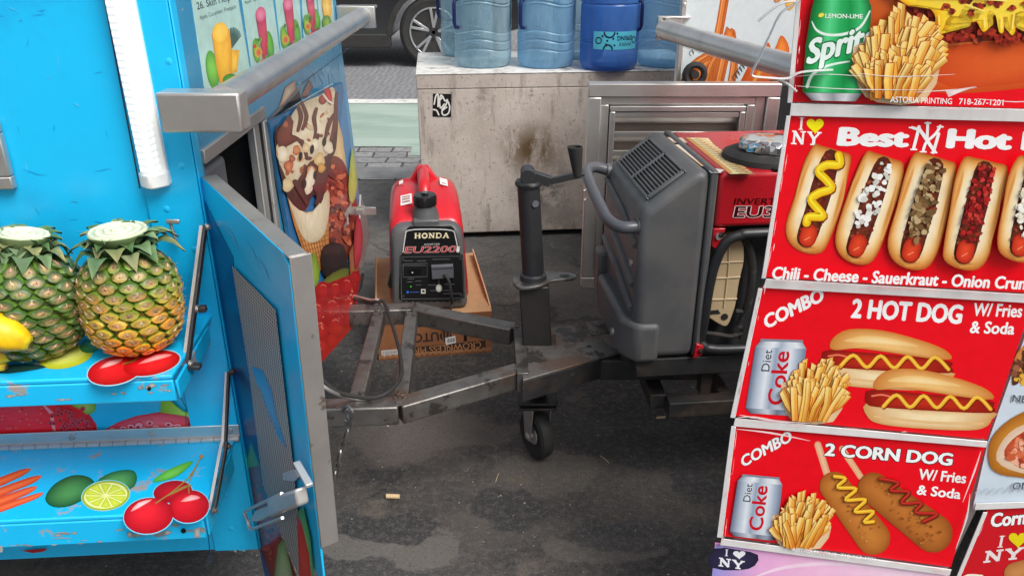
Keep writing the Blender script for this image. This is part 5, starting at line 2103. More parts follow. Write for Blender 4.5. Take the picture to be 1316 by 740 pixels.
b.build("caster_fork", M["steel_dull"], ca, bevel=.001)

# hitch chain
b = MB()
cp = [at(x, y, y=1.52) for x, y in ((447, 533), (449, 543), (446, 555), (441, 568), (437, 582), (434, 596), (430, 609), (426, 622), (423, 636))]
for i in range(len(cp) - 1):
    c = (cp[i] + cp[i + 1]) / 2
    d = (cp[i + 1] - cp[i])
    l = d.length * .70
    d.normalize()
    s_ = V((1, .3, 0)) if i % 2 else V((.3, -1, 0))
    s_ = (s_ - d * s_.dot(d)).normalized()
    b.tube([c + d * (l * 1.05 * math.cos(t_)) + s_ * (.0072 * math.sin(t_)) for t_ in [k * math.pi / 6 for k in range(12)]], .0028, 6, closed=True)
b.build("hitch_chain", M["raw_steel"], fc)
b = MB()
h = T(449, 522, z=.27)
b.tube(smooth_path([at(440, 528, y=1.53), at(446, 522, y=1.52), at(453, 530, y=1.51), at(449, 541, y=1.515), at(443, 539, y=1.52)], 5), .004, 6)
b.build("chain_hook", M["raw_steel"], fc)

# ------------------------------------------------------------------ pineapple carton
yaw = R(9)
BX = V((math.cos(yaw), math.sin(yaw), 0))
BY = V((-math.sin(yaw), math.cos(yaw), 0))
BO = T(487, 463, z=0)
bw_ = (T(632, 452, z=0) - BO).dot(BX)
bh_ = .168
bd_ = .56
Bq = lambda x, y, z: BO + BX * x + BY * y + V((0, 0, z))
box = thing("cardboard_box", Bq(bw_ / 2, bd_ / 2, 0), "upside-down brown pineapple carton under the small red generator", "cardboard box")
card, cardd = (186, 132, 84), (150, 98, 60)
b = MB()
b.prism([Bq(0, 0, .001), Bq(bw_, 0, .001), Bq(bw_, bd_, .001), Bq(0, bd_, .001)], (0, 0, bh_ - .001))
b.c = [lin((190, 146, 108))] * len(b.v)
b.build("carton_body", M["carton"], box, bevel=.003)
for (xx, sgn) in ((0, -1), (bw_, 1)):
    b = MB()
    # side flap standing a little above the lid with hand slots
    pts_ = [Bq(xx, .02, bh_ - .03), Bq(xx, bd_ - .02, bh_ - .03), Bq(xx - sgn * .01, bd_ - .05, bh_ + .035), Bq(xx - sgn * .006, .10, bh_ + .022), Bq(xx - sgn * .002, .03, bh_ + .002)]
    b.prism(pts_, BX * (.005 * sgn))
    b.c = [lin((204, 158, 120))] * len(b.v)
    b.build("carton_flap", M["carton"], box)
pl = (Bq(0, 0, 0), -BY)
cpn = Print(pl, .0008)
cpn.poly([(487, 407), (632, 400), (632, 452), (488, 463)], (140, 92, 62))
cpn.poly([(520, 447), (624, 437), (624, 448), (520, 459)], (62, 48, 44))
cpn.text("CROWNLESS PINEAPPLE", (618, 438.5), (494, 450.5), (.6, 8), (176, 122, 82), .012)
cpn.text("DUTCH", (575, 425.5), (521, 430), (.8, 11), (56, 44, 42), .03)
cpn.ell(573, 431, 7, 8.4, (56, 44, 42))
for t_ in (-4, 0, 4):
    cpn.stroke([(573 + t_ * 1.3, 424), (573 + t_ * .8, 438)], 1.0, (150, 96, 58))
cpn.text("6 COUNT", (624, 428), (604, 430), (.3, 4), (70, 52, 46), .01)
cpn.poly([(490, 450), (513, 448), (513, 456), (490, 458)], (196, 190, 186))
cpn.poly([(572, 434), (585, 431), (586, 440), (573, 443)], (214, 210, 206))
for k in range(7):
    cpn.stroke([(575 + k * 1.5, 435.5 - k * .25), (575.3 + k * 1.5, 440 - k * .25)], .6 + .4 * (k % 2), (60, 60, 64))
for k in range(9):
    cpn.stroke([(493 + k * 2, 451.5 - k * .2), (493 + k * 2, 455.5 - k * .2)], .6, (110, 108, 110))
for x, y in ((516, 440), (596, 432)):
    cpn.poly([(x, y - 6), (x + 4, y - 6), (x + 4, y + 6), (x, y + 6)], (36, 26, 22))
cpn.build("carton_print", M["carton"], box, smooth=0)
# torn, rippled edge of the carton walls
b = MB()
zz = [Bq(bw_ * i / 40, -.003, .004 + .006 * (i % 2) + .003 * rn.random()) for i in range(41)]
b.add(zz + [p_ + V((0, 0, .012)) for p_ in zz], [[i, i + 1, 42 + i, 41 + i] for i in range(40)])
b.c = [lin((160, 112, 78))] * len(b.v)
b.build("torn_rim", M["carton"], box)

# ------------------------------------------------------------------ small red generator on the carton
GZ = bh_ + .001
gyaw = R(7)
GX = V((math.cos(gyaw), math.sin(gyaw), 0))
GY = V((-math.sin(gyaw), math.cos(gyaw), 0))
gc = T(553, 399, z=GZ)
GO = gc + GY * .0
Gq = lambda x, y, z: GO + GX * x + GY * y + V((0, 0, GZ + z - GO.z))
gen = thing("portable_generator", Gq(0, .24, 0), "small red portable generator with black front panel standing on the cardboard box", "generator")
hwid = (T(601, 394, z=GZ) - T(505, 396, z=GZ)).length / 2


def section(y, wb, wt, h, rad, z0=.0, n=6):
    """Rounded cross-section: wider at the foot than at the top."""
    pts_ = []
    for k in range(n + 1):
        a = R(90) * k / n
        pts_.append((wt - rad + rad * math.cos(a), h - rad + rad * math.sin(a)))
    pts_ += [(-x, z) for x, z in pts_[::-1]]
    r2 = .02
    bot = []
    for k in range(n + 1):
        a = R(180) + R(90) * k / n
        bot.append((-(wb - r2) + r2 * math.cos(a), z0 + r2 + r2 * math.sin(a)))
    pts_ += bot + [(-x, z) for x, z in bot[::-1]]
    return [Gq(x, y, z) for x, z in pts_]


def loft(secs):
    b = MB()
    m = len(secs[0])
    vs = [p_ for s_ in secs for p_ in s_]
    fs = [[j * m + i, j * m + (i + 1) % m, (j + 1) * m + (i + 1) % m, (j + 1) * m + i] for j in range(len(secs) - 1) for i in range(m)]
    fs += [list(range(m))[::-1], [(len(secs) - 1) * m + i for i in range(m)]]
    return b.add(vs, fs)


W1 = hwid
FH = .305
b = loft([section(.045, W1 + .004, W1 * .94, FH + .008, .05, .02), section(.06, W1 + .008, W1 * .96, FH + .022, .05, .02), section(.16, W1 + .008, W1 * .96, FH + .052, .055, .02),
          section(.28, W1 + .008, W1 * .95, FH + .068, .055, .02), section(.40, W1 + .008, W1 * .94, FH + .062, .055, .02), section(.47, W1 + .004, W1 * .9, FH + .045, .06, .02), section(.49, W1 - .01, W1 * .84, FH + .02, .06, .03)])
b.build("red_shell", M["red"], gen, smooth=50)
b = loft([section(0, W1 - .012, W1 * .84, FH - .008, .045, .012), section(.008, W1 - .003, W1 * .91, FH + .008, .05, .004), section(.025, W1, W1 * .93, FH + .013, .05, .0), section(.056, W1 + .001, W1 * .93, FH + .013, .05, .0)])
gf = b.build("front_shell", M["grey_pl"], gen, smooth=50)
# neck and fuel cap
nk = Gq(0, .095, FH - .03)
capz = at(551, 262, pl=(Gq(0, .075, 0), -GY)).z - GZ
b = MB()
b.prism([Gq(-.045, .012, FH - .0), Gq(.045, .012, FH - .0), Gq(.040, .10, FH - .0), Gq(-.040, .10, FH - .0)], (0, 0, .028))
b.lathe([(.050, 0), (.046, .02), (.040, .04), (.036, .055), (.036, .065)], Gq(0, .07, FH + .006), (0, 0, 1), 32)
b.build("filler_neck", M["grey_pl"], gen, bevel=.006)
b = MB()
nn_ = 40
b.lathe([(.037, 0), (.0405, .003), (.0405, .030), (.037, .037), (.012, .038), (.012, .044), (0, .045)], Gq(0, .07, FH + .064), (0, 0, 1), nn_, wob=lambda j, th: (-.0014 if j in (1, 2) and int(round(th / (2 * math.pi) * nn_)) % 4 == 0 else 0))
cp_ = b.build("fuel_cap", M["panel_blk"], gen)
b = MB()
b.prism([Gq(-.012, .062, FH + .1035), Gq(.008, .058, FH + .1035), Gq(.014, .078, FH + .1035), Gq(-.006, .082, FH + .1035)], (0, 0, .008))
b.build("vent_lever", M["grey_box"], cp_, bevel=.003)
# carrying handle
b = MB()
hp = smooth_path([(0, .16, FH + .03), (0, .19, FH + .075), (0, .22, FH + .095), (0, .28, FH + .100), (0, .36, FH + .100), (0, .42, FH + .085), (0, .46, FH + .03)], 5)
b.tube([Gq(*p_) for p_ in hp], .021, 14, flat=.75)
b.prism([Gq(-.06, .38, FH + .05), Gq(.06, .38, FH + .05), Gq(.020, .38, FH + .108), Gq(-.020, .38, FH + .108)], GY * .05)
b.build("carry_handle", M["red"], gen, bevel=.006, smooth=50)
# labels on the red shell
for (x0, x1, y0, y1, rows) in ((-.085, -.045, .13, .20, 3), (.06, .088, .27, .33, 1), (-.09, -.075, .30, .33, 0)):
    b = MB()
    f = lambda x, y: Gq(x, y, FH + (.052 + (y - .16) / .12 * .016 if y > .16 else .022 + (y - .06) / .1 * .030) + .0085 - max(0, abs(x) - (W1 * .9 - .07)) ** 2 * 6)
    b.add([f(x0, y0), f(x1, y0), f(x1, y1), f(x0, y1)], [[0, 1, 2, 3]], [lin((225, 215, 212))] * 4)
    for r_ in range(rows):
        ya = y0 + (y1 - y0) * (.2 + r_ * .25)
        b.add([f(x0 + .006, ya) + V((0, 0, .0005)), f(x1 - .006, ya) + V((0, 0, .0005)), f(x1 - .006, ya + .006) + V((0, 0, .0005)), f(x0 + .006, ya + .006) + V((0, 0, .0005))], [[0, 1, 2, 3]], [lin((160, 110, 105))] * 4)
    b.build("warning_label", M["label"], gen, smooth=0)
# control panel
PG = (Gq(0, -.0005, 0), -GY)
cpn = Print(PG, .0006)
blk = (24, 24, 25)
outer = smooth_path([(524, 293), (538, 291), (569, 291), (583, 293), (590, 318), (594, 350), (594, 380), (588, 386), (552, 387), (518, 386), (513, 378), (514, 345), (518, 315)], 3, True)
cpn.backing(outer, (34, 35, 37), .004)
cpn.shade([(524, 296), (583, 296), (589, 326), (518, 326)], blk, (20, 20, 21))
cpn.stroke([(518, 324), (521, 303), (525, 296), (552, 294.5), (580, 296), (585, 303), (589, 324)], 1.3, (215, 215, 215), sm=3)
cpn.slab("HONDA", (532, 306.3), (577.5, 305.6), (.2, -6.6), (238, 226, 190), 1.0)
cpn.text("INVERTER", (545, 315.2), (565, 314.8), (.6, -2.4), (190, 190, 190), .01)
cpn.text("EU2200", (520, 325), (585, 323.6), (2.2, -8.2), (205, 26, 34), .0, (205, 200, 200), .022)
cpn.text("i", (587, 323.6), (589.6, 323.6), (1, -7.6), (240, 240, 240), .03)
cpn.poly([(514, 328), (595, 327), (597, 383), (513, 384)], blk)
gl = (120, 120, 124)
cpn.stroke([(516, 384), (515, 330), (594, 329), (596, 383), (516, 384)], .5, gl)
for x, y in ((518, 333), (592, 332), (518, 380), (593, 379)):
    cpn.ell(x, y, 2.2, 2.2, (40, 40, 42), (62, 62, 64))
cpn.stroke([(518, 339), (549, 338), (549, 355), (518, 356), (518, 339)], .5, gl)
cpn.poly([(525, 346), (541, 345), (541, 354), (525, 355)], (12, 12, 12))
cpn.ell(530, 350, .9, .9, (220, 220, 220))
for (x0, x1, y) in ((519, 547, 341), (519, 530, 335), (536, 547, 335), (556, 578, 333), (524, 532, 358), (534, 541, 361), (535, 541, 366), (523, 530, 362), (550, 560, 366), (571, 584, 365), (553, 580, 373), (570, 592, 377)):
    cpn.stroke([(x0, y), (x1, y - .2)], .7, (105, 105, 108))
cpn.ell(528, 368, 1, 1, (60, 220, 60))
cpn.ell(524, 375, 1.6, 1.6, (40, 110, 220))
cpn.stroke([(527, 375), (538, 375)], .9, (60, 100, 170))
cpn.poly([(541, 371), (547, 371), (547, 377), (541, 377)], (205, 205, 200))
cpn.poly([(542.6, 372.6), (545.6, 372.6), (545.6, 375.2), (542.6, 375.2)], (30, 30, 32))
cpn.ell(564, 370, 4, 5, (170, 170, 165), (225, 225, 220))
cpn.stroke([(564, 358), (564, 365)], .6, gl)
for k in range(10):
    cpn.stroke([(516 + k * 8, 387), (521 + k * 8, 387)], .9, (12, 12, 12))
pn = cpn.build("control_panel", M["print"], gen, smooth=0)
b = MB()
q = [at(*p_, pl=PG) for p_ in ((554, 340), (582, 338.5), (583, 355), (555, 357))]
b.prism(q, -GY * .014)
b.prism([p_ - GY * .0141 for p_ in (q[0], q[1], q[1] * .8 + q[2] * .2, q[0] * .8 + q[3] * .2)], -GY * .003)
b.build("outlet_cover", M["grey_box"], pn, bevel=.002)
b = MB()
q = at(509, 358, pl=PG)
b.prism([at(508, 342, pl=(Gq(0, .03, 0), -GY)), at(503, 346, pl=(Gq(0, .03, 0), -GY)), at(498, 366, pl=(Gq(0, .03, 0), -GY)), at(500, 371, pl=(Gq(0, .03, 0), -GY)), at(507, 369, pl=(Gq(0, .03, 0), -GY))], GY * .02)
b.build("starter_grip", M["rubber"], gen, bevel=.003)

# ------------------------------------------------------------------ cords
def cord(name, pts, r, label, m="rubber"):
    b = MB()
    b.tube(smooth_path([tuple(p_) for p_ in pts], 8), r, 8)
    o = b.build(name, M[m])
    return tag(o, label, "cord")


cord("power_cord", [at(571, 352, pl=(PG[0] - GY * .016, PG[1])), at(577, 362, pl=(PG[0] - GY * .03, PG[1])), at(580, 380, pl=(PG[0] - GY * .035, PG[1])), at(580, 394, pl=(PG[0] - GY * .03, PG[1])), at(570, 408, y=2.40), at(540, 418, y=2.34), at(510, 412, y=2.30), at(490, 405, y=2.28)], .0055,
     "black power cord plugged into the small red generator's panel")
cord("power_cord", [at(455, 383, y=2.2), at(470, 388, y=2.18), at(484, 388, y=2.15), at(492, 387, z=.392), at(498, 398, z=.386), at(505, 420, y=1.98), at(512, 445, y=1.88), at(516, 470, y=1.78), at(513, 488, y=1.70), at(500, 503, y=1.63), at(480, 511, y=1.60), at(450, 508, y=1.57), at(428, 500, y=1.55), at(405, 478, y=1.54)], .0052,
     "dark power cord draped over the tow frame of the blue cart")
cord("lead_wire", [at(455, 380, y=2.21), at(475, 385, y=2.17), at(487, 386, z=.387), at(486, 396, z=.33)], .004, "thin grey lead hooked over the far rail of the tow frame", "steel_dull")
cord("lead_wire", [at(407, 490, y=1.52), at(430, 505, y=1.54), at(455, 512, z=.382), at(478, 512, z=.382)], .0045, "thin grey lead tied along the near rail beside the chain", "steel_dull")

# ------------------------------------------------------------------ churro cart behind
ch = thing("churro_cart", (1.0, 2.9, 0), "steel food cart with a churro poster, a louvred door and a push bar", "food cart")
YS = 2.45
b = MB()
b.box((.80, YS + .035, .32), (2.2, YS + 1.25, 1.45))
b.build("body_shell", M["steel"], ch, bevel=.01)
b = MB()
for xx in (1.0, 1.9):
    b.lathe([(.18, -.05), (.24, -.06), (.25, -.03), (.25, .03), (.24, .06), (.18, .05)], (xx, YS + .3, .25), (0, -1, 0), 32)
b.build("wheel", M["rubber"], ch)
PSN = (V((0, YS, 0)), V((0, -1, 0)))
sl_, sr_ = at(875, 60, pl=PSN).x, 1.45
szb, szt = at(880, 135, pl=PSN).z, 1.42
b = MB()
b.box((sl_, YS, szb), (sr_, YS + .03, szt))
b.build("sign_board", M["white_pl"], ch, bevel=.002)
b = MB()
b.box((sl_ - .006, YS - .004, szb), (sl_ + .006, YS + .034, szt))
for zz in (1.14, 1.10, 1.2):
    b.lathe([(.006, 0), (.005, .003), (0, .004)], (sl_, YS - .004, zz), (0, -1, 0), 8)
b.build("board_edge", M["steel"], ch, bevel=.001)
cs_ = Print(PSN, .0008)
cs_.poly([(879, -28), (1060, -28), (1060, 135), (876, 135)], (206, 214, 216))
o1, o2, o3 = (178, 84, 30), (222, 130, 62), (235, 165, 100)
cs_.shade([(872, 108), (880, 96), (905, 70), (930, 58), (938, 62), (925, 110)], (170, 82, 34), (215, 125, 62))
for s_, w_ in (([(932, -6), (926, 30), (920, 60), (912, 106)], 11), ([(893, 106), (906, 86), (922, 66)], 13), ([(880, 106), (892, 84), (910, 72)], 11), ([(924, 106), (932, 70), (938, 48)], 12), ([(940, 106), (944, 74), (940, 42)], 10), ([(908, 106), (914, 84), (924, 68)], 8)):
    cs_.stroke(s_, w_, o1, o2, sm=3)
    cs_.stroke([(x + w_ * .2, y) for x, y in s_], w_ * .16, (160, 74, 28), (190, 95, 40), sm=3)
    cs_.stroke([(x - w_ * .24, y) for x, y in s_], w_ * .18, (214, 120, 58), o3, sm=3)
cs_.shade([(930, 44), (934, 34), (938, 38), (941, 36), (942, 46), (946, 46), (944, 60), (932, 58)], o1, o2)
cs_.stroke([(898, 68), (906, 58), (914, 50)], .8, (60, 60, 64), sm=2)
for k in range(5):
    x, y = 888 + k * 4, 72 - k * 4.2
    cs_.stroke([(x, y), (x - 2.5, y - 3), (x + 1, y - 7), (x + 3, y - 2)], .9, (66, 66, 70), sm=3)
for k in range(6):
    x, y = 944 + k * 3.0, 104 - k * 4.2
    cs_.stroke([(x, y), (x - 3, y - 4), (x + 1, y - 9), (x + 3.6, y - 3)], 1.0, (60, 60, 64), sm=3)
cs_.stroke([(878, 60), (896, 66), (918, 74), (940, 78)], .5, (150, 155, 158))
# filled pastry pieces
cs_.shade([(950, 108), (962, 84), (985, 70), (1010, 70), (1030, 108)], (190, 72, 26), (220, 105, 45))
cs_.shade([(992, 72), (998, 58), (1003, 46), (1009, 50), (1014, 62), (1012, 78), (1000, 80)], (205, 95, 30), (238, 140, 62), sm=2)
cs_.shade([(980, 70), (982, 60), (986, 54), (990, 60), (990, 72)], (190, 80, 28), (222, 115, 50), sm=2)
cs_.stroke([(968, 106), (978, 90), (988, 74)], 4, (210, 140, 55), (228, 165, 80))
cs_.shade([(1008, 0), (1018, -10), (1030, -8), (1022, 6), (1014, 14)], (215, 160, 60), (235, 190, 95), sm=2)
cs_.shade([(994, -8), (1002, -14), (1006, -2), (996, 4)], (190, 120, 60), (220, 160, 100), sm=2)
cs_.build("churro_poster", M["sheet"], ch, smooth=0)
b = MB()
c = at(893, 96, y=YS - .03)
b.tube([c + V((.028 * math.cos(t_), 0, .028 * math.sin(t_))) for t_ in [k * math.pi / 8 for k in range(16)]], .010, 8, closed=True)
b.cyl(c + V((0, .032, 0)), c + V((0, -.01, 0)), .012, 10)
b.build("rubber_bumper", M["rubber"], ch)
# push bar coming forward
ra, rb_ = at(853, 38, y=YS - .01), None
zr = ra.z
rb_ = at(1028, 90, z=zr)
ra = at(853, 38, z=zr)
b = MB()
dr = (rb_ - ra).normalized()
b.tube([ra + dr * .004, ra + (rb_ - ra) * 1.35], .027, 20)
pb = b.build("push_bar", M["pipe"], ch)
b = MB()
b.box((ra.x - .018, ra.y - .002, ra.z - .032), (ra.x - .006, ra.y + .02, ra.z + .034))
b.box((ra.x - .018, ra.y - .002, ra.z + .030), (sl_ + .02, ra.y + .02, ra.z + .036))
b.box((ra.x - .018, ra.y + .006, ra.z - .032), (sl_ - .007, ra.y + .018, ra.z + .030))
b.build("bar_bracket", M["steel"], pb, bevel=.002)

# louvred door
YL = 2.30
PLV = (V((0, YL, 0)), V((0, -1, 0)))
ltl, ltr, lbl = at(757, 108, pl=PLV), at(1006, 108, pl=PLV), at(747, 371, pl=PLV)
lx0, lx1, lz0, lz1 = ltl.x, ltr.x, lbl.z, ltl.z
lv = MB()
fw1 = .038


def ring_frame(b, x0, x1, z0, z1, w_, y0, y1):
    b.box((x0, y0, z1 - w_), (x1, y1, z1))
    b.box((x0, y0, z0), (x1, y1, z0 + w_))
    b.box((x0, y0, z0 + w_ + .0005), (x0 + w_, y1, z1 - w_ - .0005))
    b.box((x1 - w_, y0, z0 + w_ + .0005), (x1, y1, z1 - w_ - .0005))


ring_frame(lv, lx0, lx1, lz0, lz1, fw1, YL, YL + .045)
ld = lv.build("louvre_door", M["steel"], ch, bevel=.003)
b = MB()
ring_frame(b, lx0 + fw1 + .001, lx1 - fw1 - .03, lz0 + fw1 + .001, lz1 - fw1 - .001, .022, YL + .010, YL + .040)
ring_frame(b, lx0 + fw1 + .026, lx1 - fw1 - .056, lz0 + fw1 + .026, lz1 - fw1 - .026, .016, YL + .004, YL + .036)
b.box((lx1 - fw1 - .029, YL + .012, lz0 + fw1 + .001), (lx1 - fw1 - .001, YL + .02, lz1 - fw1 - .001))
b.build("inner_frame", M["steel"], ld, bevel=.002)
b = MB()
z_ = lz1 - fw1 - .075
while z_ > lz0 + fw1 + .05:
    x0_, x1_ = lx0 + fw1 + .043, lx1 - fw1 - .073
    b.prism([(x0_, YL + .030, z_ - .006), (x0_, YL + .034, z_ - .006), (x0_, YL + .016, z_ + .016), (x0_, YL + .012, z_ + .016)], (x1_ - x0_, 0, 0))
    b.prism([(x0_, YL + .008, z_ + .0165), (x0_, YL + .020, z_ + .0165), (x0_, YL + .020, z_ + .030), (x0_, YL + .008, z_ + .030)], (x1_ - x0_, 0, 0))
    z_ -= .056
b.build("louvre_slats", M["steel"], ld, bevel=.001)
b = MB()
b.box((lx0 + fw1 + .002, YL + .041, lz0 + fw1 + .002), (lx1 - fw1 - .002, YL + .044, lz1 - fw1 - .002))
b.build("louvre_backing", mat("sooty_steel", (.23, .185, .155), .5, .4, .3, 6), ld)  # added sheet; the shade of the slat gaps is put into its brown
b = MB()
for zz in (.72, .66):
    b.tube([(lx0 + .004, YL - .002, zz), (lx0 - .006, YL - .014, zz), (lx0 - .006, YL - .014, zz + .03), (lx0 + .004, YL - .002, zz + .03)], .003, 6)
b.build("door_staple", M["steel"], ld)
b = MB()
b.box((lx1 + .0, YL + .05, lz0), (lx1 + .10, YS - .02, lz1 - .01))
b.box((.80, YL + .06, .34), (1.4, YS + .03, .9))
b.build("door_side", M["dark_in"], ch, bevel=.004)

# ------------------------------------------------------------------ hot dog cart, its rack and the big generator
hd = thing("hot_dog_cart", (1.6, 1.8, 0), "steel hot dog cart covered with red menu signs, a generator rack in front", "food cart")
b = MB()
b.box((1.12, 1.22, .34), (2.7, 2.30, 1.2))
b.build("body_shell", M["steel_dull"], hd, bevel=.01)
b = MB()
for xx in (1.6, 2.3):
    b.lathe([(.18, -.05), (.24, -.06), (.25, -.03), (.25, .03), (.24, .06), (.18, .05)], (xx, 1.5, .25), (0, -1, 0), 32)
b.build("wheel", M["rubber"], hd)
gy = R(5.5)
LX = V((math.cos(gy), math.sin(gy), 0))
LY = V((-math.sin(gy), math.cos(gy), 0))
ZG = .435
g0_ = at(835, 462, z=ZG)
LO = V((.318, 1.715, 0))
K = lambda a, bb, c: LO + LX * a + LY * bb + V((0, 0, ZG + c))
GW, GL = .40, .66
# rack
b = MB()
for bb in (0.03, GW - .03):
    b.bar(K(-.01, bb, -.028), K(.78, bb, -.028), .05, .05)
b.bar(K(.0, .06, -.028), K(.0, GW - .06, -.028), .05, .05)
b.bar(K(.42, .06, -.028), K(.42, GW - .06, -.028), .05, .05)
rk = b.build("generator_rack", M["black_steel"], hd, bevel=.003)
zc = .275
c0 = at(858, 513, z=zc + .022)
c1 = at(838, 480, z=zc + .022)
dn = V((0, 0, -.022))
b = MB()
b.bar(c0 + dn, c0 + LX * .75 + dn, .042, .044)
b.bar(c0 + V((-.02, .022, 0)) + dn, c1 + V((-.01, .12, 0)) + dn, .042, .044)
b.bar(c0 + LX * .16 + LY * .022 + dn, c0 + LX * .16 + LY * .30 + dn, .034, .04)
for a_ in (.1, .6):
    b.bar(c0 + LX * a_ + V((0, .03, .0)), V(((c0 + LX * a_).x, c0.y + .03, ZG - .054)), .03, .03, up=LY)
b.build("lower_bumper", M["black_steel"], rk, bevel=.003)

bg = thing("generator", K(GL / 2, GW / 2, 0), "large grey and red generator with vent grille and front handle beside the menu signs", "generator")
# grey end shell
b = MB()
pr_ = [(-.018, .0), (-.026, .20), (-.022, .378), (-.010, .392), (.084, .464), (.100, .472), (.130, .472), (.130, .0)]
b.prism([K(a, 0, c) for a, c in pr_], LY * GW)
es = b.build("end_shell", M["grey_pl"], bg, bevel=.022, segs=5, smooth=50)
# raised border strip next to the red body
b = MB()
b.prism([K(.128, -.0012, .0), K(.146, -.0012, .0), K(.146, -.0012, .4735), K(.128, -.0012, .4735)], LY * (GW + .0024))
b.build("shell_rim", M["grey_pl"], es, bevel=.006)
# bumper at the foot
b = MB()
pts_ = [K(-.050, .04, -.006), K(-.052, GW * .80, -.006), K(-.01, GW * .82, -.006), K(.04, GW * .8, -.006), K(.04, -.010, -.006), K(-.018, -.010, -.006)]
b.prism(pts_, V((0, 0, .105)))
b.build("bumper", M["grey_pl"], es, bevel=.014, segs=3)
b = MB()
b.prism([K(-.046, GW * .84, .02), K(-.045, GW * 1.0, .02), K(.03, GW * 1.0, .02), K(.03, GW * .84, .02)], V((0, 0, .13)))
b.prism([K(-.004, GW * .80, .11), K(-.004, GW * .88, .11), K(.0, GW * .88, .16), K(.0, GW * .80, .16)], LX * .02)
b.build("foot_block", M["grey_pl"], es, bevel=.008)
# moulded lines on the end
b = MB()
for c_ in ((.30, .33), (.20, .25), (.135, .20)):
    b.tube([K(-.025, GW - .03, c_[0] + .05), K(-.027, GW * .45, c_[0] + .03), K(-.025, .03, c_[0] - .01)], .0095, 8)
b.build("moulded_rib", M["grey_pl"], es)
b = MB()
b.cyl(K(-.056, .10, .03), K(-.05, .10, .03), .010, 14)
b.cyl(K(-.029, .06, .235), K(-.022, .06, .235), .010, 14)
b.cyl(K(.16, -.004, .338 - .02), K(.16, .0, .338 - .02), .008, 12)
b.build("screw", M["steel_dull"], es)
# grille on the sloping top of the end
S0, S1 = V((-.002, 0, .3985)), V((.078, 0, .4597))


def Sg(t_, w_, o):
    """t up the slope, w across, o out."""
    a = S0.x + (S1.x - S0.x) * t_
    c = S0.z + (S1.z - S0.z) * t_
    nl = math.hypot(S1.z - S0.z, S1.x - S0.x)
    return K(a - (S1.z - S0.z) / nl * o, w_ * GW, c + (S1.x - S0.x) / nl * o)


b = MB()
b.prism([Sg(.03, .12, .0012), Sg(.03, .86, .0012), Sg(1.0, .86, .0012), Sg(1.0, .12, .0012)], Sg(.5, .5, .002) - Sg(.5, .5, .0012))
gr = b.build("grille", M["dark_in"], es, smooth=0)
b = MB()
nb = 11
for i in range(nb + 1):
    t_ = .03 + .97 * i / nb
    for wa, wb in ((.12, .475), (.505, .86)):
        b.prism([Sg(t_ - .020, wa, .0022), Sg(t_ + .016, wa, .0022), Sg(t_ + .016, wb, .0022), Sg(t_ - .020, wb, .0022)], Sg(.5, .5, .0078) - Sg(.5, .5, .0022))
b.prism([Sg(.0, .474, .0022), Sg(1.0, .474, .0022), Sg(1.0, .506, .0022), Sg(.0, .506, .0022)], Sg(.5, .5, .0075) - Sg(.5, .5, .0022))
b.build("grille_bars", M["grey_pl"], gr, bevel=.001, segs=1)
b = MB()
for a0_, a1_, w0_, w1_ in ((-.03, .03, .08, .90), (1.0, 1.05, .08, .90), (.031, .999, .08, .119), (.031, .999, .861, .90)):
    b.prism([Sg(a0_, w0_, .0005), Sg(a1_, w0_, .0005), Sg(a1_, w1_, .0005), Sg(a0_, w1_, .0005)], Sg(.5, .5, .007) - Sg(.5, .5, .0005))
b.build("grille_frame", M["grey_pl"], gr, bevel=.003)
# lifting handle
b = MB()
h0, h1 = K(-.018, GW * .93, .372), K(-.006, .035, .338)
hp = [h0, K(-.060, GW * .92, .385), K(-.086, GW * .86, .384), K(-.094, GW * .70, .376), K(-.087, GW * .32, .345), K(-.080, GW * .16, .338), K(-.055, GW * .07, .336), h1]
b.tube(smooth_path([tuple(p_) for p_ in hp], 6), .0145, 14)
hn = b.build("lift_handle", mat("handle_grey", (.085, .088, .10), .34, .0, .1, 9, .03, 80, wear=(.16, .16, .17), wscale=30, wcut=.72), bg)
b = MB()
b.cyl(h1 - LX * .022, h1 + LX * .004, .021, 20)
b.build("handle_collar", M["grey_pl"], hn, bevel=.003)
b = MB()
b.cyl(h0 - LX * .012, h0 + LX * .004, .021, 20)
b.build("handle_collar", M["grey_pl"], hn, bevel=.003)
# red body
b = MB()
pr_ = [(.147, .338), (.147, .462), (.156, .468), (GL, .468), (GL, .338)]
b.prism([K(a, .001, c) for a, c in pr_], LY * (GW - .002))
rb = b.build("red_body", M["redp"], bg, bevel=.010, segs=3)
b = MB()
b.prism([K(.147, .001, .292), K(.158, .001, .285), K(.172, .001, .318), K(.176, .001, .336), K(.147, .001, .336)], LY * .02)
b.build("red_bracket", M["redp"], bg, bevel=.002)
b = MB()
b.prism([K(.128, -.008, -.0), K(.150, -.008, .010), K(.152, -.008, .035), K(.132, -.008, .042)], LY * .012)
b.build("red_bracket", M["redp"], bg, bevel=.002)
b = MB()
for p_ in (K(.165, -.0005, .322), K(.146, -.0085, .024)):
    b.cyl(p_, p_ - LY * .004, .007, 14)
    b.cyl(p_ - LY * .004, p_ - LY * .006, .0035, 8)
b.build("bracket_bolt", M["chrome"], bg)
PGN = (K(0, .0005, 0), -LY)
q = Print(PGN, .0006)
q.text("INVERTER", (943, 262.5), (1014, 262.5), (2.0, -8), (52, 8, 12), .005)
q.text("EU3000", (943, 279), (1042, 279), (3, -14), (60, 8, 12), .018, (226, 196, 196), .035)
q.build("lettering", M["print"], rb, smooth=0)
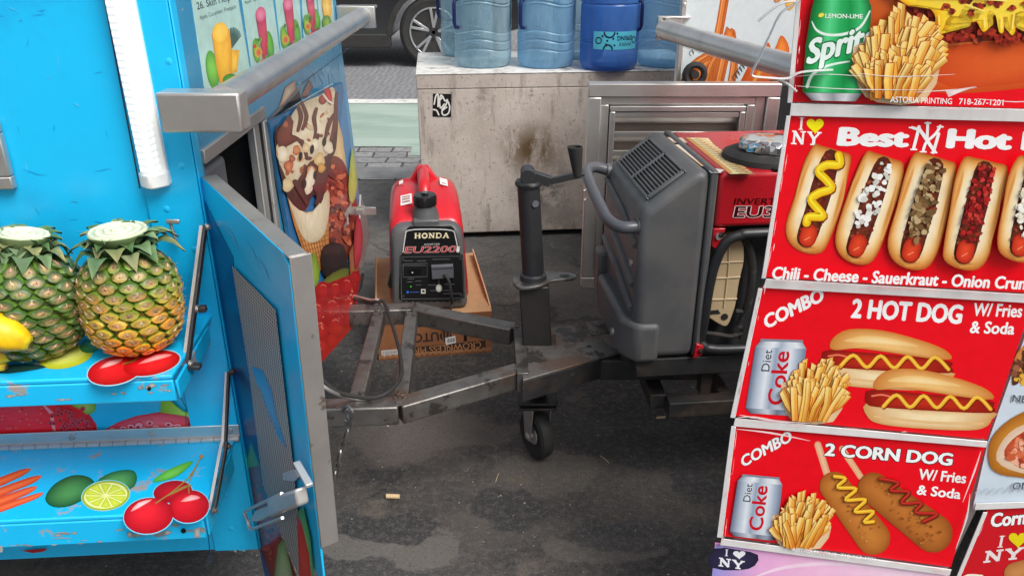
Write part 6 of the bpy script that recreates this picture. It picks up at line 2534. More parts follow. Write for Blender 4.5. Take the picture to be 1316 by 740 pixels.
# labels and filler on top
PT = (K(0, 0, .4685), V((0, 0, 1)))
q = Print(PT, .0004)
q.poly([(857, 176.5), (877, 177), (884, 184), (866, 184)], (196, 160, 130))
q.poly([(858, 177.5), (876, 178), (881, 182.5), (865, 182.5)], (225, 205, 185))
q.poly([(867, 186), (878, 186), (912, 213), (902, 214)], (214, 176, 130))
q.poly([(868, 186.5), (876, 186.5), (902, 207), (896, 208)], (228, 214, 200))
q.poly([(881, 177), (910, 178), (917, 186), (969, 224), (938, 224)], (220, 204, 156))
q.poly([(881, 177), (886, 177), (942, 222), (938, 224)], (205, 140, 60))
for k in range(16):
    x, y = 890 + k * 4.2, 180 + k * 2.9
    q.stroke([(x - 3, y), (x + 12, y + 1)], 1, (170, 140, 80), (150, 120, 70))
    q.stroke([(x + 4, y - 1.6), (x + 18, y + .4)], .7, (200, 120, 60))
q.shade([(911, 220), (918, 217), (931, 219), (926, 223), (914, 223)], (200, 190, 188), (232, 226, 222))
q.ell(916, 220.5, 2, 1.4, (90, 60, 60))
q.build("warning_label", M["label"], rb, smooth=0)
fcx = at(985, 203, pl=PT)
b = MB()
b.lathe([(.105, .0), (.102, .012), (.085, .02), (.065, .022), (.06, .012), (0, .012)], fcx, (0, 0, 1), 40)
b.build("filler_ring", M["rubber"], rb)
b = MB()
nn_ = 48
b.lathe([(.060, .02), (.066, .024), (.066, .040), (.060, .047), (.040, .050), (0, .051)], fcx, (0, 0, 1), nn_, wob=lambda j, th: (.0035 * math.cos(12 * th) if j in (1, 2) else 0))
b.build("fuel_cap", M["chrome"], rb, smooth=40)
b = MB()
q_ = at(990, 214, pl=PT)
b.box((q_.x - .03, q_.y - .012, q_.z + .0005), (q_.x + .06, q_.y + .006, q_.z + .008))
b.box((q_.x - .005, q_.y - .04, q_.z + .0005), (q_.x + .06, q_.y - .028, q_.z + .006))
b.build("fuel_gauge", M["panel_blk"], rb, bevel=.002)
# open lower side: frame tube, air filter cover, works
b = MB()
b.prism([K(.15, .06, .0), K(GL - .02, .06, .0), K(GL - .02, .06, .336), K(.15, .06, .336)], LY * (GW - .08))
b.build("engine_bay", M["dark_in"], bg, smooth=0)
b = MB()
fr = [K(.147, .012, .035), K(.150, .006, .10), K(.152, .004, .18), K(.160, .002, .25), K(.178, .0, .300), K(.21, .0, .318), K(.27, .0, .322), K(GL, .0, .322)]
b.tube(smooth_path([tuple(p_) for p_ in fr], 6), .0125, 12)
fr = [K(.147, .012, .04), K(.155, .006, .028), K(.175, .004, .020), K(.25, .0, .018), K(GL, .0, .018)]
b.tube(smooth_path([tuple(p_) for p_ in fr], 6), .0125, 12)
b.build("frame_tube", M["jack"], bg)
tn = (K(0, .03, 0), -LY)
b = MB()
tp = smooth_path([(922, 318), (930, 304), (946, 302), (955, 312), (956, 335), (950, 362), (946, 388), (942, 402), (935, 418), (925, 417), (906, 404), (905, 398), (910, 370), (914, 345)], 3, True)
tp = [at(*p_, pl=tn) for p_ in tp]
b.prism(tp, LY * .03)
ac = b.build("air_filter_cover", M["tan"], bg, bevel=.004)
b = MB()
tn2 = (K(0, .0298, 0), -LY)
for s_ in ([(912, 358), (951, 356)], [(908, 385), (947, 384)], [(937, 305), (936, 345), (930, 395)], [(914, 338), (955, 336)]):
    b.tube([at(*p_, pl=tn2) for p_ in s_], .0025, 6)
b.build("cover_rib", M["tan"], ac)
b = MB()
b.prism([at(*p_, pl=tn2) for p_ in ((912, 399), (923, 398), (926, 403), (912, 404))], -LY * .001)
b.cyl(at(931, 407, pl=tn2), at(931, 407, pl=tn2) - LY * .0012, .009, 14)
b.build("cover_opening", M["dark_in"], ac)
b = MB()
b.tube(smooth_path([tuple(at(*p_, pl=tn)) for p_ in ((952, 300), (963, 318), (967, 350), (960, 395), (950, 420))], 5), .010, 10)
b.tube(smooth_path([tuple(at(*p_, pl=tn)) for p_ in ((900, 427), (925, 430), (940, 432), (955, 427))], 5), .006, 8)
b.tube(smooth_path([tuple(at(*p_, pl=tn)) for p_ in ((945, 400), (958, 404), (952, 436))], 5), .006, 8)
b.build("hose", M["black_steel"], bg)

# ------------------------------------------------------------------ litter on the ground
b = MB()
c = T(505, 637, z=.008)
b.cyl(c - V((.018, 0, 0)), c + V((.018, -.002, 0)), .0065, 12)
tag(b.build("cigarette_butt", M["butt"]), "tan cigarette butt lying on the dark asphalt between the carts", "cigarette butt")
b = MB()
c = T(843, 538, z=.001)
b.prism([c, c + V((.03, .004, 0)), c + V((.032, .012, .003)), c + V((.004, .009, .001))], (0, 0, .001))
tag(b.build("paper_scrap", M["tan"]), "small pale paper scrap under the generator rack", "paper scrap")
b = MB()
rn = random.Random(11)
for k in range(520):
    x, y = rn.uniform(-.6, 1.2), rn.uniform(1.2, 4.4)
    r_ = rn.uniform(.0007, .002) * (1.5 if rn.random() < .08 else 1)
    a = rn.uniform(0, 3)
    e = rn.uniform(1, 2.4)
    pts_ = []
    for i in range(5):
        t_ = a + i * 1.257
        pts_.append((x + r_ * math.cos(t_) * e, y + r_ * math.sin(t_), .0005))
    k0 = len(b.v)
    b.prism(pts_, (0, 0, rn.uniform(.0006, .0015)))
    c_ = lin(rn.choice([(170, 160, 145), (140, 130, 118), (205, 195, 180), (120, 105, 90), (110, 105, 100), (150, 130, 105)]))
    for i in range(k0, len(b.v)): b.c[i] = c_
for (xa, ya, xb, yb) in ((637, 619, 641, 608), (771, 585, 783, 595)):
    k0 = len(b.v)
    b.tube([T(xa, ya, z=.003), T((xa + xb) / 2, (ya + yb) / 2 - 1, z=.006), T(xb, yb, z=.003)], .0008, 5)
    for i in range(k0, len(b.v)): b.c[i] = lin((205, 190, 150))
o = b.build("litter_crumbs", M["carton"])
o["kind"] = "stuff"

# ------------------------------------------------------------------ menu signs
SA = R(10)
SN = V((-math.sin(SA), -math.cos(SA), 0))
SP0 = at(1130, 370, y=1.20)
PS = (SP0, SN)


def Sp(px, py, back=0.0):
    return at(px, py, pl=(SP0 - SN * back, SN))


# board that carries the signs, part of the hot dog cart
b = MB()
bp = [Sp(1034, -220, .012), Sp(1500, -220, .012), Sp(1400, 900, .012), Sp(1300, 900, .012), Sp(1262, 650, .012), Sp(1225, 735, .012), Sp(1222, 900, .012), Sp(912, 900, .012), Sp(916, 710, .012)]
b.prism([Sp(1048, -60, .008), Sp(1470, -60, .008), Sp(1390, 395, .008), Sp(1262, 640, .008), Sp(1216, 735, .008), Sp(1205, 900, .008), Sp(925, 900, .008), Sp(944, 690, .008), Sp(1000, 360, .008)], -SN * .012)
b.build("sign_board", M["steel_dull"], hd)
b = MB()
b.prism([Sp(1380, 380, .03), Sp(1700, 380, .03), Sp(1700, 1100, .03), Sp(1100, 1100, .03)], -SN * .02)
b.build("lower_panel", M["dark_in"], hd)

RED = (238, 8, 28)
WH = (250, 250, 250)
bun_e, bun_m = (214, 138, 62), (246, 214, 160)
MEAT = [(110, 44, 26), (140, 62, 36), (88, 32, 22), (165, 82, 50), (120, 30, 22)]


def sign(label, base=.0006, rng=1, pl=PS):
    p_ = Print(pl, base, rng=rng)
    p_.label_ = label
    return p_


SG = []


def scuffs(p_, edges, n):
    for (xa, ya), (xb, yb) in edges:
        for k in range(n):
            t = p_.rnd.random()
            x, y = xa + (xb - xa) * t + p_.rnd.uniform(-3, 3), ya + (yb - ya) * t + p_.rnd.uniform(-3, 3)
            l = p_.rnd.uniform(3, 26)
            q = math.hypot(xb - xa, yb - ya)
            ux, uy = (xb - xa) / q, (yb - ya) / q
            e = p_.rnd.uniform(-2, 2)
            c = p_.rnd.choice([(246, 200, 200), (250, 226, 226), (232, 150, 156), (240, 180, 184)])
            p_.stroke([(x, y), (x + ux * l * .5, y + uy * l * .5 + e * .6), (x + ux * l, y + uy * l + e)], [.2, p_.rnd.uniform(.4, 1.3), .2], c)


def done(p_, strips_px):
    for q in strips_px[:2]:
        scuffs(p_, [(q[0], q[1])] if abs(q[0][0] - q[1][0]) > 40 else [(q[1], q[2])], 9)
    o = p_.build("menu_sign", M["sheet"], None, smooth=0)
    tag(o, p_.label_, "sign", "menu signs on the hot dog cart")
    SG.append(o)
    for i, q in enumerate(strips_px):
        b = MB()
        b.prism([at(*c, pl=(p_.p0, p_.n)) + p_.n * .0045 for c in q], p_.n * .0022)
        b.build("plastic_edge", M["sleeve"], o, bevel=.0006)
    return o


def fries(p_, box, n, seed, lean=0.0, cup=True):
    x0, y0, x1, y1 = box                               # x0..x1 fan width at the top, y0 top, y1 foot
    rnd = random.Random(seed)
    w_, h_ = x1 - x0, y1 - y0
    cx = (x0 + x1) / 2
    if cup:
        p_.shade([(x0 + w_ * .02, y0 + h_ * .45), (x0 + w_ * .30, y0 + h_ * .40), (x1 - w_ * .25, y0 + h_ * .5), (x1 - w_ * .05, y0 + h_ * .62), (cx + w_ * .28, y1), (cx - w_ * .22, y1 + 1), (x0 + w_ * .08, y0 + h_ * .85)],
                 (232, 196, 150), (246, 226, 190), sm=2)
    items = []
    for k in range(int(n * 1.9)):
        u = rnd.uniform(-1, 1)
        ln = h_ * rnd.uniform(.34, .66)
        fy = y1 - h_ * (.02 + .42 * rnd.random() ** 1.2)
        fx = cx - w_ * .06 + u * w_ * (.22 + .20 * (y1 - fy) / h_)
        a = u * .42 + rnd.uniform(-.28, .42) + lean
        tx, ty = fx + ln * math.sin(a), fy - ln * math.cos(a)
        e_ = (tx - x0) / w_
        lim = y0 + h_ * max(0, (.42 - e_) * 1.35, (e_ - .72) * 1.1)
        if ty < lim: ty = lim + rnd.uniform(0, h_ * .10)
        if fy - ty < h_ * .12: continue
        tx = min(x1, max(x0, tx))
        items.append((fy, fx, tx, ty))
    items.sort()
    fw_ = w_ * .085
    for fy, fx, tx, ty in items:
        k = rnd.uniform(.90, 1.06)
        e = tuple(min(255, int(c * k)) for c in rnd.choice([(232, 142, 40), (238, 156, 52), (222, 124, 30)]))
        m = tuple(min(255, int(c * k)) for c in rnd.choice([(253, 208, 104), (252, 198, 86), (252, 214, 126)]))
        w2 = fw_ * rnd.uniform(.7, 1.1)
        mx, my = (fx + tx) / 2 + rnd.uniform(-1, 1) * w_ * .02, (fy + ty) / 2
        dx, dy = tx - fx, ty - fy
        l = math.hypot(dx, dy)
        nx, ny = -dy / l, dx / l
        if nx < 0: nx, ny = -nx, -ny
        cut = rnd.uniform(-.35, .35) * w2
        ux, uy = dx / l, dy / l
        A = (tx - nx * w2 / 2 + ux * cut, ty - ny * w2 / 2 + uy * cut)
        Bq_ = (tx + nx * w2 / 2 - ux * cut, ty + ny * w2 / 2 - uy * cut)
        bow = rnd.uniform(-.06, .06) * l
        m1, m2 = (mx - nx * (w2 / 2 - bow), my - ny * (w2 / 2 - bow)), (mx + nx * (w2 / 2 + bow), my + ny * (w2 / 2 + bow))
        F1, F2 = (fx - nx * w2 * .45, fy - ny * w2 * .45), (fx + nx * w2 * .45, fy + ny * w2 * .45)
        o_ = w2 * .10
        p_.poly([(F1[0] - o_, F1[1]), (m1[0] - o_, m1[1]), (A[0] - o_, A[1] - o_), (Bq_[0] + o_, Bq_[1] - o_ * .5), (m2[0] + o_ * 1.5, m2[1]), (F2[0] + o_ * 1.5, F2[1])], (176, 84, 22))
        c1, c2, c3 = lin(m), lin(tuple((a + c) / 2 for a, c in zip(e, m))), lin(e)
        sp_ = rnd.uniform(.35, .65)
        lp = lambda a, c: (a[0] + (c[0] - a[0]) * sp_, a[1] + (c[1] - a[1]) * sp_)
        p_.poly([F1, m1, A, lp(A, Bq_), lp(m1, m2), lp(F1, F2)], None, [c2, c1, lin((253, 226, 146)), lin((253, 222, 136)), c1, c2])
        p_.poly([lp(F1, F2), lp(m1, m2), lp(A, Bq_), Bq_, m2, F2], None, [c3, c2, c1, c2, c3, c3])


def can_silver(p_, tl, tr, br, bl, sc):
    lerp = lambda a, c, t_: (a[0] + (c[0] - a[0]) * t_, a[1] + (c[1] - a[1]) * t_)
    top = [(120, 132, 150), (205, 212, 222), (236, 240, 246), (170, 182, 200), (216, 222, 232), (232, 236, 242), (150, 162, 182)]
    bodyc = [(96, 110, 135), (176, 188, 206), (226, 232, 240), (150, 166, 190), (196, 206, 220), (222, 228, 236), (166, 180, 200), (112, 126, 150)]
    n1, n2 = lerp(tl, bl, .10), lerp(tr, br, .10)
    m1, m2 = lerp(tl, bl, .93), lerp(tr, br, .93)
    i1, i2 = lerp(tl, tr, .10), lerp(tl, tr, .90)
    j1, j2 = lerp(bl, br, .10), lerp(bl, br, .92)
    p_.strips(i1, i2, n2, n1, top)
    p_.strips(n1, n2, m2, m1, bodyc)
    p_.strips(m1, m2, j2, j1, [(70, 80, 100), (150, 160, 178), (200, 206, 216), (110, 120, 140), (160, 168, 184), (60, 70, 90)])
    p_.stroke([i1, i2], sc * .03, (130, 140, 155))
    L_ = lambda u, v: lerp(lerp(tl, tr, u), lerp(bl, br, u), v)
    # lettering runs up the can
    up = tuple((a - c) for a, c in zip(L_(.36, .5), L_(.66, .5)))
    p_.text("Coke", L_(.68, .86), L_(.68, .15), up, (206, 16, 36), .022)
    up = tuple((a - c) for a, c in zip(L_(.20, .4), L_(.36, .4)))
    p_.text("Diet", L_(.34, .42), L_(.34, .13), up, (40, 40, 46), .0)


def squiggle(p_, pts, w_, col, col2, shadow=None):
    if shadow: p_.stroke([(x + .8, y + 1.2) for x, y in pts], w_ * 1.1, shadow, sm=5)
    p_.stroke(pts, w_, col, col2, sm=5)
    p_.stroke([(x - w_ * .12, y - w_ * .16) for x, y in pts], w_ * .22, col2, tuple(min(255, c + 30) for c in col2), sm=5)


# ---- top sign: soda can, fries and a big chilli cheese dog
p_ = sign("topmost red menu sign, with a green soda can and fries beside a cheese-covered chili dog", rng=3)
p_.backing([(1034, -62), (1420, -62), (1408, 142), (1018, 131)], RED)
p_.shade([(1095, -40), (1420, -60), (1420, 104), (1330, 112), (1270, 118), (1215, 120), (1180, 112), (1150, 90), (1120, 40)], (206, 74, 22), (232, 118, 50), sm=3)
p_.shade([(1180, 70), (1300, 52), (1420, 60), (1420, 96), (1320, 106), (1220, 112)], (208, 72, 24), (226, 96, 38), sm=3)
p_.shade([(1140, -30), (1420, -60), (1420, 40), (1330, 50), (1215, 56), (1180, 40)], (150, 40, 22), (176, 54, 28), jit=.1)
p_.bits([(1150, -10), (1420, -20), (1420, 46), (1300, 52), (1214, 54), (1190, 40)], 260, 4.2, [(168, 42, 24), (196, 66, 34), (110, 28, 20), (140, 36, 22), (206, 92, 56), (92, 26, 20)])
p_.bits([(1196, 40), (1230, 38), (1300, 36), (1316, 40), (1316, 50), (1292, 58), (1270, 44), (1240, 54), (1214, 52)], 60, 4, [(150, 36, 24), (176, 52, 30), (128, 28, 20)])
ye, ym = (240, 172, 20), (252, 214, 52)
cont = [(1150, -30), (1420, -40), (1420, 30), (1404, 44), (1396, 18), (1376, 22), (1366, 46), (1356, 40), (1354, 14), (1336, 16), (1330, 40), (1322, 44), (1318, 20), (1310, 14), (1303, 22), (1302, 40), (1296, 44), (1292, 22), (1288, 26), (1287, 41), (1281, 40), (1277, 20),
        (1270, 14), (1266, 20), (1267, 36), (1260, 40), (1252, 26), (1246, 28), (1242, 16), (1234, 12), (1228, 24), (1220, 20), (1214, 26), (1211, 34), (1205, 44), (1199, 40), (1200, 22), (1192, 10), (1176, 6), (1160, 4)]
p_.shade([(x + 1, y + 2) for x, y in cont], (120, 50, 18), (130, 60, 20), (1, .9, .5), sm=3)
p_.shade(cont, (232, 156, 16), [(246, 190, 28), (252, 212, 48), (253, 220, 70)], (1, .94, .86, .5), sm=3, jit=.03)
for (x, y, rx, ry) in ((1214, 8, 7, 4), (1236, 2, 9, 4), (1256, 8, 7, 5), (1280, 4, 8, 4), (1298, 10, 5, 5), (1246, 18, 4, 4), (1222, 14, 4, 3), (1316, 4, 8, 4), (1268, 2, 5, 3), (1345, 4, 8, 5)):
    q_ = [(x + rx * math.cos(t) * p_.rnd.uniform(.7, 1.2), y + ry * math.sin(t) * p_.rnd.uniform(.7, 1.2)) for t in [k * .7 for k in range(9)]]
    p_.shade(q_, (206, 120, 20), (150, 46, 26), (1, .8, .5))
    p_.bits(q_, 6, 2.6, [(170, 50, 28), (130, 34, 22), (96, 36, 30), (190, 66, 36)])
for s_, w_ in (([(1180, -4), (1230, -3), (1290, 0)], 3), ([(1204, 20), (1205, 36)], 2), ([(1262, 24), (1263, 34)], 2), ([(1284, 22), (1284, 36)], 2), ([(1240, 6), (1262, 14)], 2), ([(1300, 18), (1298, 36)], 2)):
    p_.stroke(s_, w_, (253, 226, 90), (254, 238, 140), sm=3)
# green can
gcol = [(10, 96, 44), (28, 158, 78), (88, 214, 140), (40, 176, 96), (22, 150, 74), (58, 190, 112), (16, 112, 52)]
p_.poly([(1050, -20), (1106, -20), (1118, 8), (1116, 60), (1106, 118), (1096, 127), (1042, 126), (1030, 116), (1034, 60), (1041, 14)], (16, 110, 52))
p_.strips((1042, 10), (1117, 8), (1116, 60), (1034, 58), gcol)
p_.strips((1034, 58), (1116, 60), (1106, 119), (1031, 117), gcol)
p_.strips((1050, -20), (1106, -20), (1117, 8), (1042, 10), gcol)
p_.strips((1032, 118), (1106, 119), (1098, 129), (1042, 128), [(90, 96, 104), (210, 212, 216), (150, 154, 160), (220, 222, 226), (110, 114, 120)])
p_.stroke([(1042, 27), (1048, 38), (1062, 44), (1084, 43), (1104, 34), (1116, 14)], [1, 3, 3.6, 3.6, 3.4, 2], (212, 236, 224), (240, 248, 244), sm=4)
p_.stroke([(1036, 110), (1042, 96), (1056, 86), (1072, 81), (1090, 78)], [4.5, 4, 3.6, 3, 2], (206, 234, 220), (236, 248, 242), sm=4)
p_.text("LEMON-LIME", (1059, 22.6), (1106.5, 23.4), (.5, -5.6), (240, 248, 240), .02)
p_.ell(1054, 19, 4, 2.6, (240, 214, 40), (250, 232, 90), -20)
p_.text("Sprite", (1036, 81), (1122, 58), (5, -31), (232, 246, 240), .045, (18, 110, 58), .03)
fries(p_, (1092, 4, 1212, 129), 46, 5, .12)
fries(p_, (1096, 50, 1206, 128), 24, 9, .2, cup=False)
p_.text("ASTORIA PRINTING", (1140, 128.5), (1218, 131), (.6, -7.4), WH, .012)
p_.text("718-267-1201", (1227, 131), (1283, 132.6), (.6, -7.4), WH, .012)
for s_ in ([(1100, 92), (1150, 96), (1222, 93)], [(1020, 96), (1060, 93), (1110, 96)], [(1170, 116), (1215, 113), (1250, 110)], [(1022, 108), (1090, 112), (1190, 113)], [(1250, 124), (1300, 128), (1330, 124)]):
    p_.stroke(s_, [.4, 1.1, .3], (240, 236, 236), sm=4)
p_.shade([(1210, 114), (1250, 108), (1228, 116), (1214, 122)], (225, 190, 190), (246, 232, 232))
done(p_, [[(1016, 132), (1410, 142), (1410, 158), (1014, 148)], [(1028, -62), (1033.5, -62), (1017.5, 131.5), (1011, 131.5)]])

# ---- second sign: five dressed hot dogs
p_ = sign("red menu sign with a row of five dressed hot dogs and white lettering", rng=4)
p_.backing([(1016, 148), (1410, 160), (1404, 381), (984, 356)], RED)
p_.slab("I", (1024, 167), (1034, 167), (1.6, -16), WH, 1.1)
p_.slab("NY", (1015.5, 185), (1055, 187), (1.6, -17), WH, 1.0)
p_.heart(1047.5, 161, 22, 20, (255, 240, 20))
p_.text("Best", (1078, 186), (1164, 188), (3.5, -22), WH, .065)
p_.text("Hot Dog", (1218, 189), (1398, 194), (3.5, -23), WH, .065)
p_.stroke([(1174, 190), (1181, 163)], 4, WH)
p_.stroke([(1180, 164), (1201, 195)], 4.4, WH)
p_.stroke([(1199, 196), (1206, 172)], 4, WH)
p_.stroke([(1172, 164), (1184, 169), (1192, 182)], 3.6, WH, sm=3)
p_.stroke([(1208, 162), (1202, 172), (1190, 183), (1186, 194)], 3.6, WH, sm=3)
p_.stroke([(1192, 158), (1191, 182)], 3.6, WH)
for x, y in ((1174, 192), (1200, 196), (1186, 195), (1208, 163), (1172, 164), (1192, 158)):
    p_.stroke([(x - 3.6, y), (x + 3.6, y)], 2, WH)


def bun_up(tx, ty, bx, by, w_, inner, top=None, red_tip=True):
    """Upright hot dog seen from above: bun, sausage, filling."""
    dx, dy = bx - tx, by - ty
    l = math.hypot(dx, dy)
    ux, uy = dx / l, dy / l
    nx, ny = -uy, ux
    J = [p_.rnd.uniform(.92, 1.07) for _ in range(40)]
    Q = lambda a, c: (tx + dx * a + nx * c * J[int(a * 17 + (c > 0) * 19) % 40], ty + dy * a + ny * c)
    out = [Q(-.02, w_ * .5), Q(0, w_ * .9), Q(.2, w_ * 1.02), Q(.5, w_ * 1.0), Q(.8, w_ * .98), Q(.95, w_ * .7), Q(1.0, 0), Q(.96, -w_ * .7), Q(.8, -w_ * 1.0), Q(.5, -w_ * 1.0), Q(.2, -w_ * .98), Q(0, -w_ * .85), Q(-.02, -w_ * .4)]
    p_.shade(out, (176, 92, 34), [(214, 138, 62), (238, 184, 112), (250, 222, 172), (253, 238, 206)], (1, .94, .84, .70, .52), sm=3, jit=.03)
    p_.shade([Q(.10, w_ * .80), Q(.3, w_ * .97), Q(.62, w_ * .95), Q(.5, w_ * .84), Q(.25, w_ * .80)], (232, 172, 98), (222, 148, 72), sm=3)
    p_.shade([Q(.15, -w_ * .82), Q(.4, -w_ * .95), Q(.72, -w_ * .93), Q(.6, -w_ * .82), Q(.3, -w_ * .78)], (232, 172, 98), (216, 140, 66), sm=3)
    p_.shade([Q(.9, w_ * .5), Q(.985, 0), Q(.92, -w_ * .55), Q(.95, 0)], (226, 160, 84), (214, 140, 66), sm=3)
    ins = [Q(.02, w_ * .30), Q(.02, -w_ * .30), Q(.3, -w_ * .46), Q(.6, -w_ * .44), Q(.88, -w_ * .38), Q(.95, 0), Q(.88, w_ * .42), Q(.6, w_ * .46), Q(.3, w_ * .44)]
    p_.shade(ins, (86, 34, 20), (130, 56, 34), sm=3, jit=.1)
    p_.bits(ins, 70, 2.2, MEAT)
    if red_tip:
        p_.capsule(Q(.80, 0), Q(.86, 0), w_ * .36, (176, 30, 16), (232, 74, 38))
        p_.stroke([Q(.84, -w_ * .1), Q(.88, w_ * .1)], 1, (250, 150, 110))
    mid = [Q(.03, w_ * .34), Q(.03, -w_ * .34), Q(.3, -w_ * .40), Q(.70, -w_ * .38), Q(.74, 0), Q(.70, w_ * .40), Q(.3, w_ * .42)]
    inner(Q, mid, w_)


def f_mustard(Q, mid, w_):
    pts_ = [Q(.02, -.30 * w_), Q(.10, -.45 * w_), Q(.14, .1 * w_), Q(.22, .34 * w_), Q(.28, -.1 * w_), Q(.34, -.38 * w_), Q(.42, .1 * w_), Q(.50, .30 * w_), Q(.58, -.2 * w_), Q(.62, -.34 * w_), Q(.66, .2 * w_), Q(.72, .24 * w_)]
    squiggle(p_, pts_, w_ * .36, (236, 176, 10), (254, 222, 40), (120, 50, 16))


def f_onion(Q, mid, w_):
    p_.bits([Q(.04, w_ * .1), Q(.04, -w_ * .4), Q(.4, -w_ * .44), Q(.68, -w_ * .1), Q(.66, w_ * .42), Q(.4, w_ * .5)], 44, 4.0, [(250, 250, 246), (236, 236, 228), (214, 210, 200), (246, 244, 240)], 1.3)


def f_kraut(Q, mid, w_):
    p_.bits(mid, 110, 3.4, [(150, 118, 76), (178, 148, 104), (126, 92, 56), (196, 172, 128), (110, 84, 50)], 2.0)


def f_relish(Q, mid, w_):
    p_.bits(mid, 120, 3.0, [(150, 22, 26), (184, 36, 34), (112, 16, 20), (206, 62, 52), (134, 30, 26)], 1.6)


def f_cheese(Q, mid, w_):
    p_.bits(mid, 80, 3.8, [(250, 248, 236), (240, 234, 214), (226, 216, 190)], 1.8)


bun_up(1070, 194, 1032, 324, 30, f_mustard)
bun_up(1137, 203, 1094, 337, 30, f_onion)
bun_up(1203, 204, 1163, 343, 32, f_kraut)
bun_up(1264, 207, 1232, 343, 31, f_relish)
bun_up(1328, 204, 1302, 332, 30, f_cheese)
bun_up(1388, 210, 1376, 332, 27, f_mustard)
p_.text("Chili - Cheese - Sauerkraut - Onion Crunch", (990, 352), (1328, 366), (2.8, -15), WH, .04)
p_.text("ASTORIA PRINTING: 718-267-1201", (1119, 364.5), (1199, 369), (.4, -3), (240, 170, 170), .0)
done(p_, [[(984, 356.5), (1404, 381.5), (1402, 392), (980, 368)], [(1010, 148), (1015.5, 148), (983.5, 356), (978, 356)]])

# ---- third sign: two hot dogs with fries and soda
p_ = sign("red combo menu sign showing two mustard hot dogs, fries and a silver can", rng=5)
p_.backing([(980, 369), (1328, 385), (1268, 564), (945, 534)], RED)
p_.text("COMBO", (985, 422), (1059, 385), (-4, -16), WH, .05)
p_.text("2 HOT DOG", (1094, 407), (1234, 415), (3.4, -23), WH, .05)
p_.text("W/ Fries", (1250, 405), (1312, 407), (2.6, -16), WH, .034)
p_.text("& Soda", (1246, 427), (1302, 429), (2.6, -15), WH, .034)


def hot_dog_side(x0, x1, y, k, tilt):
    """Hot dog lying on its side: lower bun, sausage, wavy mustard, upper bun."""
    Q = lambda u, v: (x0 + (x1 - x0) * u, y + tilt * u + v * k)
    p_.shade([Q(-.01, 20), Q(.3, 24), (Q(.98, 26)), Q(.99, 36), Q(.94, 46), Q(.8, 51), Q(.4, 50), Q(.12, 46), Q(.01, 38)], (214, 158, 92), (248, 226, 180), sm=3)
    p_.stroke([Q(.06, 36), Q(.5, 42), Q(.92, 42)], 3, (226, 178, 116), (238, 200, 144), sm=3)
    p_.shade([Q(-.01, 10), Q(.05, 2), Q(.5, 6), Q(.97, 12), Q(1.0, 20), Q(.98, 28), Q(.5, 27), Q(.08, 24), Q(0, 20)], (138, 18, 10), (196, 44, 22), sm=3)
    p_.stroke([Q(.04, 10), Q(.12, 8), Q(.2, 11)], 2.4, (222, 90, 60), (240, 140, 110), sm=3)
    p_.shade([Q(.05, -2), Q(.08, -14), Q(.2, -25), Q(.45, -25), Q(.75, -14), Q(.95, -2), Q(1.0, 10), Q(.8, 9), Q(.5, 3), Q(.25, -1), Q(.1, 2)], (208, 126, 52), (244, 196, 120), sm=3)
    p_.shade([Q(.16, -10), Q(.3, -17), Q(.5, -16), Q(.75, -6), Q(.6, -5), Q(.3, -8)], (240, 190, 112), (250, 220, 160), sm=3)
    m = []
    for i in range(17):
        u = .12 + .86 * i / 16
        m.append(Q(u, 15 + (7 if i % 4 in (1, 2) else -6) * (.9)))
    m = [Q(.13 + .85 * i / 8, 16 + (-8 if i % 2 else 7)) for i in range(9)]
    squiggle(p_, m, 5 * k, (232, 160, 26), (250, 200, 70), (120, 30, 10))


hot_dog_side(1058, 1222, 447, 1.0, 4)
hot_dog_side(1114, 1276, 498, 1.0, 4)
can_silver(p_, (972, 436), (1037, 438), (1026, 534), (957, 530), 100)
fries(p_, (1002, 453, 1090, 541), 48, 21, .12)
for s_ in ([(950, 530), (990, 537), (1040, 541)], [(946, 534), (970, 533), (1030, 544)]):
    p_.stroke(s_, [.5, 2.2, .4], (238, 214, 214), sm=4)
done(p_, [[(944.5, 535), (1267.5, 564.5), (1266, 572), (942, 545)], [(974, 368.5), (979.5, 369), (944.5, 534.5), (938, 534)]])

# ---- fourth sign: two corn dogs
p_ = sign("red combo menu sign showing two corn dogs on sticks with fries", rng=6)
p_.backing([(946, 546), (1266, 573), (1222, 728), (929, 688)], RED)
p_.stroke([(1051, 571), (1064, 612)], 9, (226, 160, 120), (244, 196, 160))
p_.stroke([(1082, 576), (1106, 612)], 8, (226, 160, 116), (240, 190, 150))
p_.text("COMBO", (955, 599.5), (1018, 565), (-3.6, -13), WH, .04, (60, 6, 10), .012)
p_.text("2 CORN DOG", (1060, 584), (1222, 597), (2.4, -15), WH, .05, (20, 6, 8), .025)
p_.text("W/ Fries", (1180, 614.5), (1240, 620), (2.2, -13), WH, .034)
p_.text("& Soda", (1178, 634), (1233, 640), (2.2, -12), WH, .034)
p_.capsule((1072, 624), (1122, 690), 19, (162, 88, 28), (206, 130, 56), 22, n=9, jit=.03)
p_.capsule((1122, 626), (1199, 684), 20, (150, 80, 26), (196, 118, 50), 25, n=9, jit=.03)
p_.bits([(1062, 616), (1090, 616), (1140, 690), (1115, 708)], 60, 1.2, [(186, 108, 44), (214, 144, 70), (150, 82, 30)])
p_.bits([(1110, 616), (1135, 612), (1216, 680), (1190, 706)], 60, 1.2, [(176, 102, 42), (204, 132, 64), (140, 76, 28)])
squiggle(p_, [(1072, 610), (1086, 613), (1076, 624), (1100, 626), (1086, 640), (1112, 640), (1098, 655), (1122, 655), (1110, 668), (1122, 668)], 4.6, (232, 158, 20), (250, 206, 60), (120, 60, 16))
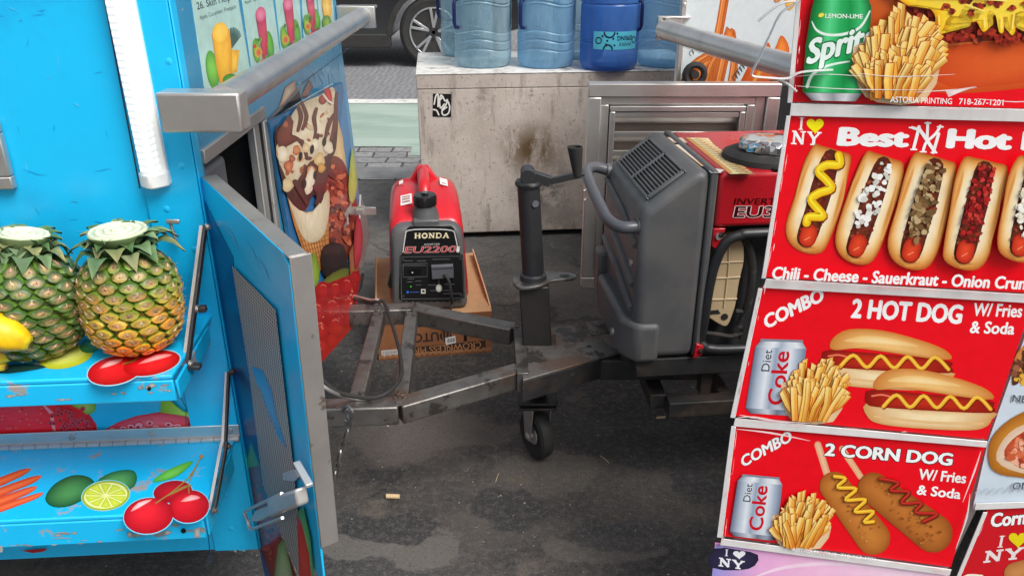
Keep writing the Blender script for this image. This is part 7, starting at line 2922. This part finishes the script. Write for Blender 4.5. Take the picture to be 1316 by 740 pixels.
squiggle(p_, [(1130, 613), (1154, 618), (1144, 628), (1168, 630), (1158, 644), (1184, 644), (1176, 656), (1204, 658), (1186, 668)], 4.0, (150, 18, 14), (200, 44, 32), (100, 40, 16))
can_silver(p_, (949, 608), (1006, 613), (997, 693), (937, 686), 85)
fries(p_, (990, 628, 1072, 702), 46, 31, .15)
p_.text("ASTORIA PRINTING", (1017, 702.5), (1073, 709.5), (.5, -4.4), WH, .01)
p_.text("718-267-1201", (1079, 710), (1123, 715.5), (.5, -4.4), WH, .01)
for s_ in ([(946, 547), (990, 552), (1040, 562)], [(1235, 640), (1250, 600), (1258, 575)], [(1226, 700), (1240, 660), (1244, 630)]):
    p_.stroke(s_, [.5, 2.4, .4], (240, 214, 216), sm=4)
done(p_, [[(927, 689), (1221.5, 728.5), (1219, 736), (925, 697)], [(939.5, 545), (945.5, 546), (928.5, 688), (921, 687)]])

# ---- pale blue and pink sign at the foot
p_ = sign("pink and pale violet menu sign below the corn dog sign, mostly cut off", rng=7)
p_.backing([(919, 698), (1219, 738), (1190, 900), (900, 900)], (236, 150, 206))
p_.strips((920, 699), (1218, 738), (1190, 860), (900, 860), [(150, 150, 222), (236, 176, 222), (246, 190, 226), (246, 200, 230), (250, 220, 238), (248, 206, 232)])
p_.shade([(917, 704), (950, 706), (974, 712), (970, 726), (950, 732), (912, 728)], (36, 34, 60), (52, 48, 80), sm=2)
p_.stroke([(960, 745), (1010, 728), (1090, 724), (1200, 742)], [1, 5, 6, 2], (246, 206, 234), (252, 226, 242), sm=4)
p_.slab("I", (930, 713.5), (937, 714), (.6, -8.6), (240, 240, 246), 1.1)
p_.slab("NY", (922.5, 726), (957, 731), (.6, -10.5), (240, 240, 246), 1.0)
p_.heart(950, 711.5, 16, 11, (240, 240, 246))
done(p_, [])

# ---- white-blue burger sign at the right
PS2 = (SP0 - SN * .004, SN)
p_ = sign("pale blue menu sign with burgers and onion rings beside the combo signs", rng=8, pl=PS2)
p_.backing([(1334, 384), (1460, 400), (1420, 645), (1250, 652), (1268, 574), (1270, 566)], (206, 220, 232))
p_.shade([(1300, 470), (1318, 440), (1350, 432), (1350, 498), (1310, 492)], (196, 120, 50), (228, 170, 100), sm=2)
p_.bits([(1298, 466), (1330, 446), (1330, 494), (1304, 490)], 60, 4, [(110, 60, 40), (140, 84, 56), (90, 46, 30), (228, 176, 60), (160, 100, 70)])
p_.text("NEW YORK", (1300, 515), (1380, 521), (2, -9), (90, 100, 112), .03, (236, 240, 244), .02)
p_.shade([(1270, 590), (1274, 562), (1300, 536), (1340, 520), (1380, 520), (1380, 612), (1310, 612), (1280, 606)], (170, 100, 26), (226, 158, 60), sm=3)
p_.shade([(1280, 590), (1290, 562), (1316, 544), (1360, 540), (1360, 606), (1310, 606)], (222, 190, 160), (240, 220, 200), sm=3)
p_.shade([(1290, 584), (1300, 564), (1324, 550), (1360, 548), (1360, 602), (1316, 602)], (190, 70, 40), (226, 120, 80), sm=3)
p_.bits([(1292, 584), (1316, 556), (1330, 556), (1330, 600), (1312, 600)], 40, 4, [(206, 96, 60), (232, 140, 100), (170, 60, 36), (240, 180, 150)], 2)
p_.text("ONION RINGS", (1300, 627), (1390, 626), (1.5, -9), (90, 100, 112), .03, (236, 240, 244), .02)
for k in range(7):
    p_.stroke([(1252 + k * 10, 632 - k * .6), (1258 + k * 10, 626 - k * .6), (1261 + k * 10, 634 - k * .6)], .9, (172, 186, 198))
done(p_, [[(1250.5, 652), (1420, 645), (1421, 638), (1252.5, 644)]])

# ---- red corn dog sign at the lower right
p_ = sign("slanted red menu sign in the bottom corner with white and yellow lettering", rng=9, pl=PS2)
p_.backing([(1268, 655), (1440, 640), (1400, 900), (1190, 900), (1232, 742)], (205, 22, 34))
p_.text("Corn Dog", (1273, 676), (1360, 668), (2.5, -17), WH, .05, (40, 10, 14), .02)
p_.slab("I", (1279, 703), (1291, 702), (3, -15), (236, 226, 224), 1.1)
p_.slab("NY", (1262, 722), (1314, 716), (3, -14), (236, 226, 224), 1.0)
p_.heart(1308, 692, 24, 20, (232, 214, 24))
p_.capsule((1304, 736), (1360, 720), 14, (176, 110, 60), (206, 140, 80))
p_.stroke([(1232, 745), (1244, 738), (1262, 739)], 3, (236, 226, 206), (246, 240, 226), sm=3)
done(p_, [[(1262, 655), (1267.5, 655.5), (1231.5, 742), (1226, 742)]])

# clear plastic strap tied to the sign sleeves
b = MB()
PSF = (SP0 + SN * .02, SN)
s1 = smooth_path([tuple(at(*q_, pl=PSF)) for q_ in ((1046, -14), (1020, 6), (1003, 18), (990, 44), (976, 74), (967, 92), (968, 98), (985, 100), (1012, 101), (1030, 93), (1070, 90))], 5)
b.tube(s1, .0068, 8, flat=.22)
s2 = smooth_path([tuple(at(*q_, pl=PSF)) for q_ in ((1022, 2), (1006, 4), (990, 14), (974, 28))], 5)
b.tube(s2, .0075, 8, flat=.22)
s3 = smooth_path([tuple(at(*q_, pl=PSF)) for q_ in ((1000, 102), (1012, 108), (1024, 118))], 4)
b.tube(s3, .002, 6)
tag(b.build("plastic_strap", M["film"]), "clear plastic strap hanging from the edge of the soda can sign", "strap")
